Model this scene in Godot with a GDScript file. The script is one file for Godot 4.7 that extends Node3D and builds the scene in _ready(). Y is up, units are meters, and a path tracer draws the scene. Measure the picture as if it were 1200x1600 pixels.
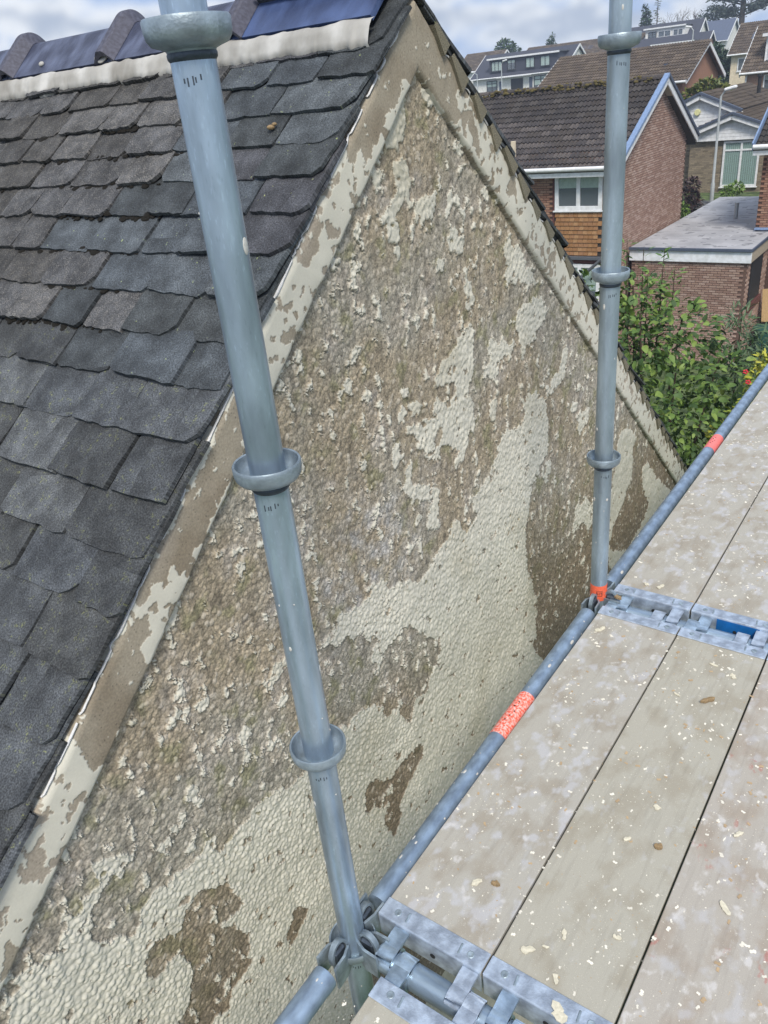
extends Node3D

# ---------------------------------------------------------------- helpers
var rng := RandomNumberGenerator.new()
var M := {}
var used := {}
const YD := 0.065          # top of the scaffold deck
const WX := -0.40          # face of the gable wall
const ZA := -1.698         # centre line of the gable
const YA := 1.49           # inner apex of the gable (inside the smooth margin)
const MS := 0.885          # roof pitch as a slope
const YO := 1.635          # roof plane at the centre line
const PW := 2048
const PH := 1536
const PZ0 := -4.35
const PZ1 := -0.05
const PY0 := -1.55
const PY1 := 1.70
var painted := []
var bare := []
var worn := []
var relief := PackedFloat32Array()

func srgb(r: float, g: float, b: float) -> Color:
	return Color(r / 255.0, g / 255.0, b / 255.0)

func numbered(called: String) -> String:
	var k: int = used.get(called, 0)
	used[called] = k + 1
	return called if k == 0 else "%s_%03d" % [called, k]

func thing(called: String, label: String, category: String, at := Vector3.ZERO, group := "") -> Node3D:
	var o := Node3D.new()
	o.name = numbered(called)
	add_child(o)
	o.position = at
	o.set_meta("label", label)
	o.set_meta("category", category)
	if group != "":
		o.set_meta("group", group)
	return o

func tag(o: Node3D, label: String, category: String, group := "") -> void:
	o.set_meta("label", label)
	o.set_meta("category", category)
	if group != "":
		o.set_meta("group", group)

func new_st(smooth := false) -> SurfaceTool:
	var st := SurfaceTool.new()
	st.begin(Mesh.PRIMITIVE_TRIANGLES)
	st.set_smooth_group(0 if smooth else -1)
	return st

func obj(called: String, st: SurfaceTool, mat: Material, parent: Node = self) -> MeshInstance3D:
	st.generate_normals()
	var o := MeshInstance3D.new()
	o.mesh = st.commit()
	o.material_override = null
	o.mesh.surface_set_material(0, mat)
	o.name = numbered(called) if parent == self else called
	parent.add_child(o, true)
	return o

func mesh_obj(called: String, mesh: Mesh, mat: Material, parent: Node, xf := Transform3D()) -> MeshInstance3D:
	var o := MeshInstance3D.new()
	o.mesh = mesh
	o.material_override = mat
	o.transform = xf
	o.name = numbered(called) if parent == self else called
	parent.add_child(o, true)
	return o

func swarm(called: String, mesh: Mesh, mat: Material, parent: Node, list: Array, tints: Array = []) -> MultiMeshInstance3D:
	var mm := MultiMesh.new()
	mm.transform_format = MultiMesh.TRANSFORM_3D
	mm.use_colors = tints.size() > 0
	mm.mesh = mesh
	mm.instance_count = list.size()
	for i in list.size():
		mm.set_instance_transform(i, list[i])
		if tints.size() > 0:
			mm.set_instance_color(i, tints[i])
	var o := MultiMeshInstance3D.new()
	o.multimesh = mm
	o.material_override = mat
	o.name = numbered(called) if parent == self else called
	o.set_meta("kind", "stuff")
	parent.add_child(o, true)
	return o

func tri(st: SurfaceTool, a: Vector3, b: Vector3, c: Vector3, out: Vector3) -> void:
	var n := (b - a).cross(c - a)
	st.add_vertex(a)
	if n.dot(out) > 0.0:
		st.add_vertex(c)
		st.add_vertex(b)
	else:
		st.add_vertex(b)
		st.add_vertex(c)

func quad(st: SurfaceTool, a: Vector3, b: Vector3, c: Vector3, d: Vector3, out: Vector3) -> void:
	tri(st, a, b, c, out)
	tri(st, a, c, d, out)

# a box with chamfered edges, centred on the transform
func bbox(st: SurfaceTool, size: Vector3, bev: float, xf: Transform3D) -> void:
	var h := size * 0.5
	bev = minf(bev, minf(h.x, minf(h.y, h.z)) * 0.9)
	var pt := func(sx: float, sy: float, sz: float, ax: int) -> Vector3:
		var v := Vector3(sx * (h.x - bev), sy * (h.y - bev), sz * (h.z - bev))
		if ax == 0: v.x = sx * h.x
		elif ax == 1: v.y = sy * h.y
		else: v.z = sz * h.z
		return xf * v
	for s in [-1.0, 1.0]:
		quad(st, pt.call(s, -1.0, -1.0, 0), pt.call(s, 1.0, -1.0, 0), pt.call(s, 1.0, 1.0, 0), pt.call(s, -1.0, 1.0, 0), xf.basis.x * s)
		quad(st, pt.call(-1.0, s, -1.0, 1), pt.call(1.0, s, -1.0, 1), pt.call(1.0, s, 1.0, 1), pt.call(-1.0, s, 1.0, 1), xf.basis.y * s)
		quad(st, pt.call(-1.0, -1.0, s, 2), pt.call(1.0, -1.0, s, 2), pt.call(1.0, 1.0, s, 2), pt.call(-1.0, 1.0, s, 2), xf.basis.z * s)
	if bev <= 0.0:
		return
	for s in [-1.0, 1.0]:
		for t in [-1.0, 1.0]:
			quad(st, pt.call(s, t, -1.0, 0), pt.call(s, t, 1.0, 0), pt.call(s, t, 1.0, 1), pt.call(s, t, -1.0, 1), xf.basis * Vector3(s, t, 0))
			quad(st, pt.call(s, -1.0, t, 0), pt.call(s, 1.0, t, 0), pt.call(s, 1.0, t, 2), pt.call(s, -1.0, t, 2), xf.basis * Vector3(s, 0, t))
			quad(st, pt.call(-1.0, s, t, 1), pt.call(1.0, s, t, 1), pt.call(1.0, s, t, 2), pt.call(-1.0, s, t, 2), xf.basis * Vector3(0, s, t))
			for u in [-1.0, 1.0]:
				tri(st, pt.call(s, t, u, 0), pt.call(s, t, u, 1), pt.call(s, t, u, 2), xf.basis * Vector3(s, t, u))

func box(st: SurfaceTool, a: Vector3, b: Vector3, bev := 0.0) -> void:
	bbox(st, (b - a).abs(), bev, Transform3D(Basis(), (a + b) * 0.5))

func along(p: Vector3, q: Vector3) -> Transform3D:      # y axis runs from p to q
	var y := (q - p).normalized()
	var x := y.cross(Vector3(0.31, 0.12, 0.94)).normalized()
	return Transform3D(Basis(x, y, x.cross(y)), p)

# a lathe round the y axis of xf; prof holds (radius, height); corners sharper than 40 degrees stay crisp
func lathe(st: SurfaceTool, prof: Array, seg: int, xf: Transform3D) -> void:
	var grp := 1
	for k in prof.size() - 1:
		if k > 0:
			var d0: Vector2 = (prof[k] - prof[k - 1]).normalized()
			var d1: Vector2 = (prof[k + 1] - prof[k]).normalized()
			if absf(d0.angle_to(d1)) > 0.7:
				grp += 1
		st.set_smooth_group(grp)
		var a: Vector2 = prof[k]
		var b: Vector2 = prof[k + 1]
		var nn := Vector2(b.y - a.y, a.x - b.x)
		for i in seg:
			var t0 := TAU * i / seg
			var t1 := TAU * (i + 1) / seg
			var tm := (t0 + t1) * 0.5
			var out := xf.basis * Vector3(cos(tm) * nn.x, nn.y, sin(tm) * nn.x)
			var p0 := xf * Vector3(cos(t0) * a.x, a.y, sin(t0) * a.x)
			var p1 := xf * Vector3(cos(t1) * a.x, a.y, sin(t1) * a.x)
			var q0 := xf * Vector3(cos(t0) * b.x, b.y, sin(t0) * b.x)
			var q1 := xf * Vector3(cos(t1) * b.x, b.y, sin(t1) * b.x)
			if a.x > 1e-6:
				tri(st, p0, p1, q1, out)
			if b.x > 1e-6:
				tri(st, p0, q1, q0, out)

func tube(st: SurfaceTool, p: Vector3, q: Vector3, r: float, seg := 28, r2 := -1.0) -> void:
	var l := p.distance_to(q)
	if r2 < 0.0: r2 = r
	lathe(st, [Vector2(0, 0), Vector2(r, 0), Vector2(r2, l), Vector2(0, l)], seg, along(p, q))

# a flat outline (in the xy plane of xf) pushed out along z by depth
func prism(st: SurfaceTool, poly: PackedVector2Array, depth: float, xf: Transform3D) -> void:
	var idx := Geometry2D.triangulate_polygon(poly)
	for i in range(0, idx.size(), 3):
		for z in [0.0, depth]:
			var p := []
			for j in 3:
				var v: Vector2 = poly[idx[i + j]]
				p.append(xf * Vector3(v.x, v.y, z))
			tri(st, p[0], p[1], p[2], xf.basis.z * (1.0 if z > 0.0 else -1.0) * signf(depth))
	var area := 0.0
	for i in poly.size():
		area += poly[i].cross(poly[(i + 1) % poly.size()])
	for i in poly.size():
		var a := poly[i]
		var b := poly[(i + 1) % poly.size()]
		var n := Vector2(b.y - a.y, a.x - b.x) * signf(area)
		quad(st, xf * Vector3(a.x, a.y, 0), xf * Vector3(b.x, b.y, 0), xf * Vector3(b.x, b.y, depth), xf * Vector3(a.x, a.y, depth), xf.basis * Vector3(n.x, n.y, 0))

# a strap of given width (along ax) that follows a path, with thickness
func strap(st: SurfaceTool, path: Array, ax: Vector3, width: float, thick: float) -> void:
	var n := path.size()
	for k in n - 1:
		var nrm := []
		for e in [k, k + 1]:
			var d: Vector3 = (path[mini(e + 1, n - 1)] - path[maxi(e - 1, 0)]).normalized()
			nrm.append(d.cross(ax).normalized())
		var a: Vector3 = path[k]
		var b: Vector3 = path[k + 1]
		var w := ax * width * 0.5
		var t0: Vector3 = nrm[0] * thick * 0.5
		var t1: Vector3 = nrm[1] * thick * 0.5
		st.set_smooth_group(1)
		quad(st, a - w + t0, a + w + t0, b + w + t1, b - w + t1, t0)
		st.set_smooth_group(2)
		quad(st, a - w - t0, a + w - t0, b + w - t1, b - w - t1, -t0)
		st.set_smooth_group(-1)
		quad(st, a + w + t0, b + w + t1, b + w - t1, a + w - t0, ax)
		quad(st, a - w + t0, b - w + t1, b - w - t1, a - w - t0, -ax)
		if k == 0:
			quad(st, a - w + t0, a + w + t0, a + w - t0, a - w - t0, a - b)
		if k == n - 2:
			quad(st, b - w + t1, b + w + t1, b + w - t1, b - w - t1, b - a)

func noise(seed_: int, freq: float, kind := FastNoiseLite.TYPE_SIMPLEX_SMOOTH, oct := 1) -> FastNoiseLite:
	var n := FastNoiseLite.new()
	n.seed = seed_
	n.noise_type = kind
	n.frequency = freq
	n.fractal_type = FastNoiseLite.FRACTAL_FBM if oct > 1 else FastNoiseLite.FRACTAL_NONE
	n.fractal_octaves = oct
	return n

func grey(n: FastNoiseLite, w: int, h: int) -> PackedByteArray:
	var im := n.get_image(w, h, false, false, true)
	im.convert(Image.FORMAT_L8)
	return im.get_data()

func tex_rgb(data: PackedByteArray, w: int, h: int) -> ImageTexture:
	return ImageTexture.create_from_image(Image.create_from_data(w, h, false, Image.FORMAT_RGB8, data))

func tex_l(data: PackedByteArray, w: int, h: int) -> ImageTexture:
	return ImageTexture.create_from_image(Image.create_from_data(w, h, false, Image.FORMAT_L8, data))

func mat(c: Color, rough := 0.8, metal := 0.0) -> StandardMaterial3D:
	var m := StandardMaterial3D.new()
	m.albedo_color = c
	m.roughness = rough
	m.metallic = metal
	return m

# a plain surface with fine mottling and grain in its own axes
func mottled(c: Color, rough: float, metal: float, size: float, tex: Texture2D, bump := 0.0, bump_tex: Texture2D = null) -> StandardMaterial3D:
	var m := mat(c, rough, metal)
	m.albedo_texture = tex
	m.uv1_triplanar = true
	m.uv1_scale = Vector3.ONE / size
	if bump != 0.0 and bump_tex:
		m.heightmap_enabled = true
		m.heightmap_texture = bump_tex
		m.heightmap_scale = bump
	return m

# ---------------------------------------------------------------- sky
func cloudy_sky() -> PanoramaSkyMaterial:
	var w := 1024
	var h := 512
	var big := noise(11, 1.5, FastNoiseLite.TYPE_SIMPLEX_SMOOTH, 5)
	var warp := noise(15, 2.6, FastNoiseLite.TYPE_SIMPLEX_SMOOTH, 3)
	var fine := noise(19, 6.0, FastNoiseLite.TYPE_SIMPLEX_SMOOTH, 4)
	var im := Image.create(w, h, false, Image.FORMAT_RGBF)
	var blue := Vector3(0.36, 0.56, 0.96)
	var white := Vector3(1.15, 1.18, 1.22)
	var dark := Vector3(0.40, 0.49, 0.66)
	for j in h:
		var el := PI * (0.5 - (j + 0.5) / h)
		for i in w:
			var az := TAU * (i + 0.5) / w
			var c := Vector3(0.42, 0.44, 0.45)
			if el > -0.03:
				var d := Vector3(cos(el) * sin(az), sin(el), cos(el) * cos(az))
				var s := maxf(d.y, 0.0) + 0.16
				var q := Vector3(d.x / s, 0.7, d.z / s) * 0.62
				var a := big.get_noise_3dv(q + Vector3.ONE * 0.25 * warp.get_noise_3dv(q))
				var b := fine.get_noise_3dv(q)
				var cover := smoothstep(-0.24, 0.08, a + 0.24 * b)
				var thick := smoothstep(0.0, 0.36, a + 0.34 * b)
				c = blue.lerp(white, cover)
				c = c.lerp(dark, 0.9 * thick)
				c = c.lerp(Vector3(0.76, 0.85, 0.98), 0.40 * (1.0 - smoothstep(0.0, 0.22, d.y)))
			im.set_pixel(i, j, Color(c.x, c.y, c.z))
	var m := PanoramaSkyMaterial.new()
	m.panorama = ImageTexture.create_from_image(im)
	return m

# ---------------------------------------------------------------- materials
func ramp_tex(seed_: int, freq: float, lo: Color, hi: Color, size := 512, kind := FastNoiseLite.TYPE_SIMPLEX_SMOOTH, oct := 4, contrast := 1.0) -> ImageTexture:
	var n := noise(seed_, freq, kind, oct)
	var im := n.get_seamless_image(size, size, false, false, 0.1, true)
	im.convert(Image.FORMAT_L8)
	var src := im.get_data()
	var lut := PackedByteArray()
	for k in 256:
		var t := clampf((k / 255.0 - 0.5) * contrast + 0.5, 0.0, 1.0)
		var c := lo.lerp(hi, t)
		lut.append(int(c.r * 255.0))
		lut.append(int(c.g * 255.0))
		lut.append(int(c.b * 255.0))
	var out := PackedByteArray()
	out.resize(size * size * 3)
	for i in size * size:
		var k := src[i] * 3
		out[i * 3] = lut[k]
		out[i * 3 + 1] = lut[k + 1]
		out[i * 3 + 2] = lut[k + 2]
	return tex_rgb(out, size, size)

func make_materials() -> void:
	var grain := ramp_tex(5, 0.03, Color(0.72, 0.72, 0.72), Color(1, 1, 1), 512, FastNoiseLite.TYPE_SIMPLEX_SMOOTH, 5, 1.5)
	var rough_grain := ramp_tex(6, 0.09, Color(0.5, 0.5, 0.5), Color(1, 1, 1), 512, FastNoiseLite.TYPE_SIMPLEX_SMOOTH, 4, 1.6)
	var spangle := galv_texture()
	var scuffed := ramp_tex(27, 0.012, Color(0.76, 0.76, 0.76), Color(0.98, 0.98, 0.97), 512, FastNoiseLite.TYPE_SIMPLEX_SMOOTH, 5, 1.7)
	M.grain = ramp_tex(5, 0.012, Color(0.90, 0.90, 0.89), Color(1, 1, 1), 512, FastNoiseLite.TYPE_SIMPLEX_SMOOTH, 5, 1.3)
	var soft: Texture2D = M.grain
	# galvanised steel, three weatherings
	M.galv = mottled(srgb(192, 211, 229), 0.32, 0.62, 0.30, spangle, 0.03, rough_grain)
	M.galv_dull = mottled(srgb(174, 188, 198), 0.46, 0.5, 0.22, spangle, 0.05, rough_grain)
	M.galv_far = mottled(srgb(186, 202, 214), 0.42, 0.55, 0.35, spangle, 0.03, rough_grain)
	for k in [M.galv, M.galv_far]:
		k.uv1_scale.y *= 0.2
	M.galv_blue = mottled(srgb(158, 180, 206), 0.42, 0.45, 0.16, scuffed, 0.03, rough_grain)
	M.galv_blue.uv1_scale.z *= 0.45
	M.galv_cross = M.galv.duplicate()
	M.galv_cross.uv1_scale = Vector3(0.7, 3.3, 3.3)
	M.beam = mottled(srgb(194, 208, 228), 0.44, 0.45, 0.22, scuffed, 0.06, rough_grain)
	M.steel_dark = mottled(srgb(95, 104, 116), 0.5, 0.6, 0.15, spangle, 0.05, rough_grain)
	M.orange = mottled(srgb(250, 112, 78), 0.6, 0.0, 0.08, ramp_tex(71, 0.05, Color(0.86, 0.86, 0.86), Color(1, 1, 1), 256, FastNoiseLite.TYPE_SIMPLEX_SMOOTH, 3, 1.6))
	M.orange_worn = mottled(srgb(255, 255, 255), 0.7, 0.0, 0.07, ramp_tex(72, 0.035, srgb(236, 84, 58), srgb(238, 190, 184), 256, FastNoiseLite.TYPE_SIMPLEX_SMOOTH, 4, 2.4))
	M.pink_worn = mottled(srgb(244, 130, 128), 0.7, 0.0, 0.07, soft)
	M.ink = mat(srgb(60, 40, 40), 0.8)
	M.blue_label = mottled(srgb(20, 104, 178), 0.5, 0.0, 0.2, soft)
	# house
	M.ridge = mottled(srgb(90, 98, 122), 0.5, 0.0, 0.5, ramp_tex(8, 0.012, Color(0.62, 0.62, 0.66), Color(1, 1, 1), 512, FastNoiseLite.TYPE_SIMPLEX_SMOOTH, 5, 1.7), 0.12, rough_grain)
	M.ridge_new = mottled(srgb(76, 94, 136), 0.42, 0.0, 0.6, ramp_tex(8, 0.012, Color(0.7, 0.7, 0.72), Color(1, 1, 1), 512, FastNoiseLite.TYPE_SIMPLEX_SMOOTH, 5, 1.5), 0.1, rough_grain)
	M.ridge_roll = mottled(srgb(88, 90, 106), 0.6, 0.0, 0.2, ramp_tex(9, 0.03, Color(0.66, 0.64, 0.66), Color(1, 1, 1), 512, FastNoiseLite.TYPE_SIMPLEX_SMOOTH, 5, 1.6))
	M.mortar = mottled(srgb(196, 195, 192), 0.9, 0.0, 0.9, ramp_tex(10, 0.014, Color(0.70, 0.69, 0.67), Color(1, 1, 1), 512, FastNoiseLite.TYPE_SIMPLEX_SMOOTH, 5, 1.6))
	M.pointing = mottled(srgb(236, 236, 238), 0.9, 0.0, 0.1, soft, 0.3, rough_grain)
	M.moss_black = mottled(srgb(44, 38, 26), 1.0, 0.0, 0.03, rough_grain, 0.6, rough_grain)
	M.sarking = mat(srgb(58, 52, 48), 0.9)
	M.slate_under = mottled(srgb(176, 168, 146), 0.9, 0.0, 0.12, rough_grain, 0.3, rough_grain)
	M.splash = mottled(srgb(206, 205, 200), 0.8, 0.0, 0.05, soft)
	# boards
	M.flake = mottled(srgb(226, 220, 200), 0.85, 0.0, 0.06, soft, 0.1, rough_grain)
	M.crumb = mottled(srgb(232, 198, 150), 0.95, 0.0, 0.05, rough_grain, 0.4, rough_grain)
	# background
	M.brick = []
	for k in 5:
		M.brick.append(mottled([srgb(198, 164, 148), srgb(188, 153, 138), srgb(206, 174, 158), srgb(180, 146, 131), srgb(214, 184, 170)][k], 0.9, 0.0, 0.35, rough_grain))
	M.brick_front = []
	for k in 4:
		M.brick_front.append(mottled([srgb(204, 156, 130), srgb(194, 146, 120), srgb(212, 168, 142), srgb(186, 138, 116)][k], 0.9, 0.0, 0.35, rough_grain))
	M.mortar_brick = mottled(srgb(132, 104, 92), 0.95, 0.0, 0.4, rough_grain)
	M.mortar_dark = mottled(srgb(118, 90, 78), 0.95, 0.0, 0.4, rough_grain)
	M.tile = []
	for k in 4:
		M.tile.append(mottled([srgb(92, 86, 86), srgb(80, 75, 76), srgb(106, 99, 97), srgb(86, 79, 76)][k], 0.92, 0.0, 0.5, ramp_tex(30 + k, 0.04, Color(0.55, 0.55, 0.55), Color(1, 1, 1), 256, FastNoiseLite.TYPE_SIMPLEX_SMOOTH, 4, 2.0)))
	M.tile_any = mottled(srgb(255, 255, 255), 0.92, 0.0, 0.6, rough_grain)
	M.tile_any.vertex_color_use_as_albedo = true
	M.hung = []
	for k in 4:
		M.hung.append(mottled([srgb(198, 148, 98), srgb(184, 134, 86), srgb(208, 160, 112), srgb(190, 140, 96)][k], 0.85, 0.0, 0.2, rough_grain))
	M.upvc = mottled(srgb(236, 238, 242), 0.4, 0.0, 1.3, soft)
	M.white_wall = mottled(srgb(232, 232, 230), 0.85, 0.0, 1.6, soft)
	M.cream = mottled(srgb(222, 208, 184), 0.85, 0.0, 1.6, soft)
	M.fascia = mottled(srgb(232, 236, 244), 0.5, 0.0, 1.5, soft)
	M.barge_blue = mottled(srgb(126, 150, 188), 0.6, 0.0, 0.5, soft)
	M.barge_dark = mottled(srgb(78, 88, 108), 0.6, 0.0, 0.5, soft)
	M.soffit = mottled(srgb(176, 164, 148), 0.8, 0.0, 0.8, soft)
	M.felt = felt_texture()
	M.lead = mottled(srgb(120, 124, 132), 0.6, 0.1, 0.5, rough_grain)
	M.glass = mat(srgb(26, 34, 44), 0.06)
	M.glass.metallic_specular = 0.7
	M.blind = mottled(srgb(176, 196, 184), 0.9, 0.0, 1.0, soft)
	M.blind_teal = mottled(srgb(146, 176, 164), 0.8, 0.0, 0.5, soft)
	M.black = mat(srgb(34, 36, 40), 0.7)
	M.dark_red = mottled(srgb(98, 56, 52), 0.8, 0.0, 0.5, soft)
	M.slate_roof = mottled(srgb(84, 88, 104), 0.75, 0.0, 1.2, rough_grain)
	M.slate_blue = mottled(srgb(88, 98, 120), 0.7, 0.0, 2.0, soft)
	M.bungalow_brick = brick_texture()
	M.wood = mottled(srgb(200, 168, 122), 0.8, 0.0, 0.4, soft)
	M.green_box = mottled(srgb(38, 84, 76), 0.6, 0.0, 0.6, soft)
	M.post = mottled(srgb(186, 192, 194), 0.5, 0.3, 0.8, soft)
	M.bark = mottled(srgb(92, 78, 62), 0.95, 0.0, 0.3, rough_grain)
	M.bark_grey = mottled(srgb(122, 112, 108), 0.95, 0.0, 0.5, rough_grain)
	M.yellow_box = mottled(srgb(228, 226, 170), 0.6, 0.0, 0.5, soft)
	M.red_flower = mat(srgb(206, 40, 62), 0.7)

func leaf_mat(c: Color, back := 0.35, rough := 0.5) -> StandardMaterial3D:
	var m := mat(c, rough)
	m.albedo_texture = M.grain
	m.uv1_triplanar = true
	m.uv1_scale = Vector3.ONE * 4.0
	m.backlight_enabled = true
	m.backlight = Color(back, back, back * 0.5)
	return m

func galv_texture() -> ImageTexture:
	var s := 512
	var cells := noise(21, 0.045, FastNoiseLite.TYPE_CELLULAR)
	cells.cellular_return_type = FastNoiseLite.RETURN_CELL_VALUE
	var ci := cells.get_seamless_image(s, s, false, false, 0.1, true)
	ci.convert(Image.FORMAT_L8)
	var a := ci.get_data()
	var bi := noise(22, 0.012, FastNoiseLite.TYPE_SIMPLEX_SMOOTH, 5).get_seamless_image(s, s, false, false, 0.1, true)
	bi.convert(Image.FORMAT_L8)
	var b := bi.get_data()
	var fi := noise(23, 0.11, FastNoiseLite.TYPE_SIMPLEX_SMOOTH, 3).get_seamless_image(s, s, false, false, 0.1, true)
	fi.convert(Image.FORMAT_L8)
	var f := fi.get_data()
	var out := PackedByteArray()
	out.resize(s * s * 3)
	for i in s * s:
		var v := 0.84 + 0.05 * (a[i] / 255.0 - 0.5) + 0.36 * (b[i] / 255.0 - 0.5)
		var spot := 0.0
		if f[i] > 196 and b[i] > 120:
			spot = 0.10
		elif f[i] < 44:
			spot = -0.06
		v = clampf(v + spot, 0.0, 1.0)
		out[i * 3] = int(255.0 * clampf(v * 0.985, 0.0, 1.0))
		out[i * 3 + 1] = int(255.0 * v)
		out[i * 3 + 2] = int(255.0 * clampf(v * 1.01, 0.0, 1.0))
	return tex_rgb(out, s, s)

func felt_texture() -> StandardMaterial3D:
	var s := 512
	var a := grey(noise(41, 0.008, FastNoiseLite.TYPE_SIMPLEX_SMOOTH, 4), s, s)
	var b := grey(noise(42, 0.016, FastNoiseLite.TYPE_SIMPLEX_SMOOTH, 4), s, s)
	var out := PackedByteArray()
	out.resize(s * s * 3)
	for i in s * s:
		var v := 164.0 + 36.0 * (a[i] / 255.0 - 0.5)
		if b[i] > 186:
			v -= 44.0
		out[i * 3] = int(v)
		out[i * 3 + 1] = int(v + 1.0)
		out[i * 3 + 2] = int(v + 6.0)
	var m := mat(Color.WHITE, 0.75)
	m.albedo_texture = tex_rgb(out, s, s)
	m.uv1_triplanar = true
	m.uv1_scale = Vector3.ONE / 6.0
	return m

# brickwork too far off to tell the bricks apart well: courses of 75 mm, 225 mm long
func brick_texture() -> StandardMaterial3D:
	var w := 512
	var h := 512
	var n := grey(noise(51, 0.05, FastNoiseLite.TYPE_SIMPLEX_SMOOTH, 3), w, h)
	var out := PackedByteArray()
	out.resize(w * h * 3)
	for j in h:
		var row := j / 32
		for i in w:
			var x := (i + (row % 2) * 64) % w
			var k := x / 128
			var joint := (j % 32) < 5 or (x % 128) < 5
			var t := fposmod(sin(float(k * 37 + row * 91)) * 43758.5, 1.0)
			var v := 0.8 + 0.3 * t + 0.3 * (n[j * w + i] / 255.0 - 0.5)
			var c := Vector3(136, 124, 106) * v if not joint else Vector3(112, 104, 92) * (0.85 + 0.2 * n[j * w + i] / 255.0)
			var p := (j * w + i) * 3
			out[p] = int(clampf(c.x, 0, 255))
			out[p + 1] = int(clampf(c.y, 0, 255))
			out[p + 2] = int(clampf(c.z, 0, 255))
	var m := mat(Color.WHITE, 0.92)
	m.albedo_texture = tex_rgb(out, w, h)
	m.uv1_triplanar = true
	m.uv1_scale = Vector3(1.0 / 0.9, 1.0 / 1.2, 1.0 / 0.9)
	return m

# ---------------------------------------------------------------- the peeling gable
func fill(field: PackedFloat32Array, w: int, h: int, polys: Array, value: float) -> void:
	var sx := w / (PZ1 - PZ0)
	var sy := h / (PY1 - PY0)
	for poly in polys:
		var q := PackedVector2Array()
		var lo := Vector2(1e9, 1e9)
		var hi := Vector2(-1e9, -1e9)
		for v in poly:
			var p := Vector2((v.x - PZ0) * sx, (PY1 - v.y) * sy)
			q.append(p)
			lo = lo.min(p)
			hi = hi.max(p)
		for j in range(maxi(0, int(lo.y)), mini(h - 1, int(hi.y) + 1) + 1):
			var cy := j + 0.5
			var xs := []
			for k in q.size():
				var a := q[k]
				var b := q[(k + 1) % q.size()]
				if (a.y <= cy) != (b.y <= cy):
					xs.append(a.x + (cy - a.y) / (b.y - a.y) * (b.x - a.x))
			xs.sort()
			for k in range(0, xs.size() - 1, 2):
				for i in range(maxi(0, int(round(xs[k]))), mini(w, int(round(xs[k + 1])))):
					field[j * w + i] = value

func blur(f: PackedFloat32Array, w: int, h: int) -> PackedFloat32Array:
	var g := f.duplicate()
	for j in range(1, h - 1):
		for i in range(1, w - 1):
			var k := j * w + i
			g[k] = (f[k] * 2.0 + f[k - 1] + f[k + 1] + f[k - w] + f[k + w]) / 6.0
	return g

# a narrow and a wide blur together: outlines that the noise can fray
func soften(f: PackedFloat32Array, w: int, h: int) -> PackedFloat32Array:
	var a := blur(f, w, h)
	var b := a
	for k in 7:
		b = blur(b, w, h)
	for k in a.size():
		a[k] = 0.45 * a[k] + 0.55 * b[k]
	return a

# signed distance below the inner edge of the smooth margin (positive: on the roughcast)
func under_margin(z: float, y: float) -> float:
	return ((YA - MS * absf(z - ZA)) - y) / sqrt(1.0 + MS * MS)

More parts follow.
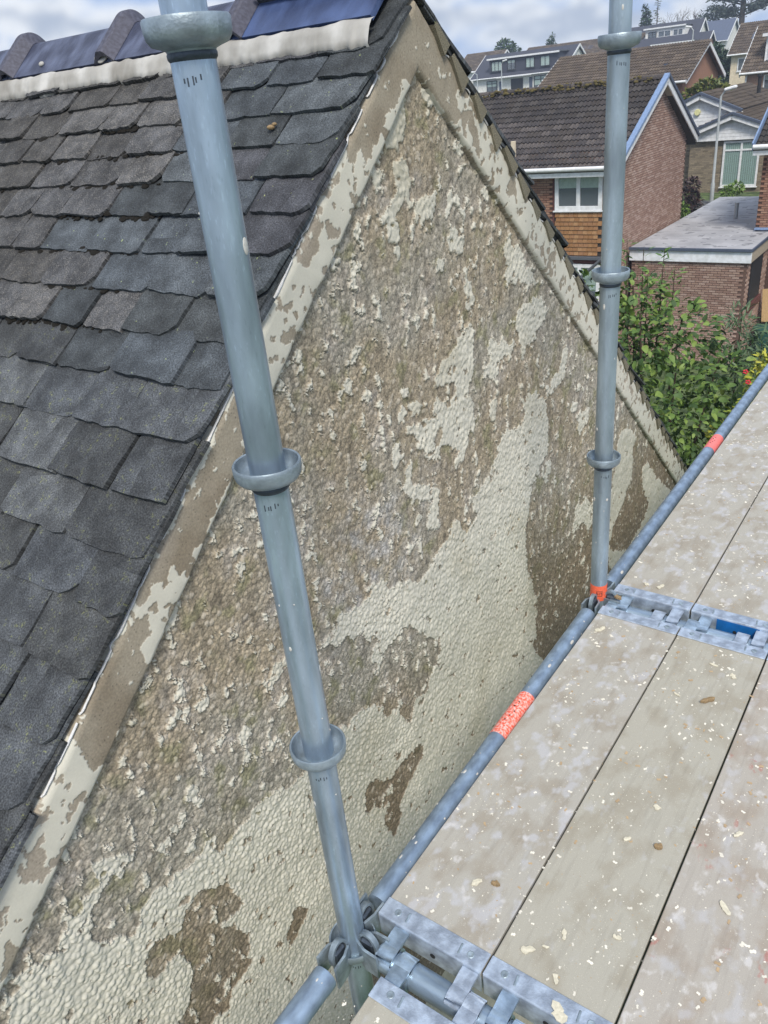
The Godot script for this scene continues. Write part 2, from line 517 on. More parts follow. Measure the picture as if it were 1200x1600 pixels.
func gable_surface() -> StandardMaterial3D:
	var w := PW
	var h := PH
	var cw := w / 4
	var ch := h / 4
	var field := PackedFloat32Array()
	field.resize(cw * ch)
	fill(field, cw, ch, painted, 1.0)
	fill(field, cw, ch, bare, 0.0)
	field = soften(field, cw, ch)
	var band := PackedFloat32Array()
	band.resize(cw * ch)
	band.fill(1.0)
	fill(band, cw, ch, worn, 0.0)
	band = soften(band, cw, ch)
	var edge := grey(noise(101, 0.045, FastNoiseLite.TYPE_SIMPLEX_SMOOTH, 5), w, h)
	var pits := grey(noise(102, 0.03, FastNoiseLite.TYPE_SIMPLEX_SMOOTH, 4), w, h)
	var chips := grey(noise(103, 0.022, FastNoiseLite.TYPE_SIMPLEX_SMOOTH, 4), w, h)
	var tone := grey(noise(104, 0.004, FastNoiseLite.TYPE_SIMPLEX_SMOOTH, 5), w, h)
	var tone2 := grey(noise(105, 0.011, FastNoiseLite.TYPE_SIMPLEX_SMOOTH, 4), w, h)
	var grain := grey(noise(106, 0.36, FastNoiseLite.TYPE_SIMPLEX_SMOOTH, 2), w, h)
	var cn := noise(107, 0.19, FastNoiseLite.TYPE_CELLULAR)
	cn.cellular_jitter = 1.0
	cn.cellular_return_type = FastNoiseLite.RETURN_DISTANCE
	var dome := grey(cn, w, h)
	cn.cellular_return_type = FastNoiseLite.RETURN_CELL_VALUE
	var stone := grey(cn, w, h)
	var wave := grey(noise(108, 0.028, FastNoiseLite.TYPE_SIMPLEX_SMOOTH, 4), w, h)
	var streak := grey(noise(109, 0.05, FastNoiseLite.TYPE_SIMPLEX_SMOOTH, 4), w, h / 4)
	var residue := grey(noise(110, 0.16, FastNoiseLite.TYPE_SIMPLEX_SMOOTH, 3), w, h)
	var rgb := PackedByteArray()
	rgb.resize(w * h * 3)
	var bump := PackedByteArray()
	bump.resize(w * h)
	relief.resize(w * h)
	var cream := Vector3(206, 203, 190)
	for j in h:
		var y := PY1 - (j + 0.5) / h * (PY1 - PY0)
		for i in w:
			var p := j * w + i
			var z := PZ0 + (i + 0.5) / w * (PZ1 - PZ0)
			var um := under_margin(z, y)
			if um < -0.19:
				continue
			# bilinear look-up of the traced mask
			var fx := clampf(i * 0.25 - 0.375, 0.0, cw - 1.001)
			var fy := clampf(j * 0.25 - 0.375, 0.0, ch - 1.001)
			var ix := int(fx)
			var iy := int(fy)
			fx -= ix
			fy -= iy
			var k := iy * cw + ix
			var g := grain[p] / 255.0
			var e := edge[p] / 255.0 - 0.5
			var t1 := tone[p] / 255.0
			var t2 := tone2[p] / 255.0
			var c: Vector3
			var hgt := 0.0
			var fine := 0.0
			if um > 0.0:
				var m := (field[k] * (1.0 - fx) + field[k + 1] * fx) * (1.0 - fy) + (field[k + cw] * (1.0 - fx) + field[k + cw + 1] * fx) * fy
				var sk := streak[(j / 4) * w + i] / 255.0
				var mm := m + (chips[p] / 255.0 - 0.5) * 0.55 + e * 1.15 + (sk - 0.5) * 0.45 + (g - 0.5) * 0.12
				var on := mm > 0.5
				var prox := 1.0
				if on:
					on = pits[p] > 50
					prox = 1.0 - clampf((mm - 0.5) / 0.16, 0.0, 1.0)
				elif edge[p] / 255.0 + 0.75 * sk + 0.35 * t2 + 0.22 * g > 1.43 and y > -0.6:
					on = true
				var d := dome[p] / 255.0
				var sv := stone[p] / 255.0
				var round_ := maxf(0.0, 1.0 - d * 1.5)
				var dm := maxf(0.0, 1.0 - 2.1 * d * d)
				hgt = (0.0055 if on else 0.0032) * dm * (0.30 + 0.70 * sv) + 0.004 * (wave[p] / 255.0 - 0.5)
				if on:
					hgt += 0.0016 + 0.0020 * prox
					c = cream * (0.93 + 0.07 * t2 + 0.06 * (g - 0.5))
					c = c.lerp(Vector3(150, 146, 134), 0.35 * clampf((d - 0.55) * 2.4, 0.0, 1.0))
					c = c.lerp(Vector3(176, 170, 150), 0.5 * clampf((0.42 - t1) * 3.0, 0.0, 1.0))
					fine = 0.70 + 0.12 * g
				else:
					var brown := Vector3(161, 149, 129)
					var dun := Vector3(163, 157, 144)
					c = brown.lerp(dun, clampf((t1 - 0.38) * 4.0, 0.0, 1.0))
					c = c.lerp(Vector3(169, 157, 141), clampf((t2 - 0.56) * 2.6, 0.0, 0.7))
					c = c.lerp(Vector3(206, 200, 188), 0.34 * clampf((residue[p] / 255.0 + 0.25 * sk - 0.76) * 6.0, 0.0, 1.0) * clampf(0.25 + y * 0.6, 0.15, 1.0))
					c *= 1.0 - 0.16 * clampf((0.42 - sk) * 4.0, 0.0, 1.0)
					# green algae and pale salts, in patches
					c = c.lerp(Vector3(132, 130, 98), 0.6 * clampf((chips[p] / 255.0 - 0.54) * 5.0, 0.0, 1.0) * clampf((0.55 - t2) * 6.0, 0.0, 1.0))
					var bloom := clampf(1.0 - Vector2((z + 1.36) / 0.34, (y - 0.42) / 0.30).length(), 0.0, 1.0)
					bloom = clampf(bloom * 1.6 + (t2 - 0.55) * 1.8, 0.0, 1.0) * clampf((tone2[(p * 3 + 7) % (w * h)] * 0.0 + pits[p]) / 255.0 * 2.0 - 0.55, 0.0, 1.0)
					c = c.lerp(Vector3(186, 188, 192), 0.62 * bloom)
					# damp, darker render low on the wall
					var damp := clampf((0.02 - y) * 2.2, 0.0, 1.0)
					c = c.lerp(Vector3(122, 108, 90), 0.72 * damp)
					c *= 0.86 + 0.20 * sv + 0.54 * (g - 0.5)
					if sv > 0.93:
						c = c.lerp(Vector3(196, 190, 180), 0.4)
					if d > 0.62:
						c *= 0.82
					fine = 0.10 + 0.50 * g
			else:
				var mb := (band[k] * (1.0 - fx) + band[k + 1] * fx) * (1.0 - fy) + (band[k + cw] * (1.0 - fx) + band[k + cw + 1] * fx) * fy
				var on2 := mb + e * 1.5 + (streak[(j / 4) * w + i] / 255.0 - 0.5) * 0.5 + (g - 0.5) * 0.08 > 0.5
				if on2:
					on2 = pits[p] > 80 and edge[p] > 66
				elif edge[p] > 196 and t2 > 0.4:
					on2 = true
				hgt = 0.0012 * (wave[p] / 255.0 - 0.5)
				if on2:
					hgt += 0.0012
					c = cream * (0.97 + 0.05 * (g - 0.5) + 0.04 * t2)
					fine = 0.60 + 0.03 * g
				else:
					c = Vector3(158, 149, 133).lerp(Vector3(138, 127, 110), clampf((0.6 - t2) * 2.4, 0.0, 1.0))
					c = c.lerp(Vector3(164, 154, 140), clampf((t1 - 0.5) * 4.0, 0.0, 1.0))
					c *= 0.86 + 0.24 * g
					if grain[(p + 917) % (w * h)] < 40:
						c *= 0.7
					fine = 0.14 + 0.1 * g
			relief[p] = hgt
			bump[p] = int(clampf(fine, 0.0, 1.0) * 255.0)
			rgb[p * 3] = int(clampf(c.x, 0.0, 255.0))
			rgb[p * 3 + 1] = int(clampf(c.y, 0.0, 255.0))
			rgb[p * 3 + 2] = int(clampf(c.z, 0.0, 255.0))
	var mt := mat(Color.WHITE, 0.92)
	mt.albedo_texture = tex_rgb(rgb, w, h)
	mt.heightmap_enabled = true
	mt.heightmap_texture = tex_l(bump, w, h)
	mt.heightmap_scale = 0.30
	mt.texture_repeat = false
	return mt

func relief_at(i: int, j: int) -> float:
	return relief[clampi(j, 0, PH - 1) * PW + clampi(i, 0, PW - 1)]

# the roughcast as a real relief: one vertex every second (near) or fourth (far) texel
func roughcast(parent: Node3D, m: Material) -> void:
	for part in 3:
		var step: int = [4, 2, 1][part]
		var i0: int = [0, 640, 1376][part]
		var i1: int = [640, 1376, PW][part]
		var nc := (i1 - i0) / step + 1
		var nr := PH / step
		var vs := PackedVector3Array()
		var ns := PackedVector3Array()
		var uvs := PackedVector2Array()
		var idx := PackedInt32Array()
		var ids := PackedInt32Array()
		ids.resize(nc * nr)
		ids.fill(-1)
		var ex := (PZ1 - PZ0) / PW
		for b in nr:
			for a in nc:
				var i := i0 + a * step
				var j := b * step
				var z := PZ0 + (i + 0.5) * ex
				var y := PY1 - (j + 0.5) * (PY1 - PY0) / PH
				if under_margin(z, y) < -0.006 * step:
					continue
				ids[b * nc + a] = vs.size()
				vs.append(Vector3(WX + relief_at(i, j), y, z))
				var dz := (relief_at(i + step, j) - relief_at(i - step, j)) / (2.0 * step * ex)
				var dy := (relief_at(i, j - step) - relief_at(i, j + step)) / (2.0 * step * ex)
				ns.append(Vector3(1.0, -dy, -dz).normalized())
				uvs.append(Vector2((i + 0.5) / PW, (j + 0.5) / PH))
		for b in nr - 1:
			for a in nc - 1:
				var p := ids[b * nc + a]
				var q := ids[b * nc + a + 1]
				var r := ids[(b + 1) * nc + a]
				var s := ids[(b + 1) * nc + a + 1]
				if r < 0 or s < 0:
					continue
				if p >= 0 and q >= 0:      # seen from +x: z runs to the left
					idx.append_array([p, r, q, q, r, s])
				elif p >= 0:
					idx.append_array([p, r, s])
				elif q >= 0:
					idx.append_array([q, r, s])
		var arr := []
		arr.resize(Mesh.ARRAY_MAX)
		arr[Mesh.ARRAY_VERTEX] = vs
		arr[Mesh.ARRAY_NORMAL] = ns
		arr[Mesh.ARRAY_TEX_UV] = uvs
		arr[Mesh.ARRAY_INDEX] = idx
		var am := ArrayMesh.new()
		am.add_surface_from_arrays(Mesh.PRIMITIVE_TRIANGLES, arr)
		mesh_obj("roughcast", am, m, parent)

# the smooth raised margin along one slope of the gable
func margin(parent: Node3D, m: Material, side: float) -> void:
	var len := 3.6
	var steps := 420
	var prof := [Vector2(-0.004, -0.012), Vector2(-0.001, 0.010), Vector2(0.004, 0.0155), Vector2(0.010, 0.017), Vector2(0.03, 0.017), Vector2(0.055, 0.017), Vector2(0.08, 0.017), Vector2(0.096, 0.017), Vector2(0.102, 0.008), Vector2(0.103, -0.03)]
	var c := 1.0 / sqrt(1.0 + MS * MS)
	var dir := Vector3(0, -MS * c, side * c)       # down the slope
	var up := Vector3(0, c, side * MS * c)         # across, away from the roughcast
	var st := SurfaceTool.new()
	st.begin(Mesh.PRIMITIVE_TRIANGLES)
	st.set_smooth_group(0)
	var wob := noise(130 + int(side), 1.7, FastNoiseLite.TYPE_SIMPLEX_SMOOTH, 4)
	var grid := []
	for s in steps + 1:
		var row := []
		var t := s / float(steps) * len
		for q in prof:
			var v: Vector2 = q
			# mitre at the centre line: start further down the more it lies inside
			var base := Vector3(WX, YA, ZA) + dir * t
			var w := v.x + 0.004 * wob.get_noise_1d(t * 3.0) * (1.0 if v.x < 0.02 else 0.3)
			var p := base + up * w
			p += dir * (-w * MS) * maxf(0.0, 1.0 - t / 0.5)
			var iz := int((p.z - PZ0) / (PZ1 - PZ0) * PW)
			var iy := int((PY1 - p.y) / (PY1 - PY0) * PH)
			var rl := relief_at(iz, iy) if v.x > 0.004 and v.x < 0.100 else 0.0
			p.x += v.y + rl + 0.0015 * wob.get_noise_2d(t * 6.0, v.x * 40.0)
			row.append(p)
		grid.append(row)
	for s in steps:
		for k in prof.size() - 1:
			var ps := [grid[s][k], grid[s + 1][k], grid[s + 1][k + 1], grid[s][k + 1]]
			var out := Vector3(1, 0, 0) - up * (1.0 if k < 2 else 0.0) + up * (1.0 if k > 6 else 0.0)
			var order := [0, 1, 2, 0, 2, 3]
			var n: Vector3 = (ps[1] - ps[0]).cross(ps[2] - ps[0])
			if n.dot(out) > 0.0:
				order = [0, 2, 1, 0, 3, 2]
			for o in order:
				var p: Vector3 = ps[o]
				st.set_uv(Vector2((p.z - PZ0) / (PZ1 - PZ0), (PY1 - p.y) / (PY1 - PY0)))
				st.add_vertex(p)
	obj("margin", st, m, parent)

# ---------------------------------------------------------------- slates
func slate_surface(kind: int) -> StandardMaterial3D:
	var s := 768
	var sd := 200 + kind * 10
	var a := grey(noise(sd, 0.008, FastNoiseLite.TYPE_SIMPLEX_SMOOTH, 4), s, s)
	var b := grey(noise(sd + 1, 0.16, FastNoiseLite.TYPE_SIMPLEX_SMOOTH, 3), s, s)
	var l := grey(noise(sd + 2, 0.035, FastNoiseLite.TYPE_SIMPLEX_SMOOTH, 5), s, s)
	var rn := noise(sd + 3, 0.014, FastNoiseLite.TYPE_SIMPLEX_SMOOTH, 5)
	rn.fractal_type = FastNoiseLite.FRACTAL_RIDGED
	var r := grey(rn, s, s)
	var base: Vector3 = [Vector3(91, 91, 92), Vector3(83, 88, 92), Vector3(84, 87, 90)][kind]
	var lich: Vector3 = [Vector3(134, 130, 124), Vector3(118, 124, 130), Vector3(114, 119, 114)][kind]
	var rgb := PackedByteArray()
	rgb.resize(s * s * 3)
	var h := PackedByteArray()
	h.resize(s * s)
	for i in s * s:
		var t := a[i] / 255.0
		var g := b[i] / 255.0
		var c := base * (0.70 + 0.48 * t)
		c *= 0.62 + 0.76 * g
		var lk := clampf((l[i] / 255.0 - (0.46 if kind == 0 else 0.60)) * 4.0, 0.0, 1.0) * clampf((g - 0.40) * 4.0, 0.0, 1.0)
		c = c.lerp(lich, lk * (0.6 if kind == 0 else 0.35))
		if kind == 2:
			var gl := clampf((l[(i * 1 + 5000) % (s * s)] / 255.0 - 0.64) * 7.0, 0.0, 1.0) * clampf((g - 0.45) * 5.0, 0.0, 1.0)
			c = c.lerp(Vector3(138, 142, 92), gl * 0.8 * clampf((t - 0.46) * 7.0, 0.0, 1.0))
		elif kind == 1 and l[i] > 226 and g > 0.4:
			c = Vector3(168, 182, 120)
		c = c * (0.88 + 0.12 * clampf(r[i] / 160.0, 0.0, 1.0))
		rgb[i * 3] = int(clampf(c.x, 0, 255))
		rgb[i * 3 + 1] = int(clampf(c.y, 0, 255))
		rgb[i * 3 + 2] = int(clampf(c.z, 0, 255))
		h[i] = int(clampf(255.0 * (0.5 * r[i] / 255.0 + (0.35 if kind == 0 else 0.16) * g + 0.2 * t), 0, 255))
	var m := mat(Color.WHITE, 0.86 if kind == 0 else 0.72)
	m.albedo_texture = tex_rgb(rgb, s, s)
	m.heightmap_enabled = true
	m.heightmap_texture = tex_l(h, s, s)
	m.heightmap_scale = [0.8, 0.6, 0.65][kind]
	m.metallic_specular = 0.34
	return m

func tinted(m: StandardMaterial3D, k: float, blue := 0.0) -> StandardMaterial3D:
	var t: StandardMaterial3D = m.duplicate()
	t.albedo_color = Color(k - blue * 0.5, k, k + blue)
	return t

# a point on a roof slope: u along the ridge (0 at the wall face, negative inwards), v down the slope, n above it
func on_roof(u: float, v: float, n: float, side: float) -> Vector3:
	var c := 1.0 / sqrt(1.0 + MS * MS)
	return Vector3(WX + u, YO - v * MS * c + n * c, ZA + side * (v * c + n * MS * c))

# one slate with a riven face, ragged tail and broken corners
func slate(parent: Node3D, u0: float, u1: float, v0: float, v1: float, lift: float, side: float, m: Material, verge: bool) -> MeshInstance3D:
	var nu := 9
	var nv := 6
	var th := rng.randf_range(0.006, 0.010)
	var cl := rng.randf_range(0.0, 0.016) if rng.randf() < 0.4 else 0.002
	var cr := rng.randf_range(0.006, 0.034) if rng.randf() < 0.45 else 0.002
	if verge: cr = rng.randf_range(0.0, 0.035)
	var skew := rng.randf_range(-0.010, 0.010)
	var tail := rng.randf_range(-0.008, 0.010)
	var nz := noise(rng.randi() % 10000, 9.0, FastNoiseLite.TYPE_SIMPLEX_SMOOTH, 4)
	var uo := Vector2(rng.randf(), rng.randf())
	var ur := rng.randf_range(-0.3, 0.3)
	var tilt := rng.randf_range(-0.003, 0.003)
	var st := SurfaceTool.new()
	st.begin(Mesh.PRIMITIVE_TRIANGLES)
	var top := []
	var bot := []
	for j in nv + 1:
		var rt := []
		var rb := []
		for i in nu + 1:
			var s := i / float(nu)
			var t := j / float(nv)
			var u := lerpf(u0, u1, s)
			var vend := v1 + tail * (s - 0.5) + 0.004 * nz.get_noise_2d(u * 2.2, 3.0) + 0.004 * nz.get_noise_2d(u * 9.0, 8.0)
			var du := u - u0
			var dr := u1 - u
			if du < cl: vend -= (cl - du) * 0.9
			if dr < cr: vend -= (cr - dr) * 0.9
			var v := lerpf(v0, vend, t)
			u += 0.004 * nz.get_noise_2d(v * 4.0, 20.0 + 9.0 * signf(s - 0.5)) * (1.0 if (i == 0 or i == nu) else 0.0) + skew * t
			var n := lift * t + tilt * (s - 0.5) + 0.0022 * nz.get_noise_2d(u * 1.6, v * 1.6 + 40.0) + 0.0012 * nz.get_noise_2d(u * 6.0, v * 6.0)
			if i == 0 or i == nu or j == nv:
				n -= 0.0018
			rt.append([on_roof(u, v, n + th, side), Vector2(u, v).rotated(ur) * 1.7 + uo])
			rb.append([on_roof(u, v, n, side), Vector2(u, v).rotated(ur) * 1.7 + uo])
		top.append(rt)
		bot.append(rb)
	var c := 1.0 / sqrt(1.0 + MS * MS)
	var nrm := Vector3(0, c, side * MS * c)
	var put := func(a: Array, b: Array, d: Array, out: Vector3) -> void:
		var flip: bool = ((b[0] - a[0]) as Vector3).cross(d[0] - a[0]).dot(out) > 0.0
		for e in ([a, d, b] if flip else [a, b, d]):
			st.set_uv(e[1])
			st.add_vertex(e[0])
	st.set_smooth_group(1)
	for j in nv:
		for i in nu:
			put.call(top[j][i], top[j][i + 1], top[j + 1][i + 1], nrm)
			put.call(top[j][i], top[j + 1][i + 1], top[j + 1][i], nrm)
	st.set_smooth_group(-1)
	for j in nv:
		put.call(top[j][0], top[j + 1][0], bot[j + 1][0], Vector3(-1, 0, 0))
		put.call(top[j][0], bot[j + 1][0], bot[j][0], Vector3(-1, 0, 0))
		put.call(top[j][nu], top[j + 1][nu], bot[j + 1][nu], Vector3(1, 0, 0))
		put.call(top[j][nu], bot[j + 1][nu], bot[j][nu], Vector3(1, 0, 0))
	var down := Vector3(0, -MS * c, side * c)
	for i in nu:
		put.call(top[nv][i], top[nv][i + 1], bot[nv][i + 1], down)
		put.call(top[nv][i], bot[nv][i + 1], bot[nv][i], down)
	put.call(bot[0][0], bot[0][nu], bot[nv][nu], -nrm)
	put.call(bot[0][0], bot[nv][nu], bot[nv][0], -nrm)
	return obj("slate", st, m, parent)

func slate_roof(house: Node3D, roof: Node3D) -> void:
	var kinds := []
	for k in 3:
		var b := slate_surface(k)
		var list := []
		for q in 6:
			list.append(tinted(b, [0.84, 0.92, 1.0, 1.06, 0.96, 0.88][q], [0.0, 0.01, 0.015, 0.0, 0.02, -0.01][q]))
		kinds.append(list)
	var plum := tinted(kinds[1][2], 0.92, 0.0)
	plum.albedo_color = Color(0.98, 0.94, 0.95)
	var tails := [0.172, 0.244, 0.331, 0.417, 0.505, 0.597, 0.696, 0.794, 0.893, 0.994, 1.106, 1.227, 1.336, 1.440, 1.556, 1.680, 1.802, 1.93, 2.06, 2.19]
	for k in tails.size():
		var v1: float = tails[k]
		var v0: float = (tails[k - 2] if k >= 2 else v1 - 0.18) - 0.02
		var umin := -1.75 if v1 < 1.3 else -1.15
		var u: float = 0.026 + rng.randf_range(-0.010, 0.008)
		# alternate long and short slates at the verge
		var first := true
		while u > umin:
			var w := rng.randf_range(0.120, 0.200) + 0.06 * clampf(v1 - 0.9, 0.0, 1.0)
			if first:
				w = [0.20, 0.14][k % 2] + rng.randf_range(-0.02, 0.03)
			var near := u > -0.42 + 0.16 * sin(v1 * 7.0) + rng.randf_range(-0.12, 0.12)
			var pool: Array = kinds[1] if (near and v1 < 1.02) else (kinds[2] if v1 > 0.98 else kinds[0])
			var mt: Material = pool[rng.randi() % 6]
			if near and v1 < 0.7 and rng.randf() < 0.1:
				mt = plum
			slate(roof, u - w + 0.0015, u - 0.0015, v0, v1, 0.020 + rng.randf_range(-0.004, 0.007), 1.0, mt, first)
			u -= w
			first = false
	# far slope: only the verge shows, edge on
	for k in 30:
		var v1 := 0.16 + k * 0.112 + rng.randf_range(-0.012, 0.012)
		var w := rng.randf_range(0.16, 0.24)
		var o := 0.022 + rng.randf_range(-0.010, 0.010)
		slate(roof, o - w, o, v1 - 0.24, v1, 0.017 + rng.randf_range(-0.003, 0.008), -1.0, kinds[2][rng.randi() % 6], true)
		slate(roof, o - w - 0.22, o - w - 0.003, v1 - 0.24, v1, 0.015, -1.0, kinds[2][rng.randi() % 6], false)

func ridge(house: Node3D) -> void:
	var c := 1.0 / sqrt(1.0 + MS * MS)
	# cross-section of a ridge tile: distances below the crown along both slopes
	var outline := func(grow: float, leg: float, thick: float) -> PackedVector2Array:
		var p := PackedVector2Array()
		var top := YO + 0.052 + grow * 1.15
		var r := 0.030 + grow
		var q := []
		q.append(Vector2(leg * c + r * MS * c, top - r - leg * MS * c + r * c))
		for k in 7:
			var a := lerpf(atan2(c, MS * c), PI * 0.5, k / 6.0)
			q.append(Vector2(cos(a) * r, top - r + sin(a) * r))
		for v in q:
			p.append(Vector2(-v.x, v.y))
		q.reverse()
		for v in q.slice(1):
			p.append(v)
		var inner := []
		inner.append(Vector2(leg * c + (r - thick) * MS * c, top - r - leg * MS * c + (r - thick) * c))
		inner.append(Vector2(0.004, top - thick * 1.3))
		for v in inner:
			p.append(v)
		inner.reverse()
		for v in inner:
			p.append(Vector2(-v.x, v.y))
		return p
	var joints := [-0.022, -0.435, -0.912, -1.395, -1.875, -2.36]
	for k in joints.size() - 1:
		var x1: float = WX + joints[k]
		var x0: float = WX + joints[k + 1]
		var st := new_st()
		var xf := Transform3D(Basis(Vector3(0, 0, 1), Vector3(0, 1, 0), Vector3(-1, 0, 0)), Vector3(x1 - 0.002, 0.0, ZA))
		prism(st, outline.call(0.0, 0.122, 0.014), x1 - x0 - 0.004, xf)
		var t := obj("ridge_tile", st, M.ridge_new if k == 0 else M.ridge, house)
		# the raised roll that covers the joint, bevelled on both sides
		var sr := new_st()
		var prev := PackedVector2Array()
		var px := 0.0
		for e in [[0.036, 0.001], [0.016, 0.025], [0.010, 0.028], [-0.010, 0.028], [-0.016, 0.025], [-0.050, 0.001]]:
			var ring: PackedVector2Array = outline.call(e[1], 0.124, 0.016)
			var x: float = x0 + e[0]
			if prev.size() > 0:
				for i in ring.size():
					var j := (i + 1) % ring.size()
					quad(sr, Vector3(px, prev[i].y, ZA + prev[i].x), Vector3(px, prev[j].y, ZA + prev[j].x), Vector3(x, ring[j].y, ZA + ring[j].x), Vector3(x, ring[i].y, ZA + ring[i].x), Vector3(0, ring[i].y - (YO - 0.12), ring[i].x))
			prev = ring
			px = x
		obj("joint_roll", sr, M.ridge_roll, t)
	# pale mortar bedding with a ragged edge on top of the first slates
	var nz := noise(77, 14.0, FastNoiseLite.TYPE_SIMPLEX_SMOOTH, 2)
	for side in [1.0, -1.0]:
		var ms := new_st(true)
		var n := 420
		var rows := []
		for i in n + 1:
			var u := -0.012 - 1.98 * i / float(n)
			var a := nz.get_noise_2d(u * 1.0, 5.0 * side)
			var b := nz.get_noise_2d(u * 1.3, 30.0 * side) 
			var ed := 0.003 * nz.get_noise_2d(u * 2.6, 44.0)
			var va := 0.124 + 0.006 * a - 0.010 * maxf(0.0, nz.get_noise_2d(u * 0.7, 60.0))
			var vb := 0.164 + ed + 0.005 * b + 0.014 * maxf(0.0, nz.get_noise_2d(u * 0.35, 90.0))
			var row := []
			for e in [[va - 0.012, 0.044], [va, 0.049], [lerpf(va, vb, 0.35), 0.045 + 0.002 * a], [lerpf(va, vb, 0.75), 0.036 + 0.002 * a], [vb, 0.030], [vb + 0.002, 0.012]]:
				row.append(on_roof(u, e[0], e[1], side))
			rows.append(row)
		for i in n:
			for k in 5:
				quad(ms, rows[i][k], rows[i + 1][k], rows[i + 1][k + 1], rows[i][k + 1], Vector3(0, c, side * MS * c) + Vector3(0, -MS * c, side * c) * [-2.0, 0.0, 0.0, 0.0, 2.0][k])
		obj("mortar_bedding", ms, M.mortar, house)
	# a smear of the same mortar run up a joint
	var sm := new_st(true)
	for e in [[-0.93, 0.085, 0.022, 0.03], [-0.935, 0.06, 0.012, 0.022], [-1.235, 0.075, 0.010, 0.008], [-0.955, 0.09, 0.014, 0.014]]:
		var ball := SphereMesh.new()
		ball.radius = 1.0
		ball.height = 2.0
		ball.radial_segments = 12
		ball.rings = 6
		sm.append_from(ball, 0, Transform3D(Basis(Vector3(e[2], 0, 0), Vector3(0, -MS * c, c) * e[3], Vector3(0, c, MS * c) * 0.006), on_roof(e[0], e[1], 0.050, 1.0)))
	obj("mortar_smear", sm, M.mortar, house)

# the white line of pointing between verge slates and margin
func pointing(house: Node3D, side: float) -> void:
	var nz := noise(83 + int(side), 8.0, FastNoiseLite.TYPE_SIMPLEX_SMOOTH, 3)
	var st := new_st(true)
	var n := 420
	var prev := []
	for i in n + 1:
		var v := 0.10 + 2.75 * i / float(n)
		var k := nz.get_noise_1d(v * 2.0)
		var on := k > -0.35
		var w := (0.0005 + 0.004 * clampf(k * 3.0, 0.0, 1.0)) * maxf(0.2, nz.get_noise_1d(v * 1.3 + 60.0) + 0.3)
		var row := []
		if on:
			var xo := lerpf(0.010, 0.0188, clampf((k + 0.35) * 4.0, 0.0, 1.0))
			for e in [[xo - 0.004, -0.0045], [xo, -0.0045], [xo + 0.0003, -0.006 - w], [xo - 0.002, -0.007 - w]]:
				row.append(on_roof(e[0], v, e[1], side))
		if prev.size() > 0 and row.size() > 0:
			for q in 3:
				quad(st, prev[q], row[q], row[q + 1], prev[q + 1], Vector3(1, 0.4, 0))
		prev = row
	obj("verge_pointing", st, M.pointing, house)

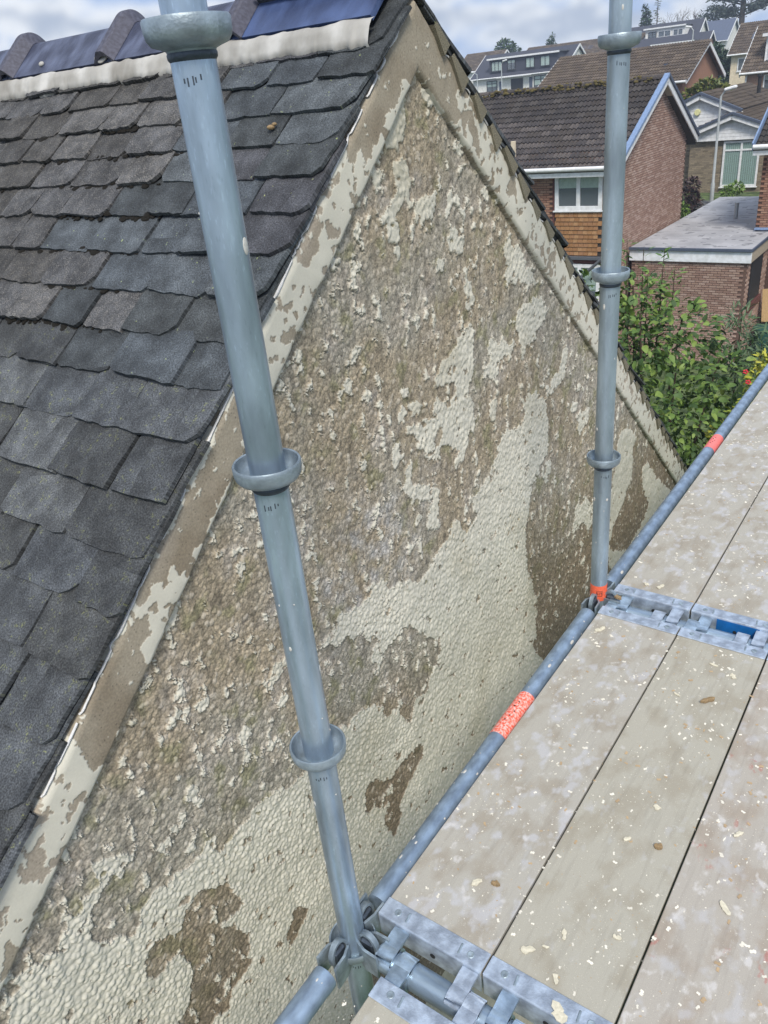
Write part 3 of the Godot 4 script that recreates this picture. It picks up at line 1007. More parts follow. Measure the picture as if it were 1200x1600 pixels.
func cottage() -> void:
	var house := thing("gable_cottage", "old cottage gable with cream paint flaking off brown roughcast under a slate roof", "house")
	var surface := gable_surface()
	roughcast(house, surface)
	margin(house, surface, 1.0)
	margin(house, surface, -1.0)
	# the rest of the wall, behind and below
	var st := new_st()
	var c := 1.0 / sqrt(1.0 + MS * MS)
	var half := 3.7
	var eave := YO - 0.05 - half * MS
	prism(st, PackedVector2Array([Vector2(half, eave), Vector2(half, -7.6), Vector2(-half, -7.6), Vector2(-half, eave), Vector2(0, YO - 0.05)]), 9.0, Transform3D(Basis(Vector3(0, 0, -1), Vector3(0, 1, 0), Vector3(-1, 0, 0)) * 1.0, Vector3(WX - 0.012, 0, ZA)))
	obj("wall", st, mottled(srgb(190, 184, 166), 0.95, 0.0, 0.4, M.grain), house)
	var roof := Node3D.new()
	roof.name = "roof"
	house.add_child(roof)
	var sk := new_st()
	for side in [1.0, -1.0]:
		var a := on_roof(0.0, 0.0, -0.016, side)
		var b := on_roof(0.0, 5.1, -0.016, side)
		var p := on_roof(-9.0, 0.0, -0.016, side)
		var q := on_roof(-9.0, 5.1, -0.016, side)
		quad(sk, a, b, q, p, Vector3(0, 1, side))
	obj("boarding", sk, M.sarking, roof)
	slate_roof(house, roof)
	# slates beyond the frame, one plain sheet per course
	var far := new_st()
	for k in 26:
		var v := 2.2 + k * 0.115
		quad(far, on_roof(0.01, v - 0.14, 0.004, 1.0), on_roof(0.01, v, 0.022, 1.0), on_roof(-9.0, v, 0.022, 1.0), on_roof(-9.0, v - 0.14, 0.004, 1.0), Vector3(0, 1, 1))
	for k in 45:
		var v := 0.16 + k * 0.112
		quad(far, on_roof(-0.38, v - 0.14, 0.004, -1.0), on_roof(-0.38, v, 0.022, -1.0), on_roof(-9.0, v, 0.022, -1.0), on_roof(-9.0, v - 0.14, 0.004, -1.0), Vector3(0, 1, -1))
	for k in 18:
		var v := 0.172 + k * 0.112
		quad(far, on_roof(-1.70, v - 0.14, 0.002, 1.0), on_roof(-1.70, v, 0.016, 1.0), on_roof(-9.0, v, 0.016, 1.0), on_roof(-9.0, v - 0.14, 0.002, 1.0), Vector3(0, 1, 1))
	var fm := obj("slate_courses", far, M.slate_roof, roof)
	fm.set_meta("kind", "stuff")
	ridge(house)
	pointing(house, 1.0)
	pointing(house, -1.0)
	# rough mortar packed under the far verge
	var pk := new_st()
	var ball := SphereMesh.new()
	ball.radius = 1.0
	ball.height = 2.0
	ball.radial_segments = 10
	ball.rings = 6
	for k in 30:
		var v := 0.16 + k * 0.112
		var l := rng.randf_range(0.07, 0.10)
		var h := rng.randf_range(0.018, 0.030)
		var o := rng.randf_range(0.023, 0.032)
		var p := []
		for e in [[v - l, 0.001, -0.002], [v - 0.006, 0.016, -h], [v - 0.010, -0.02, -h], [v - l, -0.02, -0.006]]:
			p.append([on_roof(o - 0.03, e[0], 0.004, -1.0), on_roof(o, e[0], 0.002, -1.0), on_roof(o - 0.004, e[0], e[2] - 0.004, -1.0)])
		var q0: Array = p[0]
		var q1: Array = p[1]
		quad(pk, q0[1], q1[1], q1[2], q0[2], Vector3(1, 0, 0))
		quad(pk, q1[0], q1[1], q1[2], q1[2] + Vector3(-0.03, 0, 0), Vector3(0, -1, -1))
		quad(pk, q0[2], q1[2], q1[2] + Vector3(-0.03, 0, 0), q0[2] + Vector3(-0.03, 0, 0), Vector3(0, -1, 1))
	obj("verge_mortar", pk, M.slate_under, house)
	# moss in the joints of the upper slates
	var list := []
	var lump := SphereMesh.new()
	lump.radius = 0.5
	lump.height = 1.0
	lump.radial_segments = 10
	lump.rings = 5
	var tails := [0.331, 0.417, 0.505, 0.597, 0.696, 0.794, 0.893]
	for k in 150:
		var v: float = tails[rng.randi() % tails.size()] + rng.randf_range(-0.006, 0.006)
		var u := -0.42 - absf(rng.randfn(0.0, 0.28))
		for e in 1 + rng.randi() % 4:
			var s := rng.randf_range(0.004, 0.014) * (1.0 if rng.randf() < 0.8 else 1.5)
			list.append(Transform3D(Basis(Vector3(s * rng.randf_range(1.0, 2.2), 0, 0), Vector3(0, -MS * c, c) * s * rng.randf_range(0.7, 1.3), Vector3(0, c, MS * c) * s * 0.45), on_roof(u + rng.randf_range(-0.04, 0.04), v + rng.randf_range(-0.006, 0.004), 0.020, 1.0)))
	swarm("moss", lump, M.moss_black, house, list)
	# odd bits lying on the slates
	var lb := new_st(true)
	for e in [[-0.304, 0.376, 0.009], [-0.298, 0.368, 0.006]]:
		lb.append_from(ball, 0, Transform3D(Basis().rotated(Vector3(1, 0, 0), 0.7).scaled(Vector3(e[2], e[2] * 0.6, e[2])), on_roof(e[0] + 0.13, e[1], 0.032, 1.0)))
	var leaf := obj("dry_leaf", lb, M.crumb, self)
	tag(leaf, "dry orange leaf caught between slates beside the scaffold tube", "leaf")

# ---------------------------------------------------------------- scaffold
func standard(label: String, x: float, z: float, y0: float, m: Material, orange_at: float) -> void:
	var t := thing("scaffold_standard", label, "scaffold pole", Vector3(x, 0, z), "upright scaffold poles with cup rings")
	var st := new_st()
	var yb := -7.45
	lathe(st, [Vector2(0.0, yb), Vector2(0.02415, yb), Vector2(0.02415, 3.1), Vector2(0.0, 3.1)], 48, Transform3D())
	obj("tube", st, m, t)
	splashes(t, M.splash, Vector3.UP, 0.02415, random_splashes(46, -0.3, 2.2))
	var bp := new_st()
	box(bp, Vector3(-0.075, yb - 0.02, -0.075), Vector3(0.075, yb, 0.075), 0.002)
	obj("base_plate", bp, M.galv_dull, t)
	var k := -3
	while k < 4:
		var y := y0 + 0.5 * k
		var cs := new_st()
		# pressed cup, open upwards, with a rolled rim and a weld collar below
		var prof := [Vector2(0.0240, -0.016), Vector2(0.0265, -0.0105), Vector2(0.0310, -0.0085), Vector2(0.0402, -0.0055), Vector2(0.0444, 0.000), Vector2(0.0458, 0.007), Vector2(0.0462, 0.0165), Vector2(0.0448, 0.0188), Vector2(0.0426, 0.0178), Vector2(0.0412, 0.011), Vector2(0.0392, 0.004), Vector2(0.0340, -0.001), Vector2(0.0240, -0.002)]
		lathe(cs, prof, 48, Transform3D(Basis(), Vector3(0, y, 0)))
		obj("cup", cs, M.galv_dull, t)
		var ws := new_st()
		lathe(ws, [Vector2(0.0240, y - 0.021), Vector2(0.0262, y - 0.018), Vector2(0.0266, y - 0.014), Vector2(0.0240, y - 0.009)], 40, Transform3D())
		obj("weld", ws, M.steel_dark, t)
		# stamped marks just under the cup
		var mk := new_st()
		for e in 5:
			var a := 0.25 + e * 0.19 + rng.randf_range(-0.05, 0.05)
			var hgt := rng.randf_range(0.003, 0.009)
			bbox(mk, Vector3(0.0016, hgt, 0.0006), 0.0, Transform3D(Basis(Vector3.UP, a), Vector3(sin(a) * 0.0242, y - 0.036 - rng.randf() * 0.006, cos(a) * 0.0242)))
		obj("stamped_mark", mk, M.steel_dark, t)
		k += 1
	if orange_at > -100.0:
		var os := new_st()
		lathe(os, [Vector2(0.0240, -0.026), Vector2(0.0246, -0.026), Vector2(0.0246, 0.026), Vector2(0.0240, 0.026)], 40, Transform3D(Basis(), Vector3(0, orange_at, 0)))
		var b := obj("orange_band", os, M.orange, t)
		var ms := new_st()
		# a boxed stamp and small print, bent round the tube
		for e in [[-0.30, 0.0, 0.0012, 0.017], [0.36, 0.0, 0.0012, 0.017]]:
			bbox(ms, Vector3(e[2], e[3], 0.0006), 0.0, Transform3D(Basis(Vector3.UP, e[0] + 0.45), Vector3(sin(e[0] + 0.45) * 0.0247, orange_at, cos(e[0] + 0.45) * 0.0247)))
		for e in 14:
			var a := -0.30 + 0.66 * e / 13.0 + 0.45
			for s in [-1.0, 1.0]:
				bbox(ms, Vector3(0.0016, 0.0012, 0.0006), 0.0, Transform3D(Basis(Vector3.UP, a), Vector3(sin(a) * 0.0247, orange_at + s * 0.0085, cos(a) * 0.0247)))
		obj("stamp_frame", ms, M.ink, b)
		var chars := "SIT"
		for e in 3:
			var tm := TextMesh.new()
			tm.text = chars[e]
			tm.font_size = 12
			tm.pixel_size = 0.001
			tm.depth = 0.0006
			var a := 0.25 + 0.22 * e
			mesh_obj("stamp_letter", tm, M.ink, b, Transform3D(Basis(Vector3.UP, a), Vector3(sin(a) * 0.0247, orange_at, cos(a) * 0.0247)))

# the forked wedge head that drops into a cup, pointing along dir from the pole
func wedge_head(parent: Node3D, pole: Vector3, dir: Vector3, m: Material) -> void:
	var side := Vector3.UP.cross(dir).normalized()
	for s in [-1.0, 1.0]:
		var st := new_st()
		strap(st, [pole + dir * 0.026 + side * s * 0.010 + Vector3(0, -0.006, 0), pole + dir * 0.048 + side * s * 0.020, pole + dir * 0.078 + side * s * 0.021], Vector3.UP, 0.058, 0.005)
		obj("jaw", st, m, parent)
	var ws := new_st()
	var loop := []
	for k in 15:
		var a := PI * (-0.15 + 1.3 * k / 14.0)
		loop.append(pole + dir * (0.043 + 0.020 * cos(a)) + Vector3(0, 0.016 + 0.030 * sin(a), 0))
	strap(ws, loop, side, 0.011, 0.006)
	obj("wedge", ws, M.galv_dull, parent)
	var pn := new_st()
	bbox(pn, Vector3(0.016, 0.052, 0.030), 0.004, Transform3D(Basis(side, Vector3.UP, side.cross(Vector3.UP)), pole + dir * 0.044 + Vector3(0, 0.005, 0)))
	obj("wedge_block", pn, M.steel_dark, parent)

func ledger(label: String, a: Vector3, b: Vector3, m: Material, band_at: float, band_len: float, band_mat: Material, tip_a: bool, tip_b: bool) -> void:
	var t := thing("scaffold_ledger", label, "scaffold tube", a, "ledger tubes along the wall edge of the deck")
	var d := (b - a).normalized()
	var l := a.distance_to(b)
	var st := new_st()
	lathe(st, [Vector2(0, 0.082), Vector2(0.0242, 0.084), Vector2(0.0248, 0.087), Vector2(0.0248, 0.104), Vector2(0.02415, 0.108), Vector2(0.02415, l - 0.108), Vector2(0.0248, l - 0.104), Vector2(0.0248, l - 0.087), Vector2(0.0242, l - 0.084), Vector2(0, l - 0.082)], 40, along(Vector3.ZERO, d))
	obj("tube", st, m, t)
	splashes(t, M.splash, d, 0.02415, random_splashes(70 if l < 2.0 else 40, 0.1, l - 0.1))
	if tip_a: wedge_head(t, Vector3.ZERO, d, M.galv_dull)
	if tip_b: wedge_head(t, d * l, -d, M.galv_dull)
	if band_len > 0.0:
		var os := new_st()
		lathe(os, [Vector2(0.0240, 0.0), Vector2(0.0246, 0.0), Vector2(0.0246, band_len), Vector2(0.0240, band_len)], 36, along(d * band_at, d * (band_at + 1.0)))
		var ob := obj("orange_band", os, band_mat, t)
		var dots := new_st()
		for e in 5:
			bbox(dots, Vector3(0.004, 0.0008, 0.004), 0.0, Transform3D(Basis(), d * (band_at + band_len * (0.3 + 0.11 * e)) + Vector3(-0.004 + 0.004 * (e % 3), 0.0246, 0.0)))
		obj("ink_dot", dots, M.ink, ob)

# dried splashes of paint and mortar stuck on a tube: along the axis, angle round it, size
func splashes(parent: Node3D, m: Material, d: Vector3, r: float, list: Array) -> void:
	var ball := SphereMesh.new()
	ball.radius = 1.0
	ball.height = 2.0
	ball.radial_segments = 12
	ball.rings = 6
	var xf := along(Vector3.ZERO, d)
	var st := new_st(true)
	for e in list:
		var n: Vector3 = xf.basis.x * cos(e[1]) + xf.basis.z * sin(e[1])
		st.append_from(ball, 0, Transform3D(Basis(n.cross(d).normalized() * e[2], d * e[3], n * 0.0012), d * e[0] + n * (r - 0.0002)))
	var o := obj("paint_splash", st, m, parent)
	o.set_meta("kind", "stuff")

func random_splashes(n: int, a: float, b: float) -> Array:
	var out := []
	for k in n:
		var s := 0.0010 + 0.0045 * pow(rng.randf(), 3.0)
		out.append([rng.randf_range(a, b), rng.randf() * TAU, s, s * rng.randf_range(0.9, 2.6)])
	return out

func board_surface(kind: int) -> StandardMaterial3D:
	var w := 384
	var h := 1536
	var sd := 300 + kind * 20
	var a := grey(noise(sd, 0.006, FastNoiseLite.TYPE_SIMPLEX_SMOOTH, 5), w, h)
	var b := grey(noise(sd + 1, 0.4, FastNoiseLite.TYPE_SIMPLEX_SMOOTH, 3), w, h)
	var c := grey(noise(sd + 2, 0.013, FastNoiseLite.TYPE_SIMPLEX_SMOOTH, 5), w, h)
	var d := grey(noise(sd + 3, 0.040, FastNoiseLite.TYPE_SIMPLEX_SMOOTH, 4), w, h)
	var e := grey(noise(sd + 4, 0.24, FastNoiseLite.TYPE_SIMPLEX_SMOOTH, 2), w, h)
	var f := grey(noise(sd + 5, 0.010, FastNoiseLite.TYPE_SIMPLEX_SMOOTH, 4), w, h)
	var scuff := grey(noise(sd + 6, 0.035, FastNoiseLite.TYPE_SIMPLEX_SMOOTH, 4), w, h / 8)
	var base: Vector3 = [Vector3(167, 164, 156), Vector3(166, 163, 152), Vector3(167, 162, 154)][kind]
	var warm: Vector3 = [Vector3(155, 149, 138), Vector3(155, 150, 137), Vector3(157, 148, 137)][kind]
	var rgb := PackedByteArray()
	rgb.resize(w * h * 3)
	var hh := PackedByteArray()
	hh.resize(w * h)
	for i in w * h:
		var t := a[i] / 255.0
		var g := b[i] / 255.0
		var k := base.lerp(warm, clampf((t - 0.45) * 3.0, 0.0, 1.0))
		k *= 0.93 + 0.14 * g
		k *= 1.0 - 0.035 * clampf((scuff[(i / w / 8) * w + i % w] / 255.0 - 0.58) * 5.0, 0.0, 1.0)
		# bluish grey dried splashes
		var sp := clampf((f[i] / 255.0 - (0.60 if kind != 1 else 0.72)) * 5.0, 0.0, 1.0)
		k = k.lerp(Vector3(184, 186, 194), (0.8 if kind == 0 else 0.6) * sp * (0.5 + 0.5 * g))
		# white paint drips
		var wp := clampf((c[i] / 255.0 - (0.73 if kind == 0 else (0.84 if kind == 1 else 0.72))) * 6.0, 0.0, 1.0) * (0.55 + 0.45 * g)
		k = k.lerp(Vector3(206, 205, 206), 0.75 * wp)
		if kind == 2:
			var rp := clampf((a[(i + 40 * w) % (w * h)] / 255.0 - 0.76) * 8.0, 0.0, 1.0) * clampf((d[i] / 255.0 - 0.50) * 5.0, 0.0, 1.0)
			k = k.lerp(Vector3(168, 92, 86), 0.45 * rp)
		# dust of tiny pale crumbs and brown specks
		var hgt := 0.4 + 0.2 * g
		if e[i] > 214 and d[i] > 124:
			k = k.lerp(Vector3(222, 216, 200), 0.85)
			hgt = 0.9
		elif e[i] < 26 and d[i] < 112:
			k = k.lerp(Vector3(120, 104, 84), 0.7)
		if d[i] > 236:
			k = k.lerp(Vector3(186, 160, 122), 0.7)
			hgt += 0.2
		rgb[i * 3] = int(clampf(k.x, 0, 255))
		rgb[i * 3 + 1] = int(clampf(k.y, 0, 255))
		rgb[i * 3 + 2] = int(clampf(k.z, 0, 255))
		hh[i] = int(clampf(hgt, 0, 1) * 255)
	var m := mat(Color.WHITE, 0.86)
	m.albedo_texture = tex_rgb(rgb, w, h)
	m.heightmap_enabled = true
	m.heightmap_texture = tex_l(hh, w, h)
	m.heightmap_scale = 0.06
	return m

# one steel-ended ply board; za is its end nearest the camera, zb the far end
func board(label: String, x0: float, x1: float, za: float, zb: float, m: Material, offs_a: Array, offs_b: Array, flip: float) -> Node3D:
	var t := thing("scaffold_board", label, "scaffold board", Vector3((x0 + x1) * 0.5, 0, za), "steel ended boards of the scaffold deck")
	var hw := (x1 - x0) * 0.5 - 0.0022
	var l := za - zb
	# ply panel: its own slab with a mapped face
	var st := SurfaceTool.new()
	st.begin(Mesh.PRIMITIVE_TRIANGLES)
	st.set_smooth_group(-1)
	var y1 := YD - 0.0035
	var y0 := YD - 0.016
	var b := 0.0015
	var ring := func(y: float, e: float) -> Array:
		return [Vector3(-hw + e, y, -e), Vector3(hw - e, y, -e), Vector3(hw - e, y, -l + e), Vector3(-hw + e, y, -l + e)]
	var rings := [ring.call(y0, 0.0), ring.call(y1 - b, 0.0), ring.call(y1, b)]
	var put := func(p: Array, out: Vector3) -> void:
		for o in ([0, 1, 2, 0, 2, 3] if ((p[1] - p[0]) as Vector3).cross(p[2] - p[0]).dot(out) < 0.0 else [0, 2, 1, 0, 3, 2]):
			var v: Vector3 = p[o]
			st.set_uv(Vector2(0.5 + v.x * flip / (2.0 * hw) * 0.96, fposmod(-v.z * flip / 1.3, 20.0)))
			st.add_vertex(v)
	for r in 2:
		for k in 4:
			var j := (k + 1) % 4
			var mid: Vector3 = (rings[r][k] + rings[r][j]) * 0.5
			put.call([rings[r][k], rings[r][j], rings[r + 1][j], rings[r + 1][k]], Vector3(mid.x, 0.3 * r, mid.z + l * 0.5).normalized() * 1.0 + Vector3(0, 0.2 * r, 0))
	put.call(rings[2], Vector3.UP)
	put.call(rings[0], Vector3.DOWN)
	obj("panel", st, m, t)
	# side rails under the panel
	for s in [-1.0, 1.0]:
		var rs := new_st()
		box(rs, Vector3(s * (hw - 0.001), YD - 0.058, -0.004), Vector3(s * (hw - 0.014), y0 + 0.001, -l + 0.004), 0.002)
		obj("side_rail", rs, M.galv_dull, t)
	for e in 2:
		var zend := 0.0 if e == 0 else -l
		var dz := -1.0 if e == 0 else 1.0        # towards the middle of the board
		var bs := new_st()
		# folded end channel: cover strip on top and a deep front
		bbox(bs, Vector3(hw * 2.0 + 0.001, 0.0035, 0.040), 0.0012, Transform3D(Basis(), Vector3(0, YD - 0.0018, zend + dz * 0.020)))
		bbox(bs, Vector3(hw * 2.0 + 0.0006, 0.058, 0.004), 0.0016, Transform3D(Basis(), Vector3(0, YD - 0.031, zend + dz * 0.0016)))
		obj("end_channel", bs, M.beam, t)
		for x in [-hw + 0.034, hw - 0.030]:
			var rv := new_st()
			lathe(rv, [Vector2(0.0072, 0.0), Vector2(0.0072, 0.0008), Vector2(0.0058, 0.0016), Vector2(0.0030, 0.0010), Vector2(0.0, 0.0004)], 18, Transform3D(Basis(), Vector3(x, YD, zend + dz * 0.019)))
			obj("rivet", rv, M.galv_dull, t)
			var pr := new_st()
			bbox(pr, Vector3(0.0045, 0.003, 0.022), 0.0014, Transform3D(Basis(Vector3.UP, 0.1), Vector3(x + (0.022 if x < 0.0 else -0.022), YD + 0.0004, zend + dz * 0.020)))
			obj("pressed_rib", pr, M.galv_dull, t)
		var hs := new_st()
		lathe(hs, [Vector2(0.0055, 0.0), Vector2(0.0055, 0.0012), Vector2(0.0, 0.0012)], 14, Transform3D(Basis(Vector3(1, 0, 0), PI * 0.5 * -dz), Vector3(0.01, YD - 0.036, zend - dz * 0.0004)))
		obj("drain_hole", hs, M.black, t)
		# claws that hook over the transom
		var axis_y := 0.024
		var axis_z := zend - dz * 0.049
		for off in (offs_a if e == 0 else offs_b):
			var path := []
			path.append(Vector3(off - hw, YD - 0.012, zend - dz * 0.001))
			path.append(Vector3(off - hw, YD - 0.011, zend - dz * 0.014))
			for k in 11:
				var a := lerpf(0.75 * PI, -0.16 * PI, k / 10.0)
				path.append(Vector3(off - hw, axis_y + sin(a) * 0.0285, axis_z + dz * cos(a) * 0.0285 * 1.0))
			var cs := new_st()
			strap(cs, path, Vector3(1, 0, 0), 0.032, 0.006)
			obj("hook", cs, M.galv if off < 0.1 else M.beam, t)
	return t

func scaffold() -> void:
	standard("near scaffold pole in front of the slates and flaking wall", 0.0, -0.6656, 0.5196, M.galv, -1000.0)
	standard("far scaffold pole with an orange band at its foot", -0.0123, -1.93, 0.4971, M.galv_far, 0.070)
	ledger("blue grey ledger tube with worn orange band between the two poles", Vector3(0, 0.030, -0.6656), Vector3(-0.0123, 0.030, -1.93), M.galv_blue, 0.60, 0.165, M.orange_worn, true, true)
	ledger("far blue ledger tube with faded pink band beside the shrub", Vector3(-0.0123, 0.030, -1.93), Vector3(-0.018, 0.030, -4.53), M.galv_blue, 1.19, 0.14, M.pink_worn, true, false)
	ledger("splashed ledger tube running towards the camera at the bottom edge", Vector3(0, 0.030, -0.6656), Vector3(0.004, 0.030, 0.60), M.galv_blue, 0.0, 0.0, M.orange, true, false)
	for k in 2:
		var z: float = [-0.669, -1.912][k]
		var t := thing("scaffold_transom", ["near transom tube under the claws at the foot of the near pole", "far transom tube under the claws beside the orange banded pole"][k], "scaffold tube", Vector3(0, 0.024, z), "transom tubes that carry the boards")
		var st := new_st()
		tube(st, Vector3(0.06, 0, 0), Vector3(1.25, 0, 0), 0.0242, 36)
		obj("tube", st, M.galv_cross, t)
		wedge_head(t, Vector3(-0.004 if k == 0 else -0.016, 0.006, 0.0034 if k == 0 else -0.018), Vector3(1, 0, 0), M.galv_dull)
	var pitch := 0.2275
	var kinds := [board_surface(0), board_surface(1), board_surface(2)]
	var order := [0, 1, 2, 0]
	var near := ["bottom edge board stub next to the near pole", "second board stub at the bottom edge of the frame", "third board towards the camera", "outermost board towards the camera"]
	var mid := ["pinkish grey board along the wall side tube between both poles", "greenish grey board with tan crumbs, middle of the three long ones", "board with red and white paint stains at the right edge", "outermost long board beyond the stained one"]
	var back := ["far board beside the shrub and blue tube", "far board with blue label in its end channel", "third board of the far bay", "outermost board of the far bay"]
	for k in 4:
		var x0 := 0.024 + pitch * k
		var x1 := x0 + pitch
		board(near[k], x0 + 0.076, x1 + 0.076, 0.56, -0.620, kinds[(order[k] + 1) % 3], [], [0.020, 0.160], -1.0)
		board(mid[k], x0, x1, -0.718, -1.866, kinds[order[k]], [0.056, 0.2035], [0.018, 0.150], 1.0)
		var b := board(back[k], x0, x1, -1.955, -4.5, kinds[[0, 0, 2, 1][k]], [0.045, 0.192], [], -1.0)
		if k == 1:
			var ls := new_st()
			box(ls, Vector3(-0.040, YD - 0.056, 0.0004), Vector3(0.072, YD - 0.006, 0.0014), 0.0)
			obj("blue_label", ls, M.blue_label, b)

# an irregular curled chip of paint
func chip(size: float, seed_: int, curl: float, thick: float) -> SurfaceTool:
	var r := RandomNumberGenerator.new()
	r.seed = seed_
	var n := 13
	var st := new_st(false)
	var asp := r.randf_range(0.45, 1.0)
	var pts := []
	var ph := r.randf() * TAU
	for k in n:
		var a := TAU * k / n
		var rad := size * (0.62 + 0.38 * sin(a * 2.0 + ph) * r.randf_range(0.3, 1.0) + r.randf_range(-0.16, 0.2))
		var x := cos(a) * rad
		var z := sin(a) * rad * asp
		pts.append(Vector3(x, curl * x * x / maxf(size, 0.001) + r.randf_range(0.0, 0.25) * thick, z))
	var c := Vector3(0, thick * 0.4, 0)
	for k in n:
		var a: Vector3 = pts[k]
		var b: Vector3 = pts[(k + 1) % n]
		var u := Vector3(0, thick, 0)
		tri(st, c + u, a + u, b + u, Vector3.UP)
		tri(st, c, a, b, Vector3.DOWN)
		quad(st, a, b, b + u, a + u, (a + b) * 0.5)
	return st

func debris() -> void:
	# flakes that can be told apart: x, z, size, tan?, label
	var list := [
		[0.300, -0.800, 0.016, false, "ragged cream flake on the board joint beside the near claw strip"],
		[0.345, -0.860, 0.015, false, "hook shaped cream flake near the joint of the first two boards"],
		[0.395, -0.726, 0.021, false, "big cream flake lying on the second near claw strip"],
		[0.428, -0.905, 0.009, false, "small triangular cream flake on the greenish board"],
		[0.326, -0.822, 0.009, false, "small cream flake next to the ragged one at the joint"],
		[0.365, -0.778, 0.011, false, "forked cream flake at the rim of the second claw strip"],
		[0.155, -0.873, 0.014, false, "pair of cream flakes on the pinkish board near the near pole"],
		[0.190, -0.888, 0.011, true, "flat tan crumb on the pinkish board near the near pole"],
		[0.395, -1.602, 0.021, true, "largest tan crumb lump on the greenish board"],
		[0.325, -1.590, 0.010, false, "square cream flake left of the largest tan crumb"],
		[0.062, -1.755, 0.018, false, "long cream flake on the pinkish board near the orange banded pole"],
		[0.372, -1.745, 0.014, false, "curled cream flake in front of the far claw strip"],
		[0.425, -1.722, 0.013, false, "cream flake cluster near the red stained board"],
		[0.395, -1.225, 0.014, false, "elongated cream flake in the middle of the greenish board"],
		[0.430, -1.130, 0.012, true, "tan crumb beside the dark joint of the stained board"],
		[0.370, -1.118, 0.011, false, "cream flake beside a tan crumb midway along the greenish board"],
		[0.100, -2.030, 0.015, false, "cream flake on the far board close to its end strip"],
		[0.140, -2.035, 0.015, false, "second cream flake on the far board end strip"],
		[0.050, -1.925, 0.019, true, "tan chip lying in the far claws"],
		[0.555, -1.240, 0.012, false, "cream flake on the stained board beside white paint marks"],
		[0.575, -1.060, 0.016, false, "round cream flake on the stained board"],
	]
	for k in list.size():
		var e: Array = list[k]
		var o := obj("paint_flake" if not e[3] else "render_crumb", chip(e[2], 900 + k, 0.10, 0.0022 if not e[3] else 0.006), M.flake if not e[3] else M.crumb, self)
		var y := YD - 0.003
		if e[1] > -0.76 or (e[1] < -1.95 and e[1] > -2.0): y = YD + 0.0006
		if k == 18: y = YD - 0.004
		o.position = Vector3(e[0], y, e[1])
		o.rotation = Vector3(0.0, k * 1.7, 0.0)
		tag(o, e[4], "paint flake" if not e[3] else "crumb of render", "loose flakes on the deck")
	var st := chip(1.0, 951, 0.2, 0.16)
	st.generate_normals()
	var shape := st.commit()
	var places := []
	var tints := []
	var clus := noise(66, 3.2, FastNoiseLite.TYPE_SIMPLEX_SMOOTH, 2)
	while places.size() < 8000:
		var x := rng.randf_range(0.03, 0.93)
		var z := rng.randf_range(-4.3, 0.4)
		if (z > -0.77 and z < -0.56) or (z < -1.82 and z > -2.0):
			continue
		if clus.get_noise_2d(x * 2.0, z) + rng.randf_range(-0.5, 0.5) < -0.05:
			continue
		var s := 0.0014 + 0.0062 * pow(rng.randf(), 4.5)
		places.append(Transform3D(Basis(Vector3.UP, rng.randf() * TAU).scaled(Vector3(s * rng.randf_range(0.6, 1.3), s * 0.6, s)), Vector3(x, YD - 0.0033, z)))
		var c := Color(0.78, 0.75, 0.66) if rng.randf() < 0.78 else Color(0.46, 0.34, 0.21)
		tints.append(c * rng.randf_range(0.8, 1.05))
	var dm := mat(Color.WHITE, 0.9)
	dm.vertex_color_use_as_albedo = true
	var o := swarm("paint_debris", shape, dm, self, places, tints)
	tag(o, "fine crumbs and flakes of paint scattered over all the boards", "debris")

# ---------------------------------------------------------------- houses beyond
func ground_y(x: float, z: float) -> float:
	var zs := [20.0, -31.5, -38.5, -41.5, -50.0, -64.0, -95.0, -112.0, -130.0, -150.0, -175.0, -230.0]
	var ys := [-7.6, -7.6, -4.35, -4.3, -4.3, -2.7, -0.9, 0.5, 2.0, 2.8, 2.6, 1.2]
	for k in zs.size() - 1:
		if z <= zs[k] and z > zs[k + 1]:
			var t: float = (z - zs[k]) / (zs[k + 1] - zs[k])
			return lerpf(ys[k], ys[k + 1], t)
	return ys[0] if z > 0.0 else ys[ys.size() - 1]

func terrain() -> void:
	var st := new_st(true)
	var zs := []
	var z := 30.0
	while z > -260.0:
		zs.append(z)
		z -= 2.5 if z > -60.0 else 6.0
	var xs := []
	var x := -190.0
	while x <= 110.0:
		xs.append(x)
		x += 5.0
	for j in zs.size() - 1:
		for i in xs.size() - 1:
			var p := []
			for q in [[i, j], [i + 1, j], [i + 1, j + 1], [i, j + 1]]:
				var gx: float = xs[q[0]]
				var gz: float = zs[q[1]]
				p.append(Vector3(gx, ground_y(gx, gz), gz))
			quad(st, p[0], p[1], p[2], p[3], Vector3.UP)
	var m := mottled(srgb(96, 112, 66), 0.95, 0.0, 9.0, ramp_tex(90, 0.03, Color(0.5, 0.55, 0.5), Color(1, 1, 1), 512, FastNoiseLite.TYPE_SIMPLEX_SMOOTH, 5, 1.6))
	m.uv1_world_triplanar = true
	var o := obj("ground", st, m, self)
	o.set_meta("kind", "structure")
	# tarmac lane in front of the bungalow and a street further up
	for e in [["road", -22.0, 30.0, -38.3, -39.9], ["road", -90.0, 20.0, -53.5, -59.0], ["road", -120.0, 30.0, -86.0, -91.5]]:
		var rs := new_st()
		var n := 10
		for k in n:
			var za := lerpf(e[3], e[4], k / float(n))
			var zb := lerpf(e[3], e[4], (k + 1) / float(n))
			quad(rs, Vector3(e[1], ground_y(0, za) + 0.05, za), Vector3(e[2], ground_y(0, za) + 0.05, za), Vector3(e[2], ground_y(0, zb) + 0.05, zb), Vector3(e[1], ground_y(0, zb) + 0.05, zb), Vector3.UP)
		var r := obj(e[0], rs, mottled(srgb(92, 92, 94), 0.9, 0.0, 2.0, M.grain), self)
		r.set_meta("kind", "structure")

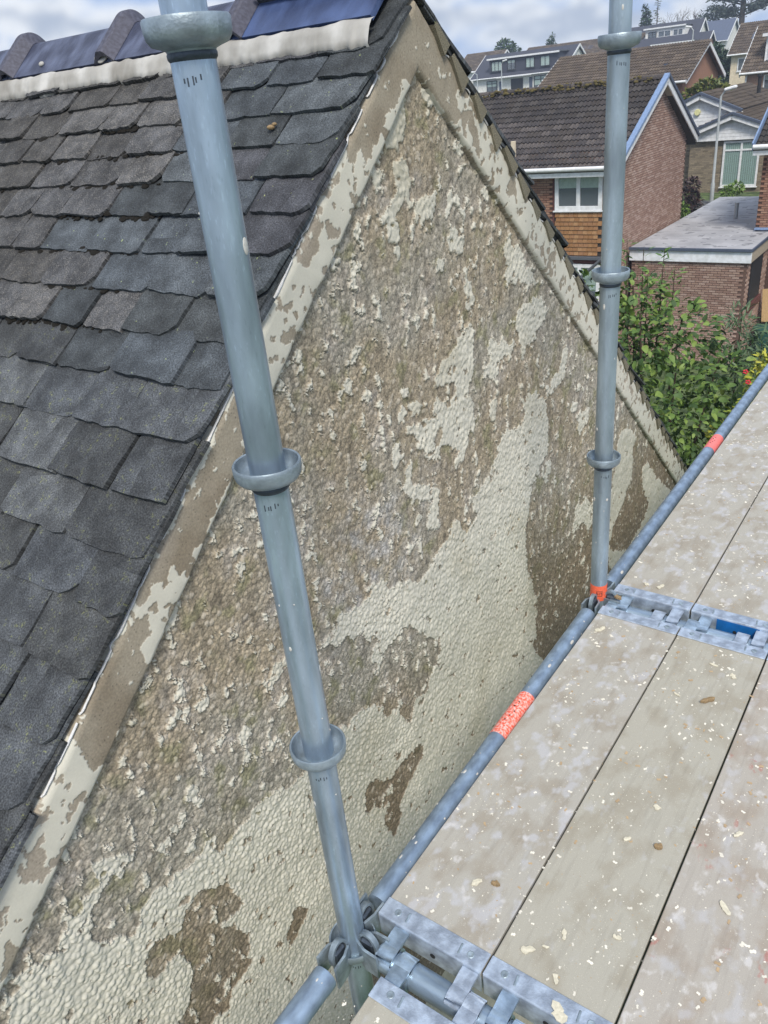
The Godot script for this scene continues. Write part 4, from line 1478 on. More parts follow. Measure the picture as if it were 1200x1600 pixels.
# bricks laid on a plane: o is the lower left corner, ux the direction along; `single` of them are parts, the rest one mass
func bricks(parent: Node3D, o: Vector3, ux: Vector3, out: Vector3, w: float, h: float, mats: Array, single: int, skip: Array, gable := 0.0, from_top := true) -> void:
	var bw := 0.225
	var bh := 0.075
	var mesh := BoxMesh.new()
	mesh.size = Vector3(bw - 0.016, bh - 0.017, 0.03)
	var basis := Basis(ux, Vector3.UP, ux.cross(Vector3.UP))
	var spots := []
	var rows := int((h + gable) / bh)
	for rr in rows:
		var r := rows - 1 - rr if from_top else rr
		var y := (r + 0.5) * bh
		var n := int(w / bw) + 1
		for k in n:
			var x := (k + 0.5) * bw + (0.1125 if r % 2 else 0.0)
			var s := 1.0
			if x + bw * 0.5 > w + 0.12:
				continue
			if x + bw * 0.5 > w: 
				continue
			if gable > 0.0 and y > h and absf(x - w * 0.5) > w * 0.5 * (1.0 - (y - h) / gable) - 0.1:
				continue
			var hit := false
			for q in skip:
				if x > q[0] - 0.08 and x < q[2] + 0.08 and y > q[1] - 0.03 and y < q[3] + 0.03:
					hit = true
			if hit:
				continue
			spots.append(Transform3D(basis, o + ux * x + Vector3.UP * y + out * (-0.0105 + rng.randf_range(0.0, 0.003))))
	var done := mini(single, spots.size())
	for k in done:
		mesh_obj("brick", mesh, mats[rng.randi() % mats.size()], parent, spots[k])
	if spots.size() > done:
		var tints := []
		var cols := []
		for m in mats:
			cols.append((m as StandardMaterial3D).albedo_color.srgb_to_linear() * 1.2)
		for k in range(done, spots.size()):
			tints.append(cols[rng.randi() % cols.size()])
		swarm("brickwork", mesh, M.tile_any, parent, spots.slice(done), tints)

# a two-roll concrete roof tile, wavy across and thick at the tail
func tile_mesh(w: float, l: float) -> ArrayMesh:
	var st := new_st()
	var n := 12
	var pts := []
	for k in n + 1:
		var t := k / float(n)
		var y := 0.052 * pow(absf(sin(PI * (t * 2.0 + 0.12))), 1.4)
		pts.append(Vector2((t - 0.5) * w * 1.0, y))
	st.set_smooth_group(1)
	for k in n:
		var a: Vector2 = pts[k]
		var b: Vector2 = pts[k + 1]
		quad(st, Vector3(a.x, a.y + 0.042, l * 0.5), Vector3(b.x, b.y + 0.042, l * 0.5), Vector3(b.x, b.y, -l * 0.62), Vector3(a.x, a.y, -l * 0.62), Vector3.UP)
	st.set_smooth_group(-1)
	for k in n:
		var a: Vector2 = pts[k]
		var b: Vector2 = pts[k + 1]
		quad(st, Vector3(a.x, a.y + 0.042, l * 0.5), Vector3(b.x, b.y + 0.042, l * 0.5), Vector3(b.x, b.y - 0.012, l * 0.5), Vector3(a.x, a.y - 0.012, l * 0.5), Vector3(0, 0, 1))
	st.generate_normals()
	return st.commit()

# tiles on a slope: o is the eave end on the left, ux along the eave, up the slope direction
func tiles(parent: Node3D, o: Vector3, ux: Vector3, up: Vector3, w: float, l: float, tw: float, gauge: float, single: int, cols: Array, mats: Array) -> void:
	var mesh := tile_mesh(tw, gauge)
	var nrm := up.cross(ux)
	if nrm.y < 0.0: nrm = -nrm
	var basis := Basis(ux, nrm, -up)
	if basis.determinant() < 0.0: basis = Basis(-ux, nrm, -up)
	var spots := []
	var rows := int(round(l / gauge))
	var nc := int(round(w / tw))
	for r in rows:
		for k in nc:
			var p := o + ux * ((k + 0.5) * tw) + up * ((r + 0.5) * gauge) + nrm * (0.004 + rng.randf_range(-0.003, 0.003))
			spots.append(Transform3D(basis.rotated(nrm, rng.randf_range(-0.006, 0.006)), p))
	var order := range(spots.size())
	var done := mini(single, spots.size())
	for k in done:
		mesh_obj("roof_tile", mesh, mats[rng.randi() % mats.size()], parent, spots[order[k]])
	if spots.size() > done:
		var tints := []
		for k in range(done, spots.size()):
			tints.append(cols[rng.randi() % cols.size()] * rng.randf_range(0.85, 1.1))
		swarm("tile_courses", mesh, M.tile_any, parent, spots.slice(done), tints)

# a framed window facing +z (or turned), o its lower left corner; lights = columns
func window(parent: Node3D, o: Vector3, w: float, h: float, cols: int, frame: Material, inner: Material, inner_h: float, yaw := 0.0, fr := 0.07, transom := 0.0) -> void:
	var xf := Transform3D(Basis(Vector3.UP, yaw), o)
	var win := Node3D.new()
	win.name = "window"
	parent.add_child(win, true)
	var fs := new_st()
	var b := func(x0: float, y0: float, x1: float, y1: float, z0: float, z1: float, st: SurfaceTool) -> void:
		bbox(st, Vector3(x1 - x0, y1 - y0, z1 - z0), 0.006, xf * Transform3D(Basis(), Vector3((x0 + x1) * 0.5, (y0 + y1) * 0.5, (z0 + z1) * 0.5)))
	b.call(0.0, 0.0, w, fr, -0.026, 0.035, fs)
	b.call(0.0, h - fr, w, h, -0.026, 0.035, fs)
	b.call(0.0, fr, fr, h - fr, -0.026, 0.035, fs)
	b.call(w - fr, fr, w, h - fr, -0.026, 0.035, fs)
	for k in range(1, cols):
		var x := w * k / cols
		b.call(x - fr * 0.5, fr, x + fr * 0.5, h - fr, -0.026, 0.032, fs)
	if transom > 0.0:
		b.call(fr, h - transom - fr * 0.4, w - fr, h - transom + fr * 0.4, -0.026, 0.030, fs)
	obj("frame", fs, frame, win)
	var ss := new_st()
	b.call(-0.05, -0.05, w + 0.05, -0.003, -0.026, 0.07, ss)
	obj("sill", ss, frame, win)
	for k in cols:
		var gs := new_st()
		b.call(w * k / cols + fr * 0.5, fr * 0.6, w * (k + 1) / cols - fr * 0.5, h - fr * 0.6, 0.004, 0.010, gs)
		obj("pane", gs, M.pane, win)
	var ds := new_st()
	b.call(fr * 0.4, fr * 0.4, w - fr * 0.4, h - fr * 0.4, -0.027, -0.023, ds)
	obj("dark_room", ds, M.black, win)
	if inner != null and inner_h > 0.0:
		var bs := new_st()
		if inner == M.blind_teal:
			var n := int(w / 0.09)
			for k in n:
				bbox(bs, Vector3(0.075, h * inner_h, 0.004), 0.0, xf * Transform3D(Basis(Vector3.UP, 0.2), Vector3((k + 0.5) * w / n, h - h * inner_h * 0.5 - 0.02, -0.012)))
		else:
			b.call(fr * 0.5, h - h * inner_h, w - fr * 0.5, h - fr * 0.5, -0.016, -0.010, bs)
		obj("blind", bs, inner, win)

# walls with gable ends: ridge along x; the body is one solid
func body(parent: Node3D, x0: float, x1: float, zf: float, zb: float, yg: float, ye: float, rise: float, m: Material) -> void:
	var st := new_st()
	var d := zf - zb
	prism(st, PackedVector2Array([Vector2(0, yg), Vector2(d, yg), Vector2(d, ye), Vector2(d * 0.5, ye + rise), Vector2(0, ye)]), x1 - x0, Transform3D(Basis(Vector3(0, 0, -1), Vector3.UP, Vector3(1, 0, 0)), Vector3(x0, 0, zf)))
	obj("wall", st, m, parent)

func slab_roof(parent: Node3D, x0: float, x1: float, zf: float, zb: float, ye: float, rise: float, m: Material, over := 0.3, lift := 0.02) -> Node3D:
	var roof := Node3D.new()
	roof.name = "roof"
	parent.add_child(roof, true)
	var zm := (zf + zb) * 0.5
	var hd := (zf - zb) * 0.5
	for s in [1.0, -1.0]:
		var st := new_st()
		var e := Vector3(0, ye - over * rise / hd + lift, zm + s * (hd + over))
		var r := Vector3(0, ye + rise + lift, zm)
		var up := (r - e).normalized()
		var n := Vector3(0, up.z * -s, 0)
		n = Vector3(0, absf(up.z), s * absf(up.y)) * 0.06
		var A := Vector3(x0, 0, 0)
		var B := Vector3(x1, 0, 0)
		quad(st, A + e + n, B + e + n, B + r + n, A + r + n, Vector3(0, 1, s))
		quad(st, A + e, B + e, B + r, A + r, Vector3(0, -1, -s))
		quad(st, A + e, B + e, B + e + n, A + e + n, Vector3(0, 0, s))
		quad(st, A + e, A + r, A + r + n, A + e + n, Vector3(-1, 0, 0))
		quad(st, B + e, B + r, B + r + n, B + e + n, Vector3(1, 0, 0))
		obj("slope", st, m, roof)
	return roof

func bar(parent: Node3D, called: String, a: Vector3, b: Vector3, w: float, h: float, m: Material) -> MeshInstance3D:
	var st := new_st()
	var y := (b - a).normalized()
	var x := y.cross(Vector3.UP).normalized()
	if x.length() < 0.5: x = Vector3(1, 0, 0)
	bbox(st, Vector3(w, a.distance_to(b), h), 0.006, Transform3D(Basis(x, y, x.cross(y)), (a + b) * 0.5))
	return obj(called, st, m, parent)

func gutter(parent: Node3D, a: Vector3, b: Vector3, m: Material) -> void:
	var st := new_st()
	tube(st, a, b, 0.065, 14)
	obj("gutter", st, m, parent)

func brick_house() -> void:
	var t := thing("brick_house", "red brown brick house with dark wavy tiled roof and orange hung tiles below the window", "house")
	var x1 := -8.85
	var x0 := -18.3
	body(t, x0, x1, -25.97, -33.03, -7.7, -1.0, 1.98, M.mortar_dark)
	var front := Node3D.new()
	front.name = "front_wall"
	t.add_child(front)
	# front: bricks left of the window bay; the bay itself holds window and hung tiles
	var bx0 := -10.96
	var bx1 := -9.24
	bricks(front, Vector3(-13.6, -4.6, -25.95), Vector3.RIGHT, Vector3(0, 0, 1), 4.75, 3.3, M.brick_front, 300, [[-10.96 + 13.6, -1.0, -9.24 + 13.6, 3.0], [-10.8 + 13.6, -1.0, -9.2 + 13.6, 0.9]])
	var side := Node3D.new()
	side.name = "gable_wall"
	t.add_child(side)
	bricks(side, Vector3(-8.83, -7.0, -25.97), Vector3(0, 0, -1), Vector3(1, 0, 0), 7.06, 6.0, M.brick, 0, [], 1.98)
	bar(t, "lintel_board", Vector3(bx0, -1.17, -25.94), Vector3(bx1, -1.17, -25.94), 0.05, 0.17, M.dark_red)
	bar(t, "bay_post", Vector3(bx0 - 0.02, -4.0, -25.94), Vector3(bx0 - 0.02, -1.1, -25.94), 0.06, 0.03, M.dark_red)
	window(t, Vector3(-10.92, -2.52, -25.93), 1.62, 1.26, 2, M.upvc, M.blind, 0.46, 0.0, 0.13)
	var hung := Node3D.new()
	hung.name = "hung_tile_panel"
	t.add_child(hung)
	var bs := new_st()
	box(bs, Vector3(-10.92, -3.95, -25.96), Vector3(-9.28, -2.58, -25.945))
	obj("batten_board", bs, M.sarking, hung)
	var tm := BoxMesh.new()
	tm.size = Vector3(0.155, 0.145, 0.016)
	for r in 10:
		for k in 10:
			var x := -10.92 + 0.082 + k * 0.164 + (0.04 if r % 2 else -0.0)
			if x > -9.33: continue
			mesh_obj("hung_tile", tm, M.hung[rng.randi() % 4], hung, Transform3D(Basis(Vector3(1, 0, 0), -0.20).rotated(Vector3(0, 0, 1), rng.randf_range(-0.008, 0.008)), Vector3(x, -2.66 - r * 0.135, -25.922)))
	bar(t, "lead_apron", Vector3(-11.0, -4.02, -25.86), Vector3(-9.2, -4.02, -25.86), 0.16, 0.10, M.lead)
	bar(t, "lower_lintel", Vector3(-11.0, -4.15, -25.93), Vector3(-9.2, -4.15, -25.93), 0.06, 0.10, M.dark_red)
	window(t, Vector3(-10.75, -5.5, -25.93), 1.45, 1.27, 2, M.upvc, M.blind, 0.7, 0.0, 0.12)
	# slanting rainwater pipe
	var ps := new_st()
	tube(ps, Vector3(-10.35, -5.05, -25.6), Vector3(-9.15, -4.0, -25.6), 0.05, 12)
	obj("slanting_pipe", ps, M.lead, t)
	# roof: eave at z -25.5, y -0.97; ridge at z -29.5, y 1.05
	var roof := slab_roof(t, x0 - 0.2, -8.62, -25.97, -33.03, -1.13, 2.02, M.sarking, 0.45, 0.03)
	var up := Vector3(0, 2.02, -3.53).normalized()
	var cols := [Color(0.085, 0.073, 0.073), Color(0.065, 0.057, 0.058), Color(0.108, 0.095, 0.091), Color(0.077, 0.064, 0.059)]
	tiles(roof, Vector3(-18.30, -1.285, -25.52), Vector3.RIGHT, up, 9.6, 4.56, 0.30, 0.304, 300, cols, M.tile)
	gutter(t, Vector3(-18.4, -1.06 - 0.16, -25.42), Vector3(-8.95, -1.06 - 0.16, -25.42), M.upvc)
	bar(t, "fascia_board", Vector3(-18.4, -1.36, -25.52), Vector3(-8.9, -1.36, -25.52), 0.03, 0.22, M.upvc)
	var ridge_pt := Vector3(-8.60, 1.05, -29.5)
	for s in [1.0, -1.0]:
		var e := Vector3(-8.60, -1.10, -29.5 + s * 4.02)
		bar(t, "barge_board", e + Vector3(0.02, -0.10, 0), ridge_pt + Vector3(0.02, -0.10, 0), 0.04, 0.20, M.upvc)
		var n := 15
		for k in n:
			var a := e.lerp(ridge_pt, k / float(n)) + Vector3(0.0, 0.06, 0)
			var b := e.lerp(ridge_pt, (k + 0.97) / float(n)) + Vector3(0.0, 0.08, 0)
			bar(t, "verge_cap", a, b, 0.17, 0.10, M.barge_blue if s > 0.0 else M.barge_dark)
		var sf := new_st()
		quad(sf, Vector3(-8.83, e.y - 0.16, e.z), Vector3(-8.60, e.y - 0.16, e.z), ridge_pt + Vector3(0, -0.16, 0), ridge_pt + Vector3(-0.23, -0.16, 0), Vector3(0, -1, s))
		obj("soffit", sf, M.soffit, t)
	var n := 21
	for k in n:
		var xa := -18.4 + k * 0.465
		var st := new_st()
		var prof := PackedVector2Array()
		for q in 9:
			var a := PI * q / 8.0
			prof.append(Vector2(cos(a) * 0.13, sin(a) * 0.12))
		prism(st, prof, 0.455, Transform3D(Basis(Vector3(0, 0, -1), Vector3.UP, Vector3(1, 0, 0)), Vector3(xa, 1.02, -29.5)))
		obj("ridge_cap", st, M.tile[k % 4], t)
	var tuft := SphereMesh.new()
	tuft.radius = 0.5
	tuft.height = 1.0
	tuft.radial_segments = 7
	tuft.rings = 4
	var mossy := []
	for k in 240:
		var s := rng.randf_range(0.03, 0.11)
		mossy.append(Transform3D(Basis(Vector3.UP, rng.randf() * TAU).scaled(Vector3(s * 1.6, s, s)), Vector3(rng.randf_range(-17.0, -9.0), 1.04 + rng.randf_range(-0.08, 0.10), -29.5 + rng.randf_range(-0.05, 0.30))))
	swarm("moss", tuft, mottled(srgb(98, 88, 52), 1.0, 0.0, 0.1, M.grain), t, mossy)
	bar(t, "soil_vent", Vector3(-12.55, -0.85, -26.2), Vector3(-12.55, -0.36, -26.2), 0.13, 0.13, M.cream)

func garage() -> void:
	var t := thing("flat_roofed_garage", "brick garage with grey felt flat roof and white fascia beside the red brown house", "garage")
	var st := new_st()
	box(st, Vector3(-8.66, -7.75, -38.0), Vector3(-4.98, -4.0, -27.15))
	obj("wall", st, M.mortar_brick, t)
	var fw := Node3D.new()
	fw.name = "front_wall"
	t.add_child(fw)
	bricks(fw, Vector3(-8.66, -7.75, -27.135), Vector3.RIGHT, Vector3(0, 0, 1), 3.68, 3.45, M.brick, 300, [])
	var sw := Node3D.new()
	sw.name = "side_wall"
	t.add_child(sw)
	bricks(sw, Vector3(-4.965, -7.75, -27.15), Vector3(0, 0, -1), Vector3(1, 0, 0), 3.0, 3.45, M.brick, 0, [[0.5, 1.95, 2.1, 3.4]])
	var rf := new_st()
	box(rf, Vector3(-8.72, -3.98, -38.1), Vector3(-4.86, -3.88, -27.0), 0.02)
	obj("felt_roof", rf, M.felt, t)
	var ed := new_st()
	box(ed, Vector3(-8.74, -3.965, -26.98), Vector3(-4.84, -3.865, -27.03), 0.01)
	obj("roof_edge", ed, M.barge_dark, t)
	var e2 := new_st()
	box(e2, Vector3(-4.88, -3.965, -27.04), Vector3(-4.83, -3.865, -38.0), 0.01)
	obj("roof_edge", e2, M.barge_dark, t)
	var fb := new_st()
	box(fb, Vector3(-8.72, -4.31, -27.05), Vector3(-4.86, -3.968, -27.09), 0.006)
	obj("fascia", fb, M.fascia, t)
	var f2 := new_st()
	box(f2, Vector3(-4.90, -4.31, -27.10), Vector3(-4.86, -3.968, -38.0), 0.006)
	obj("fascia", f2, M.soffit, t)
	var w := new_st()
	box(w, Vector3(-4.97, -5.75, -27.7), Vector3(-4.945, -4.36, -29.2), 0.004)
	obj("side_window", w, M.black, t)
	var s := new_st()
	box(s, Vector3(-4.97, -6.0, -27.6), Vector3(-4.88, -5.77, -29.3), 0.01)
	obj("window_sill", s, M.dark_red, t)
	var v := new_st()
	tube(v, Vector3(-6.72, -3.88, -32.6), Vector3(-6.72, -3.32, -32.6), 0.07, 14)
	obj("roof_vent", v, M.post, t)
	# felt laps
	for k in 6:
		var l := new_st()
		box(l, Vector3(-8.70, -3.880, -28.6 - k * 1.55), Vector3(-4.88, -3.874, -28.66 - k * 1.55))
		obj("felt_lap", l, M.felt, t)
	# what stands beside it
	var b := thing("timber_panel", "pale timber board leaning beside the garage at the right edge", "board", Vector3(-4.6, -6.9, -29.4))
	var bs := new_st()
	bbox(bs, Vector3(0.9, 1.1, 0.04), 0.005, Transform3D(Basis(Vector3(1, 0, 0), -0.2).rotated(Vector3(0, 0, 1), 0.12), Vector3(0.22, 0.75, 0)))
	obj("panel", bs, M.wood, b)
	var g := thing("garden_bin", "dark green bin beside the garage at the right edge", "bin", Vector3(-4.45, -7.6, -28.7))
	var gs := new_st()
	lathe(gs, [Vector2(0, 0), Vector2(0.34, 0.0), Vector2(0.42, 0.8), Vector2(0.0, 0.8)], 16, Transform3D())
	obj("tub", gs, M.green_box, g)
	var gl := new_st()
	lathe(gl, [Vector2(0.45, 0.803), Vector2(0.45, 0.86), Vector2(0.2, 0.93), Vector2(0, 0.94)], 16, Transform3D())
	obj("lid", gl, M.green_box, g)

func right_house() -> void:
	var t := thing("neighbour_house", "brick house cut by the right edge above the garage roof", "house")
	body(t, -5.5, 6.0, -30.2, -37.2, -7.7, -1.0, 1.98, M.mortar_dark)
	var fw := Node3D.new()
	fw.name = "front_wall"
	t.add_child(fw)
	bricks(fw, Vector3(-5.5, -4.0, -30.18), Vector3.RIGHT, Vector3(0, 0, 1), 1.6, 2.9, M.brick_front, 260, [])
	var roof := slab_roof(t, -5.75, 6.2, -30.2, -37.2, -1.13, 2.0, M.sarking, 0.45, 0.03)
	tiles(roof, Vector3(-5.72, -1.285, -29.76), Vector3.RIGHT, Vector3(0, 2.0, -3.5).normalized(), 3.0, 4.56, 0.30, 0.304, 0, [Color(0.10, 0.085, 0.075), Color(0.08, 0.07, 0.065)], M.tile)
	gutter(t, Vector3(-5.75, -1.2, -29.66), Vector3(6.2, -1.2, -29.66), M.upvc)
	bar(t, "fascia_board", Vector3(-5.75, -1.36, -29.75), Vector3(6.2, -1.36, -29.75), 0.03, 0.22, M.upvc)
	bar(t, "barge_board", Vector3(-5.77, -1.2, -29.7), Vector3(-5.77, 1.0, -33.7), 0.05, 0.26, M.barge_blue)
	bar(t, "lead_flashing", Vector3(-5.5, -3.80, -30.1), Vector3(-3.9, -3.80, -30.1), 0.2, 0.06, M.barge_blue)

func cladding(parent: Node3D, xl: float, xr: float, y0: float, ye: float, xa: float, ya: float, z: float) -> void:
	var y := y0
	while y < ya - 0.08:
		var l := xl
		var r := xr
		var yt := y + 0.15
		if yt > ye:
			var k := (yt - ye) / (ya - ye)
			l = lerpf(xl, xa, k)
			r = lerpf(xr, xa, k)
		if r - l > 0.1:
			var st := new_st()
			bbox(st, Vector3(r - l, 0.148, 0.02), 0.004, Transform3D(Basis(Vector3(1, 0, 0), -0.06), Vector3((l + r) * 0.5, y + 0.074, z)))
			obj("cladding_board", st, M.upvc, parent)
		y += 0.15

func bungalow() -> void:
	var t := thing("bungalow", "bungalow with two white clad gables and brown brick wall behind the garage", "house")
	var st := new_st()
	box(st, Vector3(-13.2, -5.2, -53.0), Vector3(-9.75, -1.0, -43.1))
	box(st, Vector3(-11.4, -5.2, -53.0), Vector3(-7.8, -1.9, -42.55))
	obj("wall", st, M.bungalow_brick, t)
	var rm := mottled(srgb(104, 92, 82), 0.9, 0.0, 0.5, M.grain)
	# gable roofs run away from us
	for e in [[-11.18, -0.02, 1.95, -0.86, -43.0, -52.0], [-9.51, -0.92, 1.80, -1.58, -42.4, -52.0]]:
		var roof := Node3D.new()
		roof.name = "roof"
		t.add_child(roof, true)
		for s in [-1.0, 1.0]:
			var sl := new_st()
			var a := Vector3(e[0], e[1], e[4] + 0.25)
			var b := Vector3(e[0] + s * e[2], e[3], e[4] + 0.25)
			var dz := Vector3(0, 0, e[5] - e[4])
			var up := Vector3(0, 0.06, 0)
			quad(sl, a + up, b + up, b + dz + up, a + dz + up, Vector3(s, 1, 0))
			quad(sl, a, b, b + dz, a + dz, Vector3(-s, -1, 0))
			quad(sl, a, b, b + up, a + up, Vector3(0, 0, 1))
			quad(sl, b, b + dz, b + dz + up, b + up, Vector3(s, 0, 0))
			obj("slope", sl, rm, roof)
			bar(roof, "barge_board", a + Vector3(0, -0.09, 0.03), b + Vector3(0, -0.09, 0.03), 0.04, 0.20, M.upvc)
			bar(roof, "verge_cap", a + Vector3(0, 0.07, 0.02), b + Vector3(0, 0.07, 0.02), 0.20, 0.11, M.barge_dark)
			var upv := (a - b).normalized()
			tiles(roof, b + Vector3(0, 0.075, -0.2), Vector3(0, 0, -1), upv, 8.7, a.distance_to(b), 0.30, 0.30, 0, [Color(0.135, 0.105, 0.082), Color(0.115, 0.09, 0.07), Color(0.15, 0.12, 0.095)], M.tile)
		var cl := Node3D.new()
		cl.name = "gable_cladding"
		t.add_child(cl, true)
		cladding(cl, e[0] - e[2] + 0.1, e[0] + e[2] - 0.1, e[3] - (0.9 if e[2] > 1.9 else 0.42), e[3], e[0], e[1], e[4] + 0.03)
	window(t, Vector3(-9.85, -4.05, -42.51), 1.62, 2.0, 2, M.upvc, M.blind_teal, 0.95, 0.0, 0.09, 0.40)
	bar(t, "plinth", Vector3(-11.4, -4.75, -42.5), Vector3(-7.8, -4.75, -42.5), 0.06, 0.7, M.black)
	var ab := new_st()
	lathe(ab, [Vector2(0, 0.06), Vector2(0.13, 0.06), Vector2(0.15, 0.0), Vector2(0.15, -0.05)], 8, Transform3D(Basis(Vector3(1, 0, 0), PI * 0.5), Vector3(-11.30, -0.76, -42.92)))
	obj("alarm_box", ab, M.yellow_box, t)
	var fl := new_st()
	tube(fl, Vector3(-9.55, -0.30, -47.0), Vector3(-9.55, 0.42, -47.0), 0.09, 12)
	tube(fl, Vector3(-9.55, 0.42, -47.0), Vector3(-9.55, 0.55, -47.0), 0.13, 12)
	obj("flue", fl, M.black, t)

# a plainer house further off: tiled or slated roof along x, with its own windows
func far_house(called: String, label: String, x0: float, x1: float, zf: float, zb: float, yg: float, ye: float, rise: float, wall: Material, roof_m: Material, tile_cols: Array, tw: float) -> Node3D:
	var t := thing(called, label, "house", Vector3.ZERO, "")
	body(t, x0, x1, zf, zb, yg, ye, rise - 0.05, wall)
	var roof := slab_roof(t, x0 - 0.3, x1 + 0.3, zf, zb, ye, rise, roof_m, 0.35, 0.02)
	if tile_cols.size() > 0:
		var hd := (zf - zb) * 0.5
		var up := Vector3(0, rise, -hd).normalized()
		var e := Vector3(x0 - 0.3, ye - 0.35 * rise / hd + 0.085, zf + 0.35)
		tiles(roof, e, Vector3.RIGHT, up, x1 - x0 + 0.6, Vector2(hd + 0.35, rise + 0.35 * rise / hd).length(), tw, tw * 1.05, 0, tile_cols, M.tile)
	for s in [1.0, -1.0]:
		var zm := (zf + zb) * 0.5
		var hd := (zf - zb) * 0.5
		for x in [x0 - 0.31, x1 + 0.31]:
			bar(t, "barge_board", Vector3(x, ye - 0.35 * rise / hd, zm + s * (hd + 0.35)), Vector3(x, ye + rise, zm), 0.05, 0.22, M.upvc)
	gutter(t, Vector3(x0 - 0.3, ye - 0.12, zf + 0.42), Vector3(x1 + 0.3, ye - 0.12, zf + 0.42), M.upvc)
	return t

func dormer(parent: Node3D, x0: float, x1: float, y0: float, y1: float, zf: float, zb: float, face: Material, trim: Material, roof_m: Material) -> Node3D:
	var d := Node3D.new()
	d.name = "dormer"
	parent.add_child(d, true)
	var st := new_st()
	box(st, Vector3(x0, y0, zf), Vector3(x1, y1, zb))
	obj("cheek", st, face, d)
	var r := new_st()
	box(r, Vector3(x0 - 0.2, y1 + 0.003, zf + 0.25), Vector3(x1 + 0.2, y1 + 0.14, zb), 0.01)
	obj("flat_roof", r, roof_m, d)
	var f := new_st()
	box(f, Vector3(x0 - 0.22, y1 - 0.08, zf + 0.26), Vector3(x1 + 0.22, y1 + 0.10, zf + 0.30), 0.01)
	obj("fascia", f, trim, d)
	return d

